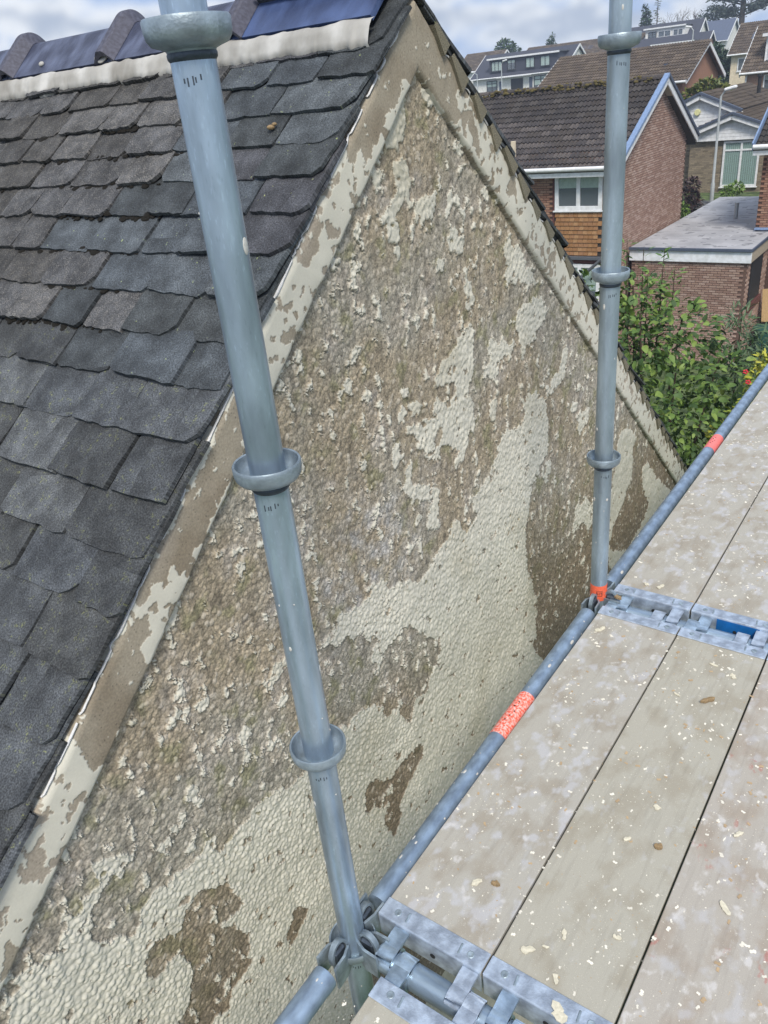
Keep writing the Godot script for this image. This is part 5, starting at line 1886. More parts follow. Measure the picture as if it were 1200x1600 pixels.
func hillside_houses() -> void:
	var brown := [Color(0.20, 0.155, 0.115), Color(0.17, 0.13, 0.10), Color(0.23, 0.18, 0.14), Color(0.155, 0.12, 0.095)]
	var rm := mottled(srgb(112, 98, 86), 0.92, 0.0, 0.8, M.grain)
	var brick_far: Material = M.brick_front[1]
	var h2 := far_house("brown_roofed_house", "house with long brown tiled roof and brick gable just behind the dark wavy roof", -22.0, -13.75, -48.35, -55.4, -4.6, 0.62, 1.60, brick_far, rm, brown, 0.32)
	bar(h2, "roof_vent", Vector3(-15.1, 1.25, -49.75), Vector3(-15.1, 1.42, -49.75), 0.2, 0.2, M.barge_dark)
	# dark slated house with a long dormer
	var d := far_house("dark_dormer_house", "dark slated house with a long flat roofed dormer of four windows", -52.8, -41.2, -95.4, -103.4, -1.0, 1.95, 2.35, M.white_wall, M.slate_roof, [], 0.3)
	var dm := dormer(d, -50.7, -41.9, 2.05, 3.78, -95.75, -99.0, M.slate_roof, M.upvc, M.lead)
	for e in [[-50.43, 1.40], [-48.33, 1.05], [-45.95, 1.11], [-44.11, 1.18]]:
		window(dm, Vector3(e[0], 2.46, -95.72), e[1], 1.08, 3 if e[1] > 1.3 else 2, M.black, M.blind, 0.9 if e[1] > 1.1 else 0.3, 0.0, 0.07)
	window(d, Vector3(-50.94, 0.35, -95.37), 1.42, 1.2, 2, M.black, M.blind, 0.5, 0.0, 0.08, 0.3)
	window(d, Vector3(-44.76, -0.1, -95.37), 2.62, 1.7, 3, M.black, M.blind, 0.55, 0.0, 0.08, 0.4)
	bar(d, "porch_canopy", Vector3(-49.3, 1.80, -95.0), Vector3(-44.9, 1.80, -95.0), 0.6, 0.12, M.upvc)
	bar(d, "garage_door", Vector3(-47.71, 0.7, -95.36), Vector3(-46.17, 0.7, -95.36), 0.06, 1.7, M.black)
	bar(d, "front_door", Vector3(-49.25, 0.6, -95.36), Vector3(-48.9, 0.6, -95.36), 0.06, 1.6, M.slate_blue)
	bar(d, "front_door", Vector3(-45.35, 0.7, -95.36), Vector3(-44.95, 0.7, -95.36), 0.06, 1.7, M.barge_dark)
	var b2 := far_house("brown_roofed_house", "small brown roofed house peeping out left of the dark slated dormer house", -70.0, -63.6, -121.0, -129.0, 0.5, 3.2, 2.3, M.white_wall, rm, brown, 0.4)
	var b1 := far_house("brown_roofed_house", "brown roofed house with two skylights behind the dark slated dormer house", -59.4, -42.0, -120.0, -130.0, 0.5, 2.9, 2.45, M.white_wall, rm, brown, 0.4)
	for x in [-50.15, -49.25]:
		var sk := new_st()
		bbox(sk, Vector3(0.75, 1.0, 0.06), 0.01, Transform3D(Basis(Vector3(1, 0, 0), -1.12), Vector3(x, 4.45, -122.95)))
		obj("skylight", sk, M.slate_blue, b1)
	bar(b1, "fascia_board", Vector3(-51.3, 3.25, -119.0), Vector3(-47.6, 3.25, -119.0), 0.05, 0.3, M.upvc)
	# white dormer houses
	var w := far_house("white_dormer_house", "dark roofed house with a white box dormer of four square windows and brick gable", -41.5, -30.9, -112.4, -119.6, -0.5, 1.75, 2.6, brick_far, M.slate_roof, [], 0.3)
	var wd := dormer(w, -36.9, -32.0, 2.15, 3.50, -112.6, -116.0, M.upvc, M.upvc, M.lead)
	for x in [-36.45, -35.65, -33.95, -33.15]:
		window(wd, Vector3(x, 2.55, -112.56), 0.62, 0.62, 1, M.slate_blue, null, 0.0, 0.0, 0.05)
	var wl := dormer(w, -40.4, -38.1, 2.0, 3.1, -112.6, -116.0, M.upvc, M.upvc, M.lead)
	window(wl, Vector3(-39.5, 2.25, -112.56), 0.9, 0.7, 2, M.upvc, null, 0.0, 0.0, 0.06)
	var u := far_house("white_dormer_house", "upper dark roofed house with a long white window band below the bare trees", -44.5, -34.8, -122.4, -130.0, 0.8, 3.3, 2.9, M.white_wall, M.slate_roof, [], 0.3)
	var ud := dormer(u, -41.3, -36.1, 4.25, 5.65, -122.7, -126.0, M.white_wall, M.upvc, M.lead)
	for e in [[-40.9, 1.1, M.black], [-39.6, 1.7, M.upvc], [-37.6, 1.3, M.upvc]]:
		window(ud, Vector3(e[0], 4.55, -122.66), e[1], 0.75, 2, e[2], null, 0.0, 0.0, 0.07)
	far_house("slate_blue_roofed_house", "house with plain slate blue roof and white gable under the pine", -38.2, -32.8, -130.6, -138.0, 1.6, 3.5, 2.5, M.white_wall, M.slate_blue, [], 0.3)
	# at the right edge
	var r := far_house("cream_walled_house", "cream walled house with brown tiled roof and skylight at the right edge", -20.55, -8.0, -85.3, -92.0, -1.2, 1.62, 2.2, M.cream, rm, brown, 0.36)
	window(r, Vector3(-19.96, 0.15, -85.27), 0.68, 1.07, 1, M.upvc, null, 0.0, 0.0, 0.08)
	var sk := new_st()
	bbox(sk, Vector3(0.75, 0.95, 0.06), 0.01, Transform3D(Basis(Vector3(1, 0, 0), -1.0), Vector3(-19.0, 2.86, -87.0)))
	obj("skylight", sk, M.slate_blue, r)
	var q := far_house("brick_and_tile_house", "brick house with brown tiled roof and tall white dormer at the right edge", -14.3, -4.0, -64.3, -71.5, -3.0, 0.42, 2.6, M.brick_front[2], rm, brown, 0.34)
	window(q, Vector3(-13.1, -1.0, -64.27), 0.95, 1.15, 2, M.upvc, M.blind, 0.3, 0.0, 0.08)
	var qd := dormer(q, -13.3, -11.4, 0.85, 2.45, -64.8, -67.5, M.upvc, M.upvc, M.lead)
	window(qd, Vector3(-13.1, 1.05, -64.76), 1.5, 1.2, 2, M.upvc, M.blind, 0.3, 0.0, 0.08)
	bar(q, "downpipe", Vector3(-14.2, -2.8, -64.2), Vector3(-14.2, 0.3, -64.2), 0.1, 0.1, M.upvc)
	# retaining wall with white coping between hedge and bungalow
	var rw := thing("garden_wall", "low brick garden wall with white coping behind the bungalow roof", "wall")
	var rs := new_st()
	box(rs, Vector3(-14.2, -3.2, -58.2), Vector3(-10.5, -0.75, -58.0))
	obj("brickwork", rs, M.brick_front[3], rw)
	bar(rw, "coping", Vector3(-14.3, -0.68, -58.1), Vector3(-10.4, -0.68, -58.1), 0.3, 0.16, M.upvc)
	# lamp posts
	lamp_post("grey lamp post standing behind the garage in front of the bungalow", Vector3(-9.28, -4.35, -39.0), 4.35, 0.45)
	lamp_post("thin lamp post in front of the dark dormer windows", Vector3(-43.0, -1.2, -84.0), 4.2, 0.5)
	lamp_post("thin lamp post at the left end of the dark slated house", Vector3(-45.9, -1.2, -84.0), 3.5, -1.2)
	lamp_post("lamp post above the brick gable beside the dark conifer hedge", Vector3(-21.4, -1.0, -76.0), 4.6, -0.5)

func lamp_post(label: String, at: Vector3, h: float, arm: float) -> void:
	var t := thing("street_lamp", label, "street lamp", at, "street lamps of the estate")
	var st := new_st()
	lathe(st, [Vector2(0, 0), Vector2(0.085, 0), Vector2(0.085, 0.9), Vector2(0.06, 0.95), Vector2(0.045, h), Vector2(0, h)], 14, Transform3D())
	obj("post", st, M.post, t)
	var a := new_st()
	tube(a, Vector3(0, h - 0.02, 0), Vector3(arm * 0.4, h + 0.22, 0.0), 0.03, 10)
	obj("arm", a, M.post, t)
	var hd := new_st()
	bbox(hd, Vector3(0.50, 0.13, 0.22), 0.04, Transform3D(Basis(Vector3(0, 0, 1), 0.2 * signf(arm)), Vector3(arm * 0.4 + 0.18 * signf(arm), h + 0.27, 0)))
	obj("lantern", hd, M.upvc, t)

# ---------------------------------------------------------------- plants
# a broad leaf folded along its midrib, stalk at the origin, pointing along +z and drooping
func leaf_mesh(l: float, w: float, droop: float) -> ArrayMesh:
	var st := new_st(true)
	var n := 5
	var prev := []
	for k in n + 1:
		var t := k / float(n)
		var half := w * 0.5 * pow(sin(PI * clampf(t * 0.93 + 0.035, 0.0, 1.0)), 0.75) * (1.05 - 0.35 * t)
		var y := -droop * t * t
		var row := [Vector3(-half, y + half * 0.28, t * l), Vector3(0, y, t * l), Vector3(half, y + half * 0.28, t * l)]
		if prev.size() > 0:
			for q in 2:
				quad(st, prev[q], prev[q + 1], row[q + 1], row[q], Vector3.UP)
		prev = row
	st.generate_normals()
	return st.commit()

func leaf_turn(dir: Vector3, roll: float) -> Basis:
	var z := dir.normalized()
	var x := Vector3.UP.cross(z)
	if x.length() < 0.1: x = Vector3(1, 0, 0)
	x = x.normalized()
	return Basis(x, z.cross(x), z).rotated(z, roll)

# shrub of clumps: each clump is (centre, radius); leaves sit through the outer part of the clump
func shrub(t: Node3D, clumps: Array, leaf: Mesh, mats: Array, count: int, single: int, scale_lo: float, scale_hi: float, eye: Vector3) -> void:
	var total := 0.0
	for c in clumps:
		total += c[1] * c[1]
	var spots := []
	for c in clumps:
		var m := int(count * c[1] * c[1] / total)
		for k in m:
			var d := Vector3(rng.randfn(), rng.randfn() * 0.9 + 0.15, rng.randfn()).normalized()
			var r: float = c[1] * pow(rng.randf(), 0.28)
			var p: Vector3 = c[0] + d * r * Vector3(1, 0.92, 1)
			var out := (d + Vector3(rng.randfn() * 0.5, -0.15 + rng.randfn() * 0.35, rng.randfn() * 0.5)).normalized()
			var s := rng.randf_range(scale_lo, scale_hi)
			spots.append([Transform3D(leaf_turn(out, rng.randfn() * 0.6).scaled(Vector3.ONE * s), p), (p - eye).length() - (d.dot((eye - p).normalized())) * 0.8])
	spots.sort_custom(func(a, b): return a[1] < b[1])
	for k in mini(single, spots.size()):
		mesh_obj("leaf", leaf, mats[rng.randi() % mats.size()], t, spots[k][0])
	var sets := []
	for m in mats:
		sets.append([])
	for k in range(single, spots.size()):
		sets[rng.randi() % mats.size()].append(spots[k][0])
	for k in mats.size():
		if sets[k].size() > 0:
			swarm("foliage", leaf, mats[k], t, sets[k])

func stems(t: Node3D, from: Vector3, tips: Array, r: float, m: Material) -> void:
	for tip in tips:
		var st := new_st()
		var a := from + Vector3(rng.randf_range(-0.2, 0.2), 0, rng.randf_range(-0.2, 0.2))
		var mid: Vector3 = a.lerp(tip, 0.5) + Vector3(rng.randf_range(-0.15, 0.15), 0.1, rng.randf_range(-0.15, 0.15))
		tube(st, a, mid, r, 8, r * 0.7)
		tube(st, mid, tip, r * 0.7, 8, r * 0.2)
		obj("stem", st, m, t)

func garden() -> void:
	var eye := Vector3(0.705, 1.45, 0)
	var broad := leaf_mesh(0.120, 0.088, 0.038)
	var g := [leaf_mat(srgb(86, 116, 50), 0.26, 0.65), leaf_mat(srgb(68, 98, 42), 0.2, 0.65), leaf_mat(srgb(120, 144, 66), 0.32, 0.6), leaf_mat(srgb(56, 82, 38), 0.14, 0.7), leaf_mat(srgb(98, 126, 54), 0.26, 0.65)]
	var t := thing("broad_leaved_shrub", "tall dense green broad leaved shrub filling the gap behind the wall top", "shrub")
	var clumps := [
		[Vector3(-3.0, -2.15, -11.2), 0.80], [Vector3(-2.35, -2.9, -10.9), 0.85], [Vector3(-3.35, -2.9, -10.7), 0.8], [Vector3(-2.75, -3.6, -10.4), 0.95],
		[Vector3(-1.95, -3.35, -11.0), 0.75], [Vector3(-3.7, -2.2, -11.6), 0.65], [Vector3(-1.75, -4.1, -10.7), 0.8], [Vector3(-2.5, -4.5, -10.2), 0.9],
		[Vector3(-3.5, -3.7, -10.4), 0.8], [Vector3(-2.6, -2.2, -11.9), 0.6], [Vector3(-3.4, -1.7, -12.0), 0.5], [Vector3(-2.0, -2.75, -11.8), 0.55], [Vector3(-4.2, -1.9, -12.2), 0.6], [Vector3(-4.1, -2.9, -11.4), 0.7]]
	shrub(t, clumps, broad, g, 6400, 300, 0.42, 1.2, eye)
	var tips := []
	for c in clumps:
		tips.append(c[0] + Vector3(0, c[1] * 0.6, 0))
	stems(t, Vector3(-2.7, -7.6, -11.2), tips, 0.05, M.bark)
	# thin willowy shoots that rise out of it
	var narrow := leaf_mesh(0.095, 0.026, 0.02)
	var wv := thing("willow_sapling", "thin upright willow shoots rising above the broad leaved shrub by the garage wall", "sapling")
	var nm := [leaf_mat(srgb(104, 140, 62), 0.4), leaf_mat(srgb(86, 122, 58), 0.4)]
	for e in [[-3.52, -0.82, -12.0], [-3.30, -0.95, -12.1], [-3.68, -1.15, -11.9], [-3.05, -0.98, -12.3], [-2.85, -1.28, -12.2], [-3.9, -1.15, -12.2], [-3.15, -1.3, -11.9]]:
		var base := Vector3(e[0] - 0.1 + rng.randf() * 0.2, -2.6, e[2])
		var tip := Vector3(e[0], e[1], e[2])
		var st := new_st()
		tube(st, base, tip, 0.016, 7, 0.005)
		obj("shoot", st, M.bark, wv)
		var set_a := [[], []]
		for k in 70:
			var s := pow(rng.randf(), 0.8)
			var p := base.lerp(tip, s)
			var d := Vector3(rng.randfn(), 0.7, rng.randfn())
			set_a[k % 2].append(Transform3D(leaf_turn(d, rng.randfn()).scaled(Vector3.ONE * rng.randf_range(0.7, 1.3)), p + Vector3(rng.randfn(), 0, rng.randfn()) * 0.06))
		for k in 2:
			swarm("foliage", narrow, nm[k], wv, set_a[k])
	# grey green buddleia nearer the garage
	var bud := thing("buddleia", "grey green narrow leaved bush in front of the garage wall", "bush")
	var bm := [leaf_mat(srgb(92, 114, 80), 0.2), leaf_mat(srgb(72, 98, 64), 0.2)]
	shrub(bud, [[Vector3(-1.92, -2.35, -12.6), 0.36], [Vector3(-1.60, -2.6, -12.6), 0.42], [Vector3(-1.75, -3.0, -12.4), 0.6], [Vector3(-1.30, -2.75, -12.8), 0.32], [Vector3(-1.25, -3.3, -12.5), 0.5], [Vector3(-1.98, -2.05, -12.7), 0.2], [Vector3(-1.34, -2.45, -12.9), 0.2]], leaf_mesh(0.16, 0.032, 0.05), bm, 1500, 0, 0.7, 1.2, eye)
	stems(bud, Vector3(-1.6, -7.6, -12.6), [Vector3(-1.95, -1.95, -12.7), Vector3(-1.32, -2.35, -12.9), Vector3(-1.6, -2.4, -12.6)], 0.03, M.bark)
	# yellow green shrub with red flowers at the right
	var ye := thing("golden_shrub", "yellow green shrub with red flowers at the right edge above the blue tube", "shrub")
	var ym := [leaf_mat(srgb(168, 172, 52), 0.5), leaf_mat(srgb(136, 152, 46), 0.45), leaf_mat(srgb(188, 186, 74), 0.5)]
	shrub(ye, [[Vector3(-1.20, -2.36, -10.8), 0.22], [Vector3(-1.08, -2.16, -10.85), 0.24], [Vector3(-1.15, -2.62, -10.7), 0.26], [Vector3(-1.36, -2.84, -10.7), 0.20], [Vector3(-1.24, -2.12, -10.9), 0.13], [Vector3(-0.75, -2.6, -11.4), 0.5], [Vector3(-1.58, -3.12, -10.65), 0.20], [Vector3(-1.1, -3.3, -11.0), 0.5], [Vector3(-0.6, -3.3, -11.2), 0.6]], leaf_mesh(0.075, 0.040, 0.015), ym, 3600, 0, 0.7, 1.3, eye)
	stems(ye, Vector3(-0.9, -7.6, -11.4), [Vector3(-1.15, -2.5, -11.3), Vector3(-0.7, -2.6, -11.4), Vector3(-1.5, -3.1, -11.1)], 0.03, M.bark)
	var petal := SphereMesh.new()
	petal.radius = 0.5
	petal.height = 1.0
	petal.radial_segments = 8
	petal.rings = 4
	for e in [[-1.335, -2.30, -10.60], [-1.27, -2.40, -10.55], [-1.40, -2.20, -10.7], [-1.12, -2.5, -10.5]]:
		var fs := new_st(true)
		for k in 5:
			var a := TAU * k / 5.0
			fs.append_from(petal, 0, Transform3D(Basis(Vector3(0, 0, 1), a).scaled(Vector3(0.034, 0.022, 0.03)), Vector3(cos(a) * 0.022, sin(a) * 0.022, 0.02) + Vector3(e[0], e[1], e[2])))
		obj("flower", fs, M.red_flower, ye)
	# dark shrub and grass by the brick gable
	var ds := thing("dark_red_shrub", "small dark purple shrub between the brick gable and the bungalow", "shrub")
	shrub(ds, [[Vector3(-10.15, -3.9, -38.6), 0.42], [Vector3(-10.1, -3.45, -38.7), 0.34], [Vector3(-9.95, -4.2, -38.5), 0.4]], leaf_mesh(0.12, 0.08, 0.02), [leaf_mat(srgb(74, 48, 46), 0.2), leaf_mat(srgb(58, 42, 40), 0.2)], 900, 0, 0.7, 1.3, eye)
	var gs := thing("green_shrub", "low green shrub beside the lamp post and bungalow wall", "shrub")
	shrub(gs, [[Vector3(-8.85, -3.95, -40.0), 0.30], [Vector3(-8.6, -3.85, -40.5), 0.28], [Vector3(-10.2, -4.35, -37.9), 0.3]], leaf_mesh(0.12, 0.07, 0.02), [leaf_mat(srgb(110, 140, 62), 0.35)], 700, 0, 0.7, 1.3, eye)
	# round golden green conifer bush behind the brick gable
	var cb := thing("conifer_bush", "rounded olive green conifer bush behind the brick gable roof", "bush")
	var tuft := leaf_mesh(0.28, 0.16, 0.03)
	shrub(cb, [[Vector3(-12.6, -0.35, -46.6), 0.62], [Vector3(-12.0, -0.05, -46.8), 0.66], [Vector3(-11.4, -0.30, -46.6), 0.60], [Vector3(-11.9, -0.8, -46.3), 0.9], [Vector3(-12.7, -0.9, -46.3), 0.7], [Vector3(-11.2, -0.9, -46.4), 0.7]], tuft, [leaf_mat(srgb(104, 112, 44), 0.2), leaf_mat(srgb(82, 96, 42), 0.2), leaf_mat(srgb(122, 124, 52), 0.2)], 4200, 0, 0.5, 1.0, eye)
	stems(cb, Vector3(-12.0, -4.4, -46.6), [Vector3(-12.0, -0.4, -46.6)], 0.12, M.bark)
	# dark hedge up the hill
	var hd := thing("dark_conifer", "dark green conifers between the brick gable and the cream walled house", "conifer")
	shrub(hd, [[Vector3(-23.2, 1.3, -88.0), 1.1], [Vector3(-22.2, 1.0, -88.0), 1.1], [Vector3(-23.4, 0.2, -88.0), 1.3], [Vector3(-22.0, -0.2, -88.0), 1.4], [Vector3(-22.9, 2.1, -88.2), 0.6]], leaf_mesh(0.45, 0.22, 0.04), [leaf_mat(srgb(44, 72, 42), 0.15), leaf_mat(srgb(56, 84, 48), 0.15)], 2600, 0, 0.6, 1.1, eye)

func far_tree(called: String, label: String, at: Vector3, h: float, clumps: Array, leaf_size: float, mats: Array, count: int, category := "tree") -> Node3D:
	var t := thing(called, label, category, at)
	var tr := new_st()
	tube(tr, Vector3.ZERO, Vector3(0, h * 0.9, 0), h * 0.03, 9, h * 0.008)
	obj("trunk", tr, M.bark, t)
	var crown := Node3D.new()
	crown.name = "crown"
	t.add_child(crown)
	shrub(crown, clumps, leaf_mesh(leaf_size, leaf_size * 0.6, leaf_size * 0.1), mats, count, 0, 0.6, 1.2, Vector3.ZERO)
	return t

func bare_limbs(t: Node3D, p: Vector3, d: Vector3, l: float, r: float, depth: int, m: Material, st: SurfaceTool) -> void:
	var q := p + d * l
	tube(st, p, q, r, 5, r * 0.7)
	if depth == 0:
		return
	for k in 2 + (1 if rng.randf() < 0.5 else 0):
		var nd := (d + Vector3(rng.randfn(), rng.randf_range(-0.05, 0.5), rng.randfn()) * 0.42).normalized()
		bare_limbs(t, p.lerp(q, rng.randf_range(0.6, 1.0)), nd, l * rng.randf_range(0.62, 0.85), r * 0.62, depth - 1, m, st)

func skyline_trees() -> void:
	var dk := [leaf_mat(srgb(64, 92, 46), 0.2), leaf_mat(srgb(52, 78, 42), 0.2), leaf_mat(srgb(84, 108, 54), 0.25)]
	var cn := [leaf_mat(srgb(46, 74, 48), 0.12), leaf_mat(srgb(56, 82, 50), 0.12)]
	far_tree("round_tree", "round topped green tree behind the dark slated house", Vector3(-76.4, 2.8, -150.0), 4.6, [[Vector3(0, 3.5, 0), 1.9], [Vector3(-1.4, 2.6, 0), 1.5], [Vector3(1.5, 2.7, 0), 1.5], [Vector3(0.4, 2.0, 0.6), 1.9], [Vector3(2.3, 1.7, 0), 1.1], [Vector3(-0.4, 4.5, 0), 0.9]], 0.42, dk, 3000)
	far_tree("small_tree", "low green tree right of the round topped tree", Vector3(-71.6, 2.8, -150.0), 2.9, [[Vector3(0, 2.2, 0), 0.9], [Vector3(1.2, 2.3, 0), 0.7], [Vector3(-1.0, 1.8, 0), 0.8]], 0.36, dk, 900)
	# small conifer on the ridge
	var cl := []
	for k in 7:
		cl.append([Vector3(rng.randf_range(-0.3, 0.3), 1.6 + k * 0.5, 0), 1.25 - 0.15 * k])
	far_tree("small_conifer", "small dark conifer on the skyline above the brown skylight roof", Vector3(-67.4, 3.0, -150.0), 5.0, cl, 0.4, cn, 900, "conifer")
	# dense dark conifer beside the far pole
	cl = []
	for k in 11:
		cl.append([Vector3(rng.randf_range(-0.2, 0.2), 1.0 + k * 0.62, rng.randf_range(-0.2, 0.2)), 1.55 - 0.122 * k])
	far_tree("dense_conifer", "dense dark green conifer just right of the far scaffold pole", Vector3(-50.7, 2.8, -150.0), 7.6, cl, 0.42, cn, 2600, "conifer")
	# sparse larch next to it
	var lt := thing("sparse_conifer", "thin sparse grey conifer beside the dense dark one", "conifer", Vector3(-49.0, 2.8, -150.4))
	var ls := new_st()
	tube(ls, Vector3.ZERO, Vector3(0, 8.2, 0), 0.16, 7, 0.03)
	obj("trunk", ls, M.bark_grey, lt)
	var br := new_st()
	var sp := []
	for k in 46:
		var y := 1.0 + 7.0 * k / 46.0
		var a := rng.randf() * TAU
		var l := (1.9 - 0.2 * y) * rng.randf_range(0.7, 1.15)
		var tip := Vector3(cos(a) * l, y + 0.15 * l, sin(a) * l)
		tube(br, Vector3(0, y, 0), tip, 0.035, 4, 0.012)
		for e in 9:
			var p := Vector3(0, y, 0).lerp(tip, rng.randf_range(0.35, 1.0))
			sp.append(Transform3D(leaf_turn(Vector3(rng.randfn(), -0.3, rng.randfn()), rng.randfn()).scaled(Vector3.ONE * rng.randf_range(0.5, 1.0)), p))
	obj("branches", br, M.bark_grey, lt)
	swarm("needles", leaf_mesh(0.36, 0.12, 0.06), leaf_mat(srgb(96, 112, 96), 0.15), lt, sp)
	# two bare trees
	for e in [[-45.6, 0.0, "left one of two bare leafless trees on the skyline", 6.4], [-43.4, 1.0, "right one of two bare leafless trees on the skyline", 5.6]]:
		var bt := thing("bare_tree", e[2], "tree", Vector3(e[0], 2.8, -150.0 - e[1]), "bare trees on the skyline")
		var st := new_st()
		tube(st, Vector3.ZERO, Vector3(0.1, e[3] * 0.40, 0), 0.12, 6, 0.09)
		obj("trunk", st, M.bark_grey, bt)
		var lm := new_st()
		for k in 3:
			bare_limbs(bt, Vector3(0.08, e[3] * (0.30 + 0.05 * k), 0), Vector3(-0.28 + 0.28 * k, 1.0, rng.randf_range(-0.3, 0.3)).normalized(), e[3] * 0.25, 0.07, 4, M.bark_grey, lm)
		obj("limbs", lm, M.bark_grey, bt)
	# the big pine at the right
	var pt := thing("pine_tree", "broad old pine with flat layered boughs at the top right corner", "pine", Vector3(-35.6, 2.8, -150.0))
	var tk := new_st()
	tube(tk, Vector3(0, 0, 0), Vector3(-0.1, 5.6, 0), 0.50, 10, 0.36)
	tube(tk, Vector3(-0.1, 5.6, 0), Vector3(0.3, 11.6, 0), 0.36, 10, 0.12)
	obj("trunk", tk, M.bark, pt)
	var sets := [[], []]
	for e in [[-4.6, 5.2, 0.2], [-4.0, 6.6, -0.6], [-2.6, 4.6, 1.0], [-3.0, 8.0, 0.3], [-1.2, 9.2, -0.8], [2.4, 4.9, 0.6], [3.8, 6.3, -0.4], [4.6, 7.9, 0.4], [2.2, 9.0, 0.8], [0.6, 10.8, 0.0], [-2.0, 10.4, 0.2], [3.0, 10.6, 0.2], [5.4, 5.4, 0.0], [-5.6, 4.3, 0.0], [1.6, 6.8, -1.2], [-1.4, 6.4, 1.4], [6.0, 9.2, 0.2], [-1.2, 12.2, 0.0], [2.2, 12.4, 0.0]]:
		var tip := Vector3(e[0], e[1], e[2])
		var bs := new_st()
		tube(bs, Vector3(0.0, e[1] - 0.6 - absf(e[0]) * 0.15, 0), tip, 0.13, 6, 0.04)
		obj("bough", bs, M.bark, pt)
		for k in 420:
			var s := rng.randf_range(0.35, 1.08)
			var p := Vector3(0, e[1] - 0.4, 0).lerp(tip, s) + Vector3(rng.randfn() * 0.60, rng.randfn() * 0.26 + 0.1, rng.randfn() * 0.6)
			sets[k % 2].append(Transform3D(leaf_turn(Vector3(rng.randfn(), rng.randfn() * 0.5 + 0.3, rng.randfn()), rng.randfn()).scaled(Vector3.ONE * rng.randf_range(0.5, 1.0)), p))
	for k in 2:
		swarm("needles", leaf_mesh(0.62, 0.24, 0.06), [leaf_mat(srgb(70, 84, 72), 0.1), leaf_mat(srgb(56, 72, 62), 0.1)][k], pt, sets[k])
	# hedge line along the crest, seen as one mass
	var mass := []
	for k in 2400:
		var x := rng.randf_range(-130.0, 10.0)
		mass.append(Transform3D(leaf_turn(Vector3(rng.randfn(), rng.randfn(), rng.randfn()), rng.randfn()).scaled(Vector3.ONE * rng.randf_range(0.6, 1.3)), Vector3(x, 2.6 + pow(rng.randf(), 1.5) * (1.3 + 0.6 * sin(x * 0.35)), -158.0 + rng.randfn() * 0.8)))
	var o := swarm("treeline", leaf_mesh(0.8, 0.5, 0.1), dk[1], self, mass)
	tag(o, "low dark hedge line along the crest of the hill", "hedge")

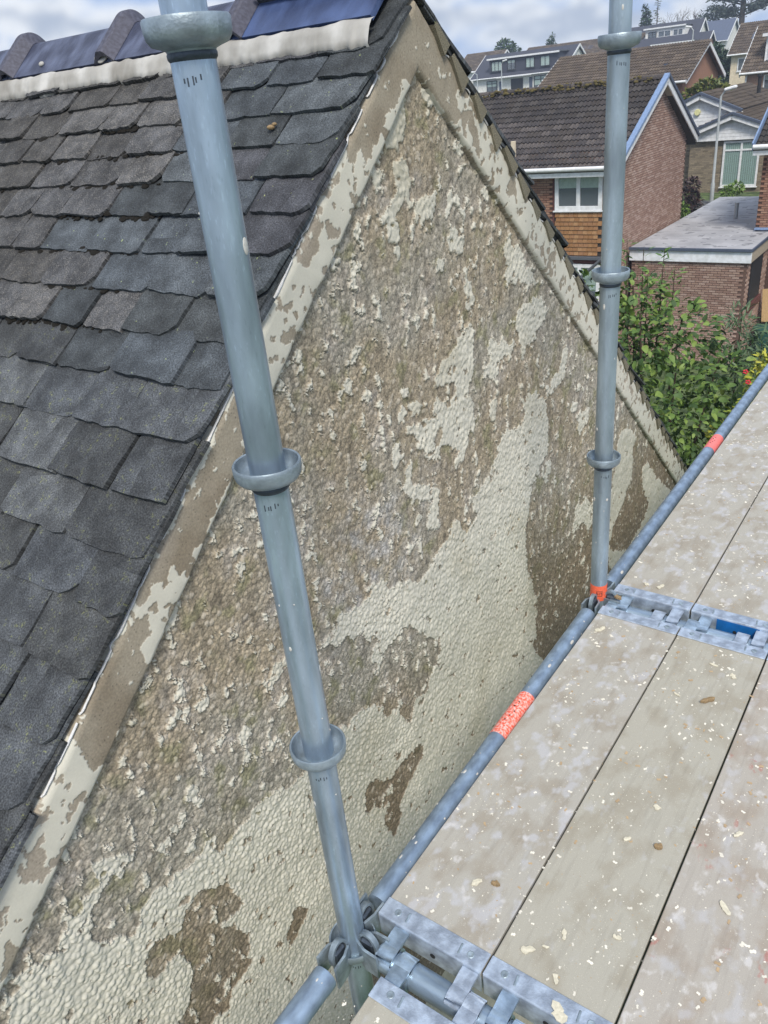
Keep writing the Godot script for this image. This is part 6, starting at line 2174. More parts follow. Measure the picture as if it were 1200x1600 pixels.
# outlines of painted, peeled and worn patches on the gable: (z, y) in metres
func trace_patches() -> void:
	painted.append(PackedVector2Array([Vector2(-0.122,0.048),Vector2(-0.195,0.087),Vector2(-0.244,0.165),Vector2(-0.314,0.142),Vector2(-0.338,0.176),Vector2(-0.384,0.168),Vector2(-0.401,0.197),Vector2(-0.424,0.193),Vector2(-0.431,0.255),Vector2(-0.469,0.233),Vector2(-0.519,0.172),Vector2(-0.478,0.179),Vector2(-0.447,0.183),Vector2(-0.436,0.171),Vector2(-0.403,0.17),Vector2(-0.374,0.098),Vector2(-0.399,0.055),Vector2(-0.45,0.018),Vector2(-0.479,0.043),Vector2(-0.516,0.069),Vector2(-0.565,0.056),Vector2(-0.632,0.044),Vector2(-0.684,0.051),Vector2(-0.697,0.005),Vector2(-0.78,0.007),Vector2(-0.831,0.02),Vector2(-0.973,-0.026),Vector2(-1.052,0.013),Vector2(-1.156,-0.007),Vector2(-1.212,-0.012),Vector2(-1.301,-0.055),Vector2(-1.336,-0.136),Vector2(-1.365,-0.118),Vector2(-1.433,-0.228),Vector2(-1.476,-0.18),Vector2(-1.535,-0.142),Vector2(-1.593,-0.129),Vector2(-1.643,-0.027),Vector2(-1.604,-0.038),Vector2(-1.539,0.019),Vector2(-1.482,0.103),Vector2(-1.385,0.111),Vector2(-1.323,0.07),Vector2(-1.284,0.105),Vector2(-1.317,0.158),Vector2(-1.205,0.244),Vector2(-1.153,0.249),Vector2(-1.113,0.277),Vector2(-1.124,0.293),Vector2(-1.186,0.322),Vector2(-1.257,0.301),Vector2(-1.306,0.31),Vector2(-1.328,0.356),Vector2(-1.344,0.317),Vector2(-1.379,0.329),Vector2(-1.398,0.264),Vector2(-1.417,0.267),Vector2(-1.444,0.279),Vector2(-1.549,0.217),Vector2(-1.601,0.22),Vector2(-1.634,0.256),Vector2(-1.714,0.263),Vector2(-1.707,0.294),Vector2(-1.775,0.307),Vector2(-1.797,0.247),Vector2(-1.849,0.255),Vector2(-1.876,0.331),Vector2(-1.938,0.347),Vector2(-1.982,0.372),Vector2(-2.026,0.398),Vector2(-2.028,0.43),Vector2(-2.096,0.474),Vector2(-2.14,0.457),Vector2(-2.161,0.41),Vector2(-2.208,0.408),Vector2(-2.21,0.476),Vector2(-2.296,0.428),Vector2(-2.382,0.431),Vector2(-2.409,0.397),Vector2(-2.414,0.272),Vector2(-2.371,0.24),Vector2(-2.319,0.212),Vector2(-2.266,0.16),Vector2(-2.254,0.076),Vector2(-2.223,0.053),Vector2(-2.229,-0.112),Vector2(-2.28,-0.241),Vector2(-2.312,-0.304),Vector2(-2.294,-0.383),Vector2(-2.322,-0.525),Vector2(-2.242,-0.471),Vector2(-2.264,-0.517),Vector2(-2.511,-0.862),Vector2(-1.786,-0.71),Vector2(-1.397,-0.738),Vector2(-1.215,-0.72),Vector2(-1.077,-0.736),Vector2(-0.979,-1.265),Vector2(-0.799,-1.18)]))
	painted.append(PackedVector2Array([Vector2(-1.821,0.831),Vector2(-1.867,0.859),Vector2(-1.92,0.84),Vector2(-1.899,0.71),Vector2(-1.859,0.68),Vector2(-1.901,0.626),Vector2(-1.904,0.544),Vector2(-1.866,0.554),Vector2(-1.841,0.492),Vector2(-1.821,0.474),Vector2(-1.793,0.481),Vector2(-1.777,0.415),Vector2(-1.761,0.433),Vector2(-1.787,0.504),Vector2(-1.773,0.55),Vector2(-1.696,0.567),Vector2(-1.676,0.541),Vector2(-1.621,0.569),Vector2(-1.59,0.633),Vector2(-1.587,0.666),Vector2(-1.636,0.675),Vector2(-1.715,0.655),Vector2(-1.669,0.681),Vector2(-1.68,0.705),Vector2(-1.737,0.694),Vector2(-1.751,0.67),Vector2(-1.788,0.69),Vector2(-1.8,0.719),Vector2(-1.759,0.742),Vector2(-1.716,0.733),Vector2(-1.686,0.753),Vector2(-1.713,0.771),Vector2(-1.725,0.802),Vector2(-1.784,0.807)]))
	painted.append(PackedVector2Array([Vector2(-2.032,0.809),Vector2(-2.049,0.766),Vector2(-2.131,0.737),Vector2(-2.169,0.746),Vector2(-2.14,0.709),Vector2(-2.087,0.71),Vector2(-2.054,0.675),Vector2(-2.031,0.637),Vector2(-2.022,0.655),Vector2(-1.947,0.714),Vector2(-2.006,0.72),Vector2(-2,0.77)]))
	painted.append(PackedVector2Array([Vector2(-2.221,0.837),Vector2(-2.359,0.824),Vector2(-2.42,0.777),Vector2(-2.383,0.745),Vector2(-2.334,0.737),Vector2(-2.322,0.698),Vector2(-2.252,0.707),Vector2(-2.239,0.669),Vector2(-2.215,0.639),Vector2(-2.205,0.684),Vector2(-2.186,0.757),Vector2(-2.171,0.796),Vector2(-2.188,0.831)]))
	painted.append(PackedVector2Array([Vector2(-2.553,0.632),Vector2(-2.577,0.525),Vector2(-2.543,0.489),Vector2(-2.435,0.466),Vector2(-2.395,0.491),Vector2(-2.447,0.526),Vector2(-2.501,0.538),Vector2(-2.527,0.588)]))
	painted.append(PackedVector2Array([Vector2(-2.105,1.04),Vector2(-2.164,1.02),Vector2(-2.226,0.98),Vector2(-2.324,0.887),Vector2(-2.336,0.865),Vector2(-2.213,0.907),Vector2(-2.139,0.908),Vector2(-2.111,0.958)]))
	painted.append(PackedVector2Array([Vector2(-1.815,1.094),Vector2(-1.88,1.082),Vector2(-1.87,1.064),Vector2(-1.836,1.058)]))
	painted.append(PackedVector2Array([Vector2(-1.893,1.043),Vector2(-1.962,1.024),Vector2(-1.943,1.003),Vector2(-1.908,1.014)]))
	painted.append(PackedVector2Array([Vector2(-1.742,1.069),Vector2(-1.779,1.058),Vector2(-1.769,1.036),Vector2(-1.741,1.032),Vector2(-1.731,1.048)]))
	painted.append(PackedVector2Array([Vector2(-1.875,0.988),Vector2(-1.913,0.975),Vector2(-1.913,0.918),Vector2(-1.876,0.905),Vector2(-1.868,0.955)]))
	painted.append(PackedVector2Array([Vector2(-1.988,0.6),Vector2(-2.044,0.596),Vector2(-2.041,0.545),Vector2(-1.993,0.526),Vector2(-1.975,0.569)]))
	painted.append(PackedVector2Array([Vector2(-2.2,0.53),Vector2(-2.308,0.527),Vector2(-2.357,0.498),Vector2(-2.409,0.427),Vector2(-2.357,0.411),Vector2(-2.282,0.462),Vector2(-2.269,0.42),Vector2(-2.208,0.403),Vector2(-2.222,0.478)]))
	painted.append(PackedVector2Array([Vector2(-2.618,0.377),Vector2(-2.679,0.349),Vector2(-2.65,0.321),Vector2(-2.605,0.344)]))
	painted.append(PackedVector2Array([Vector2(-2.697,0.304),Vector2(-2.808,0.296),Vector2(-2.779,0.247),Vector2(-2.701,0.216)]))
	painted.append(PackedVector2Array([Vector2(-2.396,0.249),Vector2(-2.437,0.206),Vector2(-2.409,0.12),Vector2(-2.382,0.145)]))
	painted.append(PackedVector2Array([Vector2(-2.458,0.752),Vector2(-2.524,0.707),Vector2(-2.538,0.693),Vector2(-2.471,0.721)]))
	painted.append(PackedVector2Array([Vector2(-2.14,0.458),Vector2(-2.305,0.377),Vector2(-2.33,0.319),Vector2(-2.369,0.278),Vector2(-2.136,0.358),Vector2(-2.094,0.437)]))
	painted.append(PackedVector2Array([Vector2(-1.377,1.123),Vector2(-1.399,1.115),Vector2(-1.407,1.082),Vector2(-1.397,1.073),Vector2(-1.369,1.082),Vector2(-1.378,1.099)]))
	painted.append(PackedVector2Array([Vector2(-1.364,0.963),Vector2(-1.383,0.95),Vector2(-1.377,0.903),Vector2(-1.368,0.89),Vector2(-1.339,0.926),Vector2(-1.353,0.937)]))
	painted.append(PackedVector2Array([Vector2(-1.332,0.891),Vector2(-1.344,0.891),Vector2(-1.337,0.855),Vector2(-1.323,0.848),Vector2(-1.297,0.864)]))
	painted.append(PackedVector2Array([Vector2(-1.568,0.796),Vector2(-1.58,0.771),Vector2(-1.542,0.767),Vector2(-1.53,0.784)]))
	painted.append(PackedVector2Array([Vector2(-1.577,0.75),Vector2(-1.636,0.734),Vector2(-1.657,0.713),Vector2(-1.593,0.709),Vector2(-1.569,0.7),Vector2(-1.563,0.738)]))
	painted.append(PackedVector2Array([Vector2(-1.533,0.753),Vector2(-1.553,0.746),Vector2(-1.526,0.708),Vector2(-1.51,0.727)]))
	painted.append(PackedVector2Array([Vector2(-1.546,0.696),Vector2(-1.589,0.679),Vector2(-1.6,0.643),Vector2(-1.549,0.663)]))
	painted.append(PackedVector2Array([Vector2(-1.482,0.659),Vector2(-1.517,0.654),Vector2(-1.527,0.618),Vector2(-1.491,0.583),Vector2(-1.467,0.593)]))
	painted.append(PackedVector2Array([Vector2(-1.522,0.588),Vector2(-1.55,0.571),Vector2(-1.544,0.526),Vector2(-1.521,0.527)]))
	painted.append(PackedVector2Array([Vector2(-1.346,0.668),Vector2(-1.371,0.679),Vector2(-1.361,0.644),Vector2(-1.333,0.635)]))
	painted.append(PackedVector2Array([Vector2(-1.138,0.916),Vector2(-1.161,0.904),Vector2(-1.163,0.878),Vector2(-1.143,0.869),Vector2(-1.129,0.898)]))
	painted.append(PackedVector2Array([Vector2(-1.193,0.999),Vector2(-1.198,0.987),Vector2(-1.165,0.969),Vector2(-1.145,0.969),Vector2(-1.144,0.986)]))
	painted.append(PackedVector2Array([Vector2(-1.185,0.967),Vector2(-1.194,0.957),Vector2(-1.164,0.939),Vector2(-1.159,0.954)]))
	painted.append(PackedVector2Array([Vector2(-1.301,1.155),Vector2(-1.302,1.126),Vector2(-1.264,1.108),Vector2(-1.261,1.118)]))
	painted.append(PackedVector2Array([Vector2(-1.208,1.065),Vector2(-1.236,1.075),Vector2(-1.203,1.023),Vector2(-1.19,1.033)]))
	painted.append(PackedVector2Array([Vector2(-1.551,1.133),Vector2(-1.591,1.129),Vector2(-1.59,1.104),Vector2(-1.567,1.106)]))
	painted.append(PackedVector2Array([Vector2(-1.748,1.06),Vector2(-1.786,1.048),Vector2(-1.768,1.028),Vector2(-1.73,1.04)]))
	painted.append(PackedVector2Array([Vector2(-1.586,0.911),Vector2(-1.636,0.901),Vector2(-1.619,0.886),Vector2(-1.597,0.892)]))
	painted.append(PackedVector2Array([Vector2(-1.269,1.008),Vector2(-1.278,0.995),Vector2(-1.264,0.994)]))
	painted.append(PackedVector2Array([Vector2(-1.303,1.037),Vector2(-1.315,1.029),Vector2(-1.306,1.022)]))
	painted.append(PackedVector2Array([Vector2(-1.626,0.941),Vector2(-1.632,0.927),Vector2(-1.611,0.933)]))
	painted.append(PackedVector2Array([Vector2(-1.677,0.927),Vector2(-1.681,0.901),Vector2(-1.663,0.906)]))
	painted.append(PackedVector2Array([Vector2(-1.515,0.54),Vector2(-1.619,0.487),Vector2(-1.681,0.444),Vector2(-1.678,0.414),Vector2(-1.598,0.452),Vector2(-1.516,0.496)]))
	painted.append(PackedVector2Array([Vector2(-1.112,0.715),Vector2(-1.157,0.718),Vector2(-1.154,0.704),Vector2(-1.126,0.704)]))
	painted.append(PackedVector2Array([Vector2(-1.521,0.527),Vector2(-1.625,0.474),Vector2(-1.613,0.445),Vector2(-1.551,0.47),Vector2(-1.509,0.504)]))
	painted.append(PackedVector2Array([Vector2(-1.641,0.467),Vector2(-1.686,0.446),Vector2(-1.663,0.369),Vector2(-1.608,0.345),Vector2(-1.594,0.368),Vector2(-1.644,0.42)]))
	painted.append(PackedVector2Array([Vector2(-1.57,0.431),Vector2(-1.591,0.405),Vector2(-1.556,0.387),Vector2(-1.55,0.405)]))
	painted.append(PackedVector2Array([Vector2(-1.547,0.382),Vector2(-1.55,0.349),Vector2(-1.528,0.338),Vector2(-1.537,0.371)]))
	painted.append(PackedVector2Array([Vector2(-1.691,1.49),Vector2(-1.709,1.477),Vector2(-1.694,1.465),Vector2(-1.656,1.469)]))
	painted.append(PackedVector2Array([Vector2(-1.71,1.483),Vector2(-1.733,1.453),Vector2(-1.773,1.438),Vector2(-1.84,1.386),Vector2(-1.854,1.371),Vector2(-1.81,1.388),Vector2(-1.756,1.415),Vector2(-1.724,1.437)]))
	painted.append(PackedVector2Array([Vector2(-1.608,1.444),Vector2(-1.654,1.454),Vector2(-1.656,1.428),Vector2(-1.64,1.404),Vector2(-1.655,1.377),Vector2(-1.632,1.356),Vector2(-1.594,1.356),Vector2(-1.628,1.326),Vector2(-1.645,1.311),Vector2(-1.651,1.255),Vector2(-1.638,1.218),Vector2(-1.612,1.226),Vector2(-1.603,1.209),Vector2(-1.575,1.196),Vector2(-1.59,1.169),Vector2(-1.573,1.143),Vector2(-1.541,1.148),Vector2(-1.539,1.178),Vector2(-1.556,1.203),Vector2(-1.553,1.224),Vector2(-1.594,1.235),Vector2(-1.577,1.255),Vector2(-1.579,1.302),Vector2(-1.606,1.315),Vector2(-1.604,1.339),Vector2(-1.567,1.349),Vector2(-1.545,1.328),Vector2(-1.493,1.302),Vector2(-1.46,1.287),Vector2(-1.519,1.35),Vector2(-1.567,1.384)]))
	painted.append(PackedVector2Array([Vector2(-1.511,1.306),Vector2(-1.553,1.298),Vector2(-1.556,1.281),Vector2(-1.51,1.267),Vector2(-1.494,1.276)]))
	painted.append(PackedVector2Array([Vector2(-1.551,1.13),Vector2(-1.59,1.126),Vector2(-1.59,1.104),Vector2(-1.567,1.105)]))
	painted.append(PackedVector2Array([Vector2(-1.695,1.224),Vector2(-1.762,1.231),Vector2(-1.76,1.189),Vector2(-1.724,1.167),Vector2(-1.694,1.166),Vector2(-1.658,1.208)]))
	painted.append(PackedVector2Array([Vector2(-1.816,1.24),Vector2(-1.839,1.234),Vector2(-1.851,1.198),Vector2(-1.874,1.191),Vector2(-1.825,1.179),Vector2(-1.798,1.149),Vector2(-1.774,1.149),Vector2(-1.793,1.172),Vector2(-1.811,1.2)]))
	painted.append(PackedVector2Array([Vector2(-1.852,1.132),Vector2(-1.892,1.117),Vector2(-1.879,1.066),Vector2(-1.851,1.047),Vector2(-1.82,1.065),Vector2(-1.794,1.114)]))
	painted.append(PackedVector2Array([Vector2(-1.902,1.041),Vector2(-1.962,1.02),Vector2(-1.943,1.003),Vector2(-1.9,1.016)]))
	painted.append(PackedVector2Array([Vector2(-1.741,1.062),Vector2(-1.78,1.062),Vector2(-1.776,1.034),Vector2(-1.737,1.034)]))
	painted.append(PackedVector2Array([Vector2(-1.879,0.987),Vector2(-1.914,0.979),Vector2(-1.916,0.908),Vector2(-1.88,0.904),Vector2(-1.867,0.951)]))
	painted.append(PackedVector2Array([Vector2(-1.415,1.229),Vector2(-1.442,1.218),Vector2(-1.433,1.169),Vector2(-1.411,1.177),Vector2(-1.403,1.198),Vector2(-1.427,1.201)]))
	painted.append(PackedVector2Array([Vector2(-1.479,1.225),Vector2(-1.493,1.203),Vector2(-1.481,1.202)]))
	painted.append(PackedVector2Array([Vector2(-1.695,1.329),Vector2(-1.714,1.314),Vector2(-1.691,1.295)]))
	painted.append(PackedVector2Array([Vector2(-1.865,1.33),Vector2(-1.893,1.298),Vector2(-1.947,1.262),Vector2(-1.93,1.256),Vector2(-1.877,1.293)]))
	painted.append(PackedVector2Array([Vector2(-1.929,1.249),Vector2(-1.995,1.209),Vector2(-2.054,1.143),Vector2(-2.146,1.064),Vector2(-2.237,0.983),Vector2(-2.224,0.934),Vector2(-2.139,0.91),Vector2(-2.12,0.942),Vector2(-2.104,1.027),Vector2(-2.185,1.021),Vector2(-2.044,1.137),Vector2(-1.985,1.194)]))
	painted.append(PackedVector2Array([Vector2(-1.446,1.146),Vector2(-1.456,1.134),Vector2(-1.444,1.131)]))
	painted.append(PackedVector2Array([Vector2(-0.911,0.521),Vector2(-0.91,0.464),Vector2(-0.883,0.478)]))
	painted.append(PackedVector2Array([Vector2(-0.728,0.543),Vector2(-0.742,0.513),Vector2(-0.697,0.511)]))
	painted.append(PackedVector2Array([Vector2(-0.944,0.347),Vector2(-0.991,0.301),Vector2(-0.955,0.291),Vector2(-0.922,0.274)]))
	painted.append(PackedVector2Array([Vector2(-0.736,0.411),Vector2(-0.76,0.384),Vector2(-0.737,0.361),Vector2(-0.719,0.379)]))
	painted.append(PackedVector2Array([Vector2(-0.646,0.431),Vector2(-0.667,0.406),Vector2(-0.648,0.389),Vector2(-0.633,0.412)]))
	painted.append(PackedVector2Array([Vector2(-0.825,0.253),Vector2(-0.847,0.235),Vector2(-0.829,0.2),Vector2(-0.837,0.158),Vector2(-0.775,0.128),Vector2(-0.754,0.131),Vector2(-0.819,0.158),Vector2(-0.805,0.228)]))
	painted.append(PackedVector2Array([Vector2(-0.662,0.234),Vector2(-0.687,0.21),Vector2(-0.664,0.183),Vector2(-0.647,0.208)]))
	painted.append(PackedVector2Array([Vector2(-0.642,0.188),Vector2(-0.623,0.149),Vector2(-0.57,0.102),Vector2(-0.544,0.139),Vector2(-0.591,0.173)]))
	painted.append(PackedVector2Array([Vector2(-0.671,0.151),Vector2(-0.695,0.136),Vector2(-0.653,0.118),Vector2(-0.633,0.104)]))
	painted.append(PackedVector2Array([Vector2(-0.727,0.637),Vector2(-0.763,0.637),Vector2(-0.731,0.602),Vector2(-0.715,0.619)]))
	painted.append(PackedVector2Array([Vector2(-0.508,0.313),Vector2(-0.521,0.292),Vector2(-0.508,0.293)]))
	painted.append(PackedVector2Array([Vector2(-0.918,0.176),Vector2(-0.927,0.133),Vector2(-0.897,0.132)]))
	painted.append(PackedVector2Array([Vector2(-0.338,0.209),Vector2(-0.351,0.188),Vector2(-0.336,0.179)]))
	painted.append(PackedVector2Array([Vector2(-0.39,0.185),Vector2(-0.395,0.162),Vector2(-0.37,0.144),Vector2(-0.357,0.16)]))
	painted.append(PackedVector2Array([Vector2(-2.684,-0.093),Vector2(-2.783,-0.089),Vector2(-2.858,-0.177),Vector2(-2.864,-0.258),Vector2(-2.795,-0.286),Vector2(-2.801,-0.242),Vector2(-2.722,-0.194),Vector2(-2.658,-0.245),Vector2(-2.647,-0.164)]))
	painted.append(PackedVector2Array([Vector2(-2.665,0.315),Vector2(-2.809,0.276),Vector2(-2.771,0.236),Vector2(-2.686,0.208)]))
	painted.append(PackedVector2Array([Vector2(-3.152,0.031),Vector2(-3.252,0.031),Vector2(-3.393,-0.08),Vector2(-3.333,-0.104),Vector2(-3.353,-0.245),Vector2(-3.26,-0.337),Vector2(-3.182,-0.385),Vector2(-3.106,-0.432),Vector2(-3.097,-0.53),Vector2(-3.229,-0.603),Vector2(-3.346,-0.657),Vector2(-3.501,-0.617),Vector2(-3.569,-0.596),Vector2(-3.63,-0.532),Vector2(-3.571,-0.467),Vector2(-3.508,-0.375),Vector2(-3.489,-0.262),Vector2(-3.586,-0.286),Vector2(-3.736,-0.432),Vector2(-4.089,-0.691),Vector2(-3.84,-0.692),Vector2(-3.262,-0.694),Vector2(-3.087,-0.631),Vector2(-3.062,-0.195),Vector2(-3.135,-0.07),Vector2(-3.118,-0.001)]))
	painted.append(PackedVector2Array([Vector2(-2.73,-0.346),Vector2(-2.765,-0.366),Vector2(-2.75,-0.406)]))
	painted.append(PackedVector2Array([Vector2(-2.514,-0.146),Vector2(-2.545,-0.17),Vector2(-2.522,-0.18)]))
	bare.append(PackedVector2Array([Vector2(-0.624,-0.048),Vector2(-0.672,-0.094),Vector2(-0.707,-0.205),Vector2(-0.657,-0.216),Vector2(-0.706,-0.321),Vector2(-0.681,-0.42),Vector2(-0.634,-0.412),Vector2(-0.582,-0.462),Vector2(-0.5,-0.428),Vector2(-0.473,-0.341),Vector2(-0.533,-0.28),Vector2(-0.538,-0.173),Vector2(-0.494,-0.133),Vector2(-0.463,-0.159),Vector2(-0.446,-0.088),Vector2(-0.478,-0.056),Vector2(-0.547,-0.087)]))
	bare.append(PackedVector2Array([Vector2(-0.856,-0.397),Vector2(-0.895,-0.455),Vector2(-0.843,-0.508),Vector2(-0.806,-0.472)]))
	bare.append(PackedVector2Array([Vector2(-0.712,-0.417),Vector2(-0.731,-0.443),Vector2(-0.717,-0.459)]))
	bare.append(PackedVector2Array([Vector2(-0.683,0.043),Vector2(-0.742,0.036),Vector2(-0.821,0.021),Vector2(-0.704,-0.007),Vector2(-0.691,0.011)]))
	bare.append(PackedVector2Array([Vector2(-1.208,-0.281),Vector2(-1.296,-0.337),Vector2(-1.417,-0.34),Vector2(-1.505,-0.37),Vector2(-1.449,-0.423),Vector2(-1.343,-0.476),Vector2(-1.308,-0.584),Vector2(-1.282,-0.571),Vector2(-1.255,-0.479),Vector2(-1.259,-0.395),Vector2(-1.191,-0.381),Vector2(-1.177,-0.316)]))
	bare.append(PackedVector2Array([Vector2(-1.535,0.179),Vector2(-1.557,0.151),Vector2(-1.541,0.133)]))
	bare.append(PackedVector2Array([Vector2(-1.408,0.295),Vector2(-1.387,0.218),Vector2(-1.384,0.246)]))
	bare.append(PackedVector2Array([Vector2(-1.336,0.185),Vector2(-1.305,0.176),Vector2(-1.299,0.186)]))
	bare.append(PackedVector2Array([Vector2(-1.832,0.286),Vector2(-1.901,0.263),Vector2(-1.858,0.244),Vector2(-1.807,0.233),Vector2(-1.791,0.267)]))
	bare.append(PackedVector2Array([Vector2(-2.211,0.287),Vector2(-2.253,0.266),Vector2(-2.228,0.246)]))
	bare.append(PackedVector2Array([Vector2(-1.971,0.366),Vector2(-1.996,0.349),Vector2(-1.984,0.326),Vector2(-1.959,0.343)]))
	bare.append(PackedVector2Array([Vector2(-1.414,0.191),Vector2(-1.422,0.169),Vector2(-1.412,0.154)]))
	bare.append(PackedVector2Array([Vector2(-1.881,0.15),Vector2(-1.881,0.084),Vector2(-1.866,0.093)]))
	bare.append(PackedVector2Array([Vector2(-1.713,0.637),Vector2(-1.718,0.606),Vector2(-1.692,0.568),Vector2(-1.689,0.608)]))
	bare.append(PackedVector2Array([Vector2(-1.771,0.77),Vector2(-1.779,0.763),Vector2(-1.757,0.756)]))
	bare.append(PackedVector2Array([Vector2(-2.204,0.287),Vector2(-2.253,0.272),Vector2(-2.228,0.246)]))
	worn.append(PackedVector2Array([Vector2(-1.74,1.694),Vector2(-1.872,1.676),Vector2(-2.034,1.375),Vector2(-1.952,1.41),Vector2(-1.914,1.44),Vector2(-1.954,1.424),Vector2(-1.881,1.428),Vector2(-1.841,1.396),Vector2(-1.887,1.393),Vector2(-1.86,1.345),Vector2(-1.839,1.375),Vector2(-1.757,1.422),Vector2(-1.698,1.49),Vector2(-1.616,1.456),Vector2(-1.543,1.386),Vector2(-1.489,1.346),Vector2(-1.465,1.321),Vector2(-1.449,1.345),Vector2(-1.43,1.335),Vector2(-1.405,1.323),Vector2(-1.395,1.351),Vector2(-1.385,1.382),Vector2(-1.45,1.441),Vector2(-1.531,1.519),Vector2(-1.601,1.587)]))
	worn.append(PackedVector2Array([Vector2(-1.355,1.312),Vector2(-1.377,1.306),Vector2(-1.36,1.287),Vector2(-1.345,1.298)]))
	worn.append(PackedVector2Array([Vector2(-1.317,1.306),Vector2(-1.339,1.284),Vector2(-1.317,1.275),Vector2(-1.301,1.293)]))
	worn.append(PackedVector2Array([Vector2(-1.278,1.273),Vector2(-1.308,1.233),Vector2(-1.27,1.208),Vector2(-1.285,1.186),Vector2(-1.248,1.165),Vector2(-1.214,1.156),Vector2(-1.233,1.184),Vector2(-1.217,1.199),Vector2(-1.24,1.218)]))
	worn.append(PackedVector2Array([Vector2(-1.338,1.184),Vector2(-1.326,1.19),Vector2(-1.347,1.157)]))
	worn.append(PackedVector2Array([Vector2(-1.021,0.926),Vector2(-0.978,0.875),Vector2(-0.936,0.83),Vector2(-0.901,0.797),Vector2(-0.814,0.728),Vector2(-0.764,0.677),Vector2(-0.751,0.72),Vector2(-0.724,0.701),Vector2(-0.673,0.696),Vector2(-0.638,0.677),Vector2(-0.653,0.681),Vector2(-0.672,0.619),Vector2(-0.625,0.614),Vector2(-0.596,0.634),Vector2(-0.649,0.568),Vector2(-0.607,0.507),Vector2(-0.572,0.488),Vector2(-0.524,0.451),Vector2(-0.462,0.411),Vector2(-0.489,0.45),Vector2(-0.481,0.503),Vector2(-0.503,0.515),Vector2(-0.473,0.525),Vector2(-0.457,0.553),Vector2(-0.52,0.589),Vector2(-0.609,0.653),Vector2(-0.684,0.731),Vector2(-0.749,0.777),Vector2(-0.852,0.861),Vector2(-0.926,0.922),Vector2(-0.983,0.973)]))
	worn.append(PackedVector2Array([Vector2(-1.16,1.135),Vector2(-1.188,1.109),Vector2(-1.198,1.091),Vector2(-1.175,1.119)]))
	worn.append(PackedVector2Array([Vector2(-1.186,1.081),Vector2(-1.211,1.078),Vector2(-1.174,1.051),Vector2(-1.161,1.058)]))
	worn.append(PackedVector2Array([Vector2(-1.138,1.054),Vector2(-1.15,1.054),Vector2(-1.139,1.028),Vector2(-1.121,1.013),Vector2(-1.118,1.021)]))
	worn.append(PackedVector2Array([Vector2(-1.153,1.047),Vector2(-1.166,1.037),Vector2(-1.155,1.02)]))
	worn.append(PackedVector2Array([Vector2(-1.151,1.096),Vector2(-1.161,1.09),Vector2(-1.145,1.085)]))
	worn.append(PackedVector2Array([Vector2(-0.396,0.471),Vector2(-0.369,0.449),Vector2(-0.374,0.431),Vector2(-0.327,0.404),Vector2(-0.32,0.412)]))
	worn.append(PackedVector2Array([Vector2(-0.335,0.396),Vector2(-0.355,0.375),Vector2(-0.35,0.345),Vector2(-0.351,0.315),Vector2(-0.323,0.331),Vector2(-0.304,0.338),Vector2(-0.322,0.375)]))
	worn.append(PackedVector2Array([Vector2(-0.472,0.507),Vector2(-0.511,0.5),Vector2(-0.498,0.423),Vector2(-0.486,0.461),Vector2(-0.461,0.49)]))
	worn.append(PackedVector2Array([Vector2(-0.446,0.464),Vector2(-0.459,0.459),Vector2(-0.449,0.454)]))
	worn.append(PackedVector2Array([Vector2(-0.246,0.262),Vector2(-0.264,0.224),Vector2(-0.249,0.197),Vector2(-0.229,0.185),Vector2(-0.211,0.194)]))
	worn.append(PackedVector2Array([Vector2(-0.419,0.4),Vector2(-0.432,0.387),Vector2(-0.418,0.38)]))
	worn.append(PackedVector2Array([Vector2(-0.355,0.406),Vector2(-0.367,0.397),Vector2(-0.355,0.385)]))
	worn.append(PackedVector2Array([Vector2(-1.895,1.392),Vector2(-1.928,1.404),Vector2(-1.917,1.38),Vector2(-1.939,1.356),Vector2(-1.981,1.353),Vector2(-1.979,1.331),Vector2(-1.961,1.325),Vector2(-1.975,1.289),Vector2(-1.958,1.284),Vector2(-1.936,1.316),Vector2(-1.929,1.339),Vector2(-1.891,1.357),Vector2(-1.877,1.372)]))
	worn.append(PackedVector2Array([Vector2(-2.03,1.322),Vector2(-2.055,1.308),Vector2(-2.032,1.287)]))
	worn.append(PackedVector2Array([Vector2(-2.116,1.242),Vector2(-2.153,1.221),Vector2(-2.161,1.178),Vector2(-2.18,1.141),Vector2(-2.141,1.164),Vector2(-2.123,1.192)]))
	worn.append(PackedVector2Array([Vector2(-2.208,1.093),Vector2(-2.229,1.085),Vector2(-2.218,1.065)]))
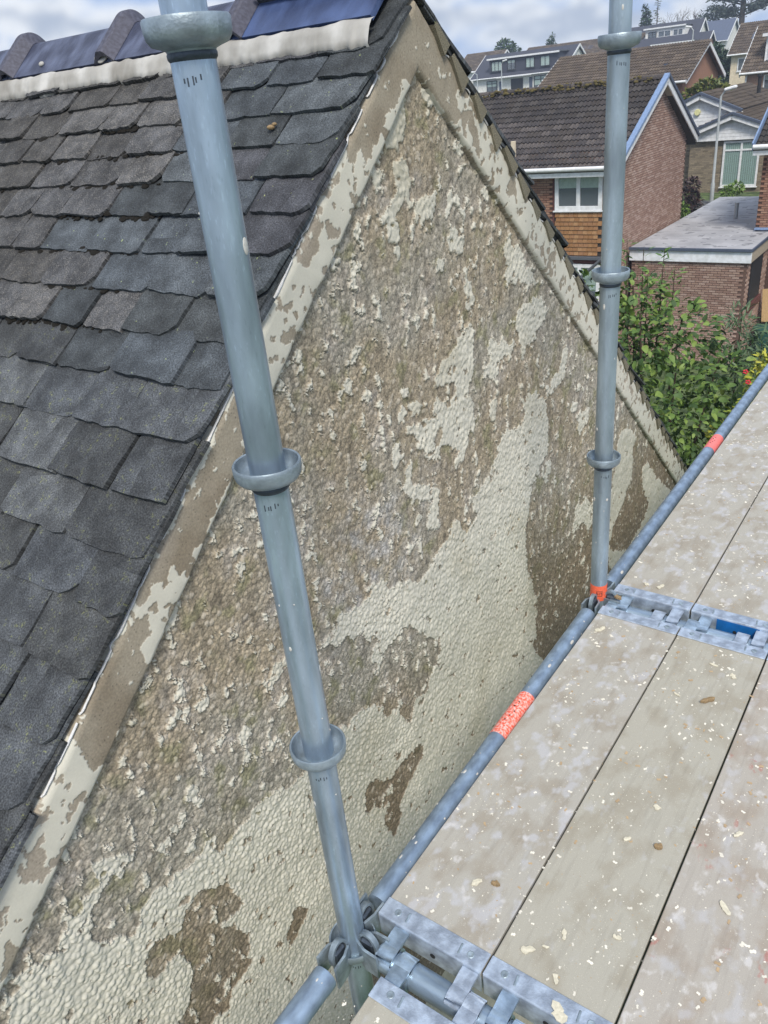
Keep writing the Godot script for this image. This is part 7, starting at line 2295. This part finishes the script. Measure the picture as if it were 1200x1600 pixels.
	worn.append(PackedVector2Array([Vector2(-2.027,1.284),Vector2(-2.062,1.272),Vector2(-2.07,1.256)]))
	worn.append(PackedVector2Array([Vector2(-2.395,0.966),Vector2(-2.456,0.945),Vector2(-2.419,0.917),Vector2(-2.371,0.927)]))
	worn.append(PackedVector2Array([Vector2(-2.457,0.858),Vector2(-2.495,0.844),Vector2(-2.47,0.818)]))
	worn.append(PackedVector2Array([Vector2(-2.509,0.793),Vector2(-2.577,0.738),Vector2(-2.536,0.737)]))

func _ready() -> void:
	# camera
	var cam := Camera3D.new()
	cam.name = "camera"
	cam.transform = Transform3D(Basis(Vector3(0.81544, -0.09551, -0.57091), Vector3(-0.19999, 0.87907, -0.43272), Vector3(0.54320, 0.46703, 0.69772)).orthonormalized(), Vector3(0.705, 1.45, 0.0))
	cam.fov = 66.07
	cam.near = 0.05
	cam.far = 900.0
	add_child(cam)
	# sky, exposure
	var we := WorldEnvironment.new()
	var env := Environment.new()
	env.background_mode = Environment.BG_SKY
	var sky := Sky.new()
	sky.sky_material = cloudy_sky()
	env.sky = sky
	env.background_energy_multiplier = 0.9
	env.tonemap_mode = Environment.TONE_MAPPER_LINEAR
	env.tonemap_exposure = 1.0
	env.sdfgi_enabled = true
	env.ssao_enabled = true
	env.ssil_enabled = true
	env.fog_enabled = true
	env.fog_density = 0.0011
	env.fog_light_color = Color(0.80, 0.86, 0.95)
	we.environment = env
	add_child(we)
	# sun through thin cloud
	var sun := DirectionalLight3D.new()
	sun.name = "sun"
	sun.light_energy = 1.15
	sun.light_color = Color(1.0, 0.97, 0.92)
	sun.light_angular_distance = 16.0
	sun.shadow_enabled = true
	sun.rotation_degrees = Vector3(-50.0, 40.0, 0.0)
	add_child(sun)

	rng.seed = 4711
	make_materials()
	M.pane = mat(Color(0.75, 0.82, 0.88, 0.08), 0.04)
	M.pane.transparency = BaseMaterial3D.TRANSPARENCY_ALPHA
	trace_patches()
	terrain()
	cottage()
	brick_house()
	garage()
	right_house()
	bungalow()
	hillside_houses()
	garden()
	skyline_trees()
	scaffold()
	debris()
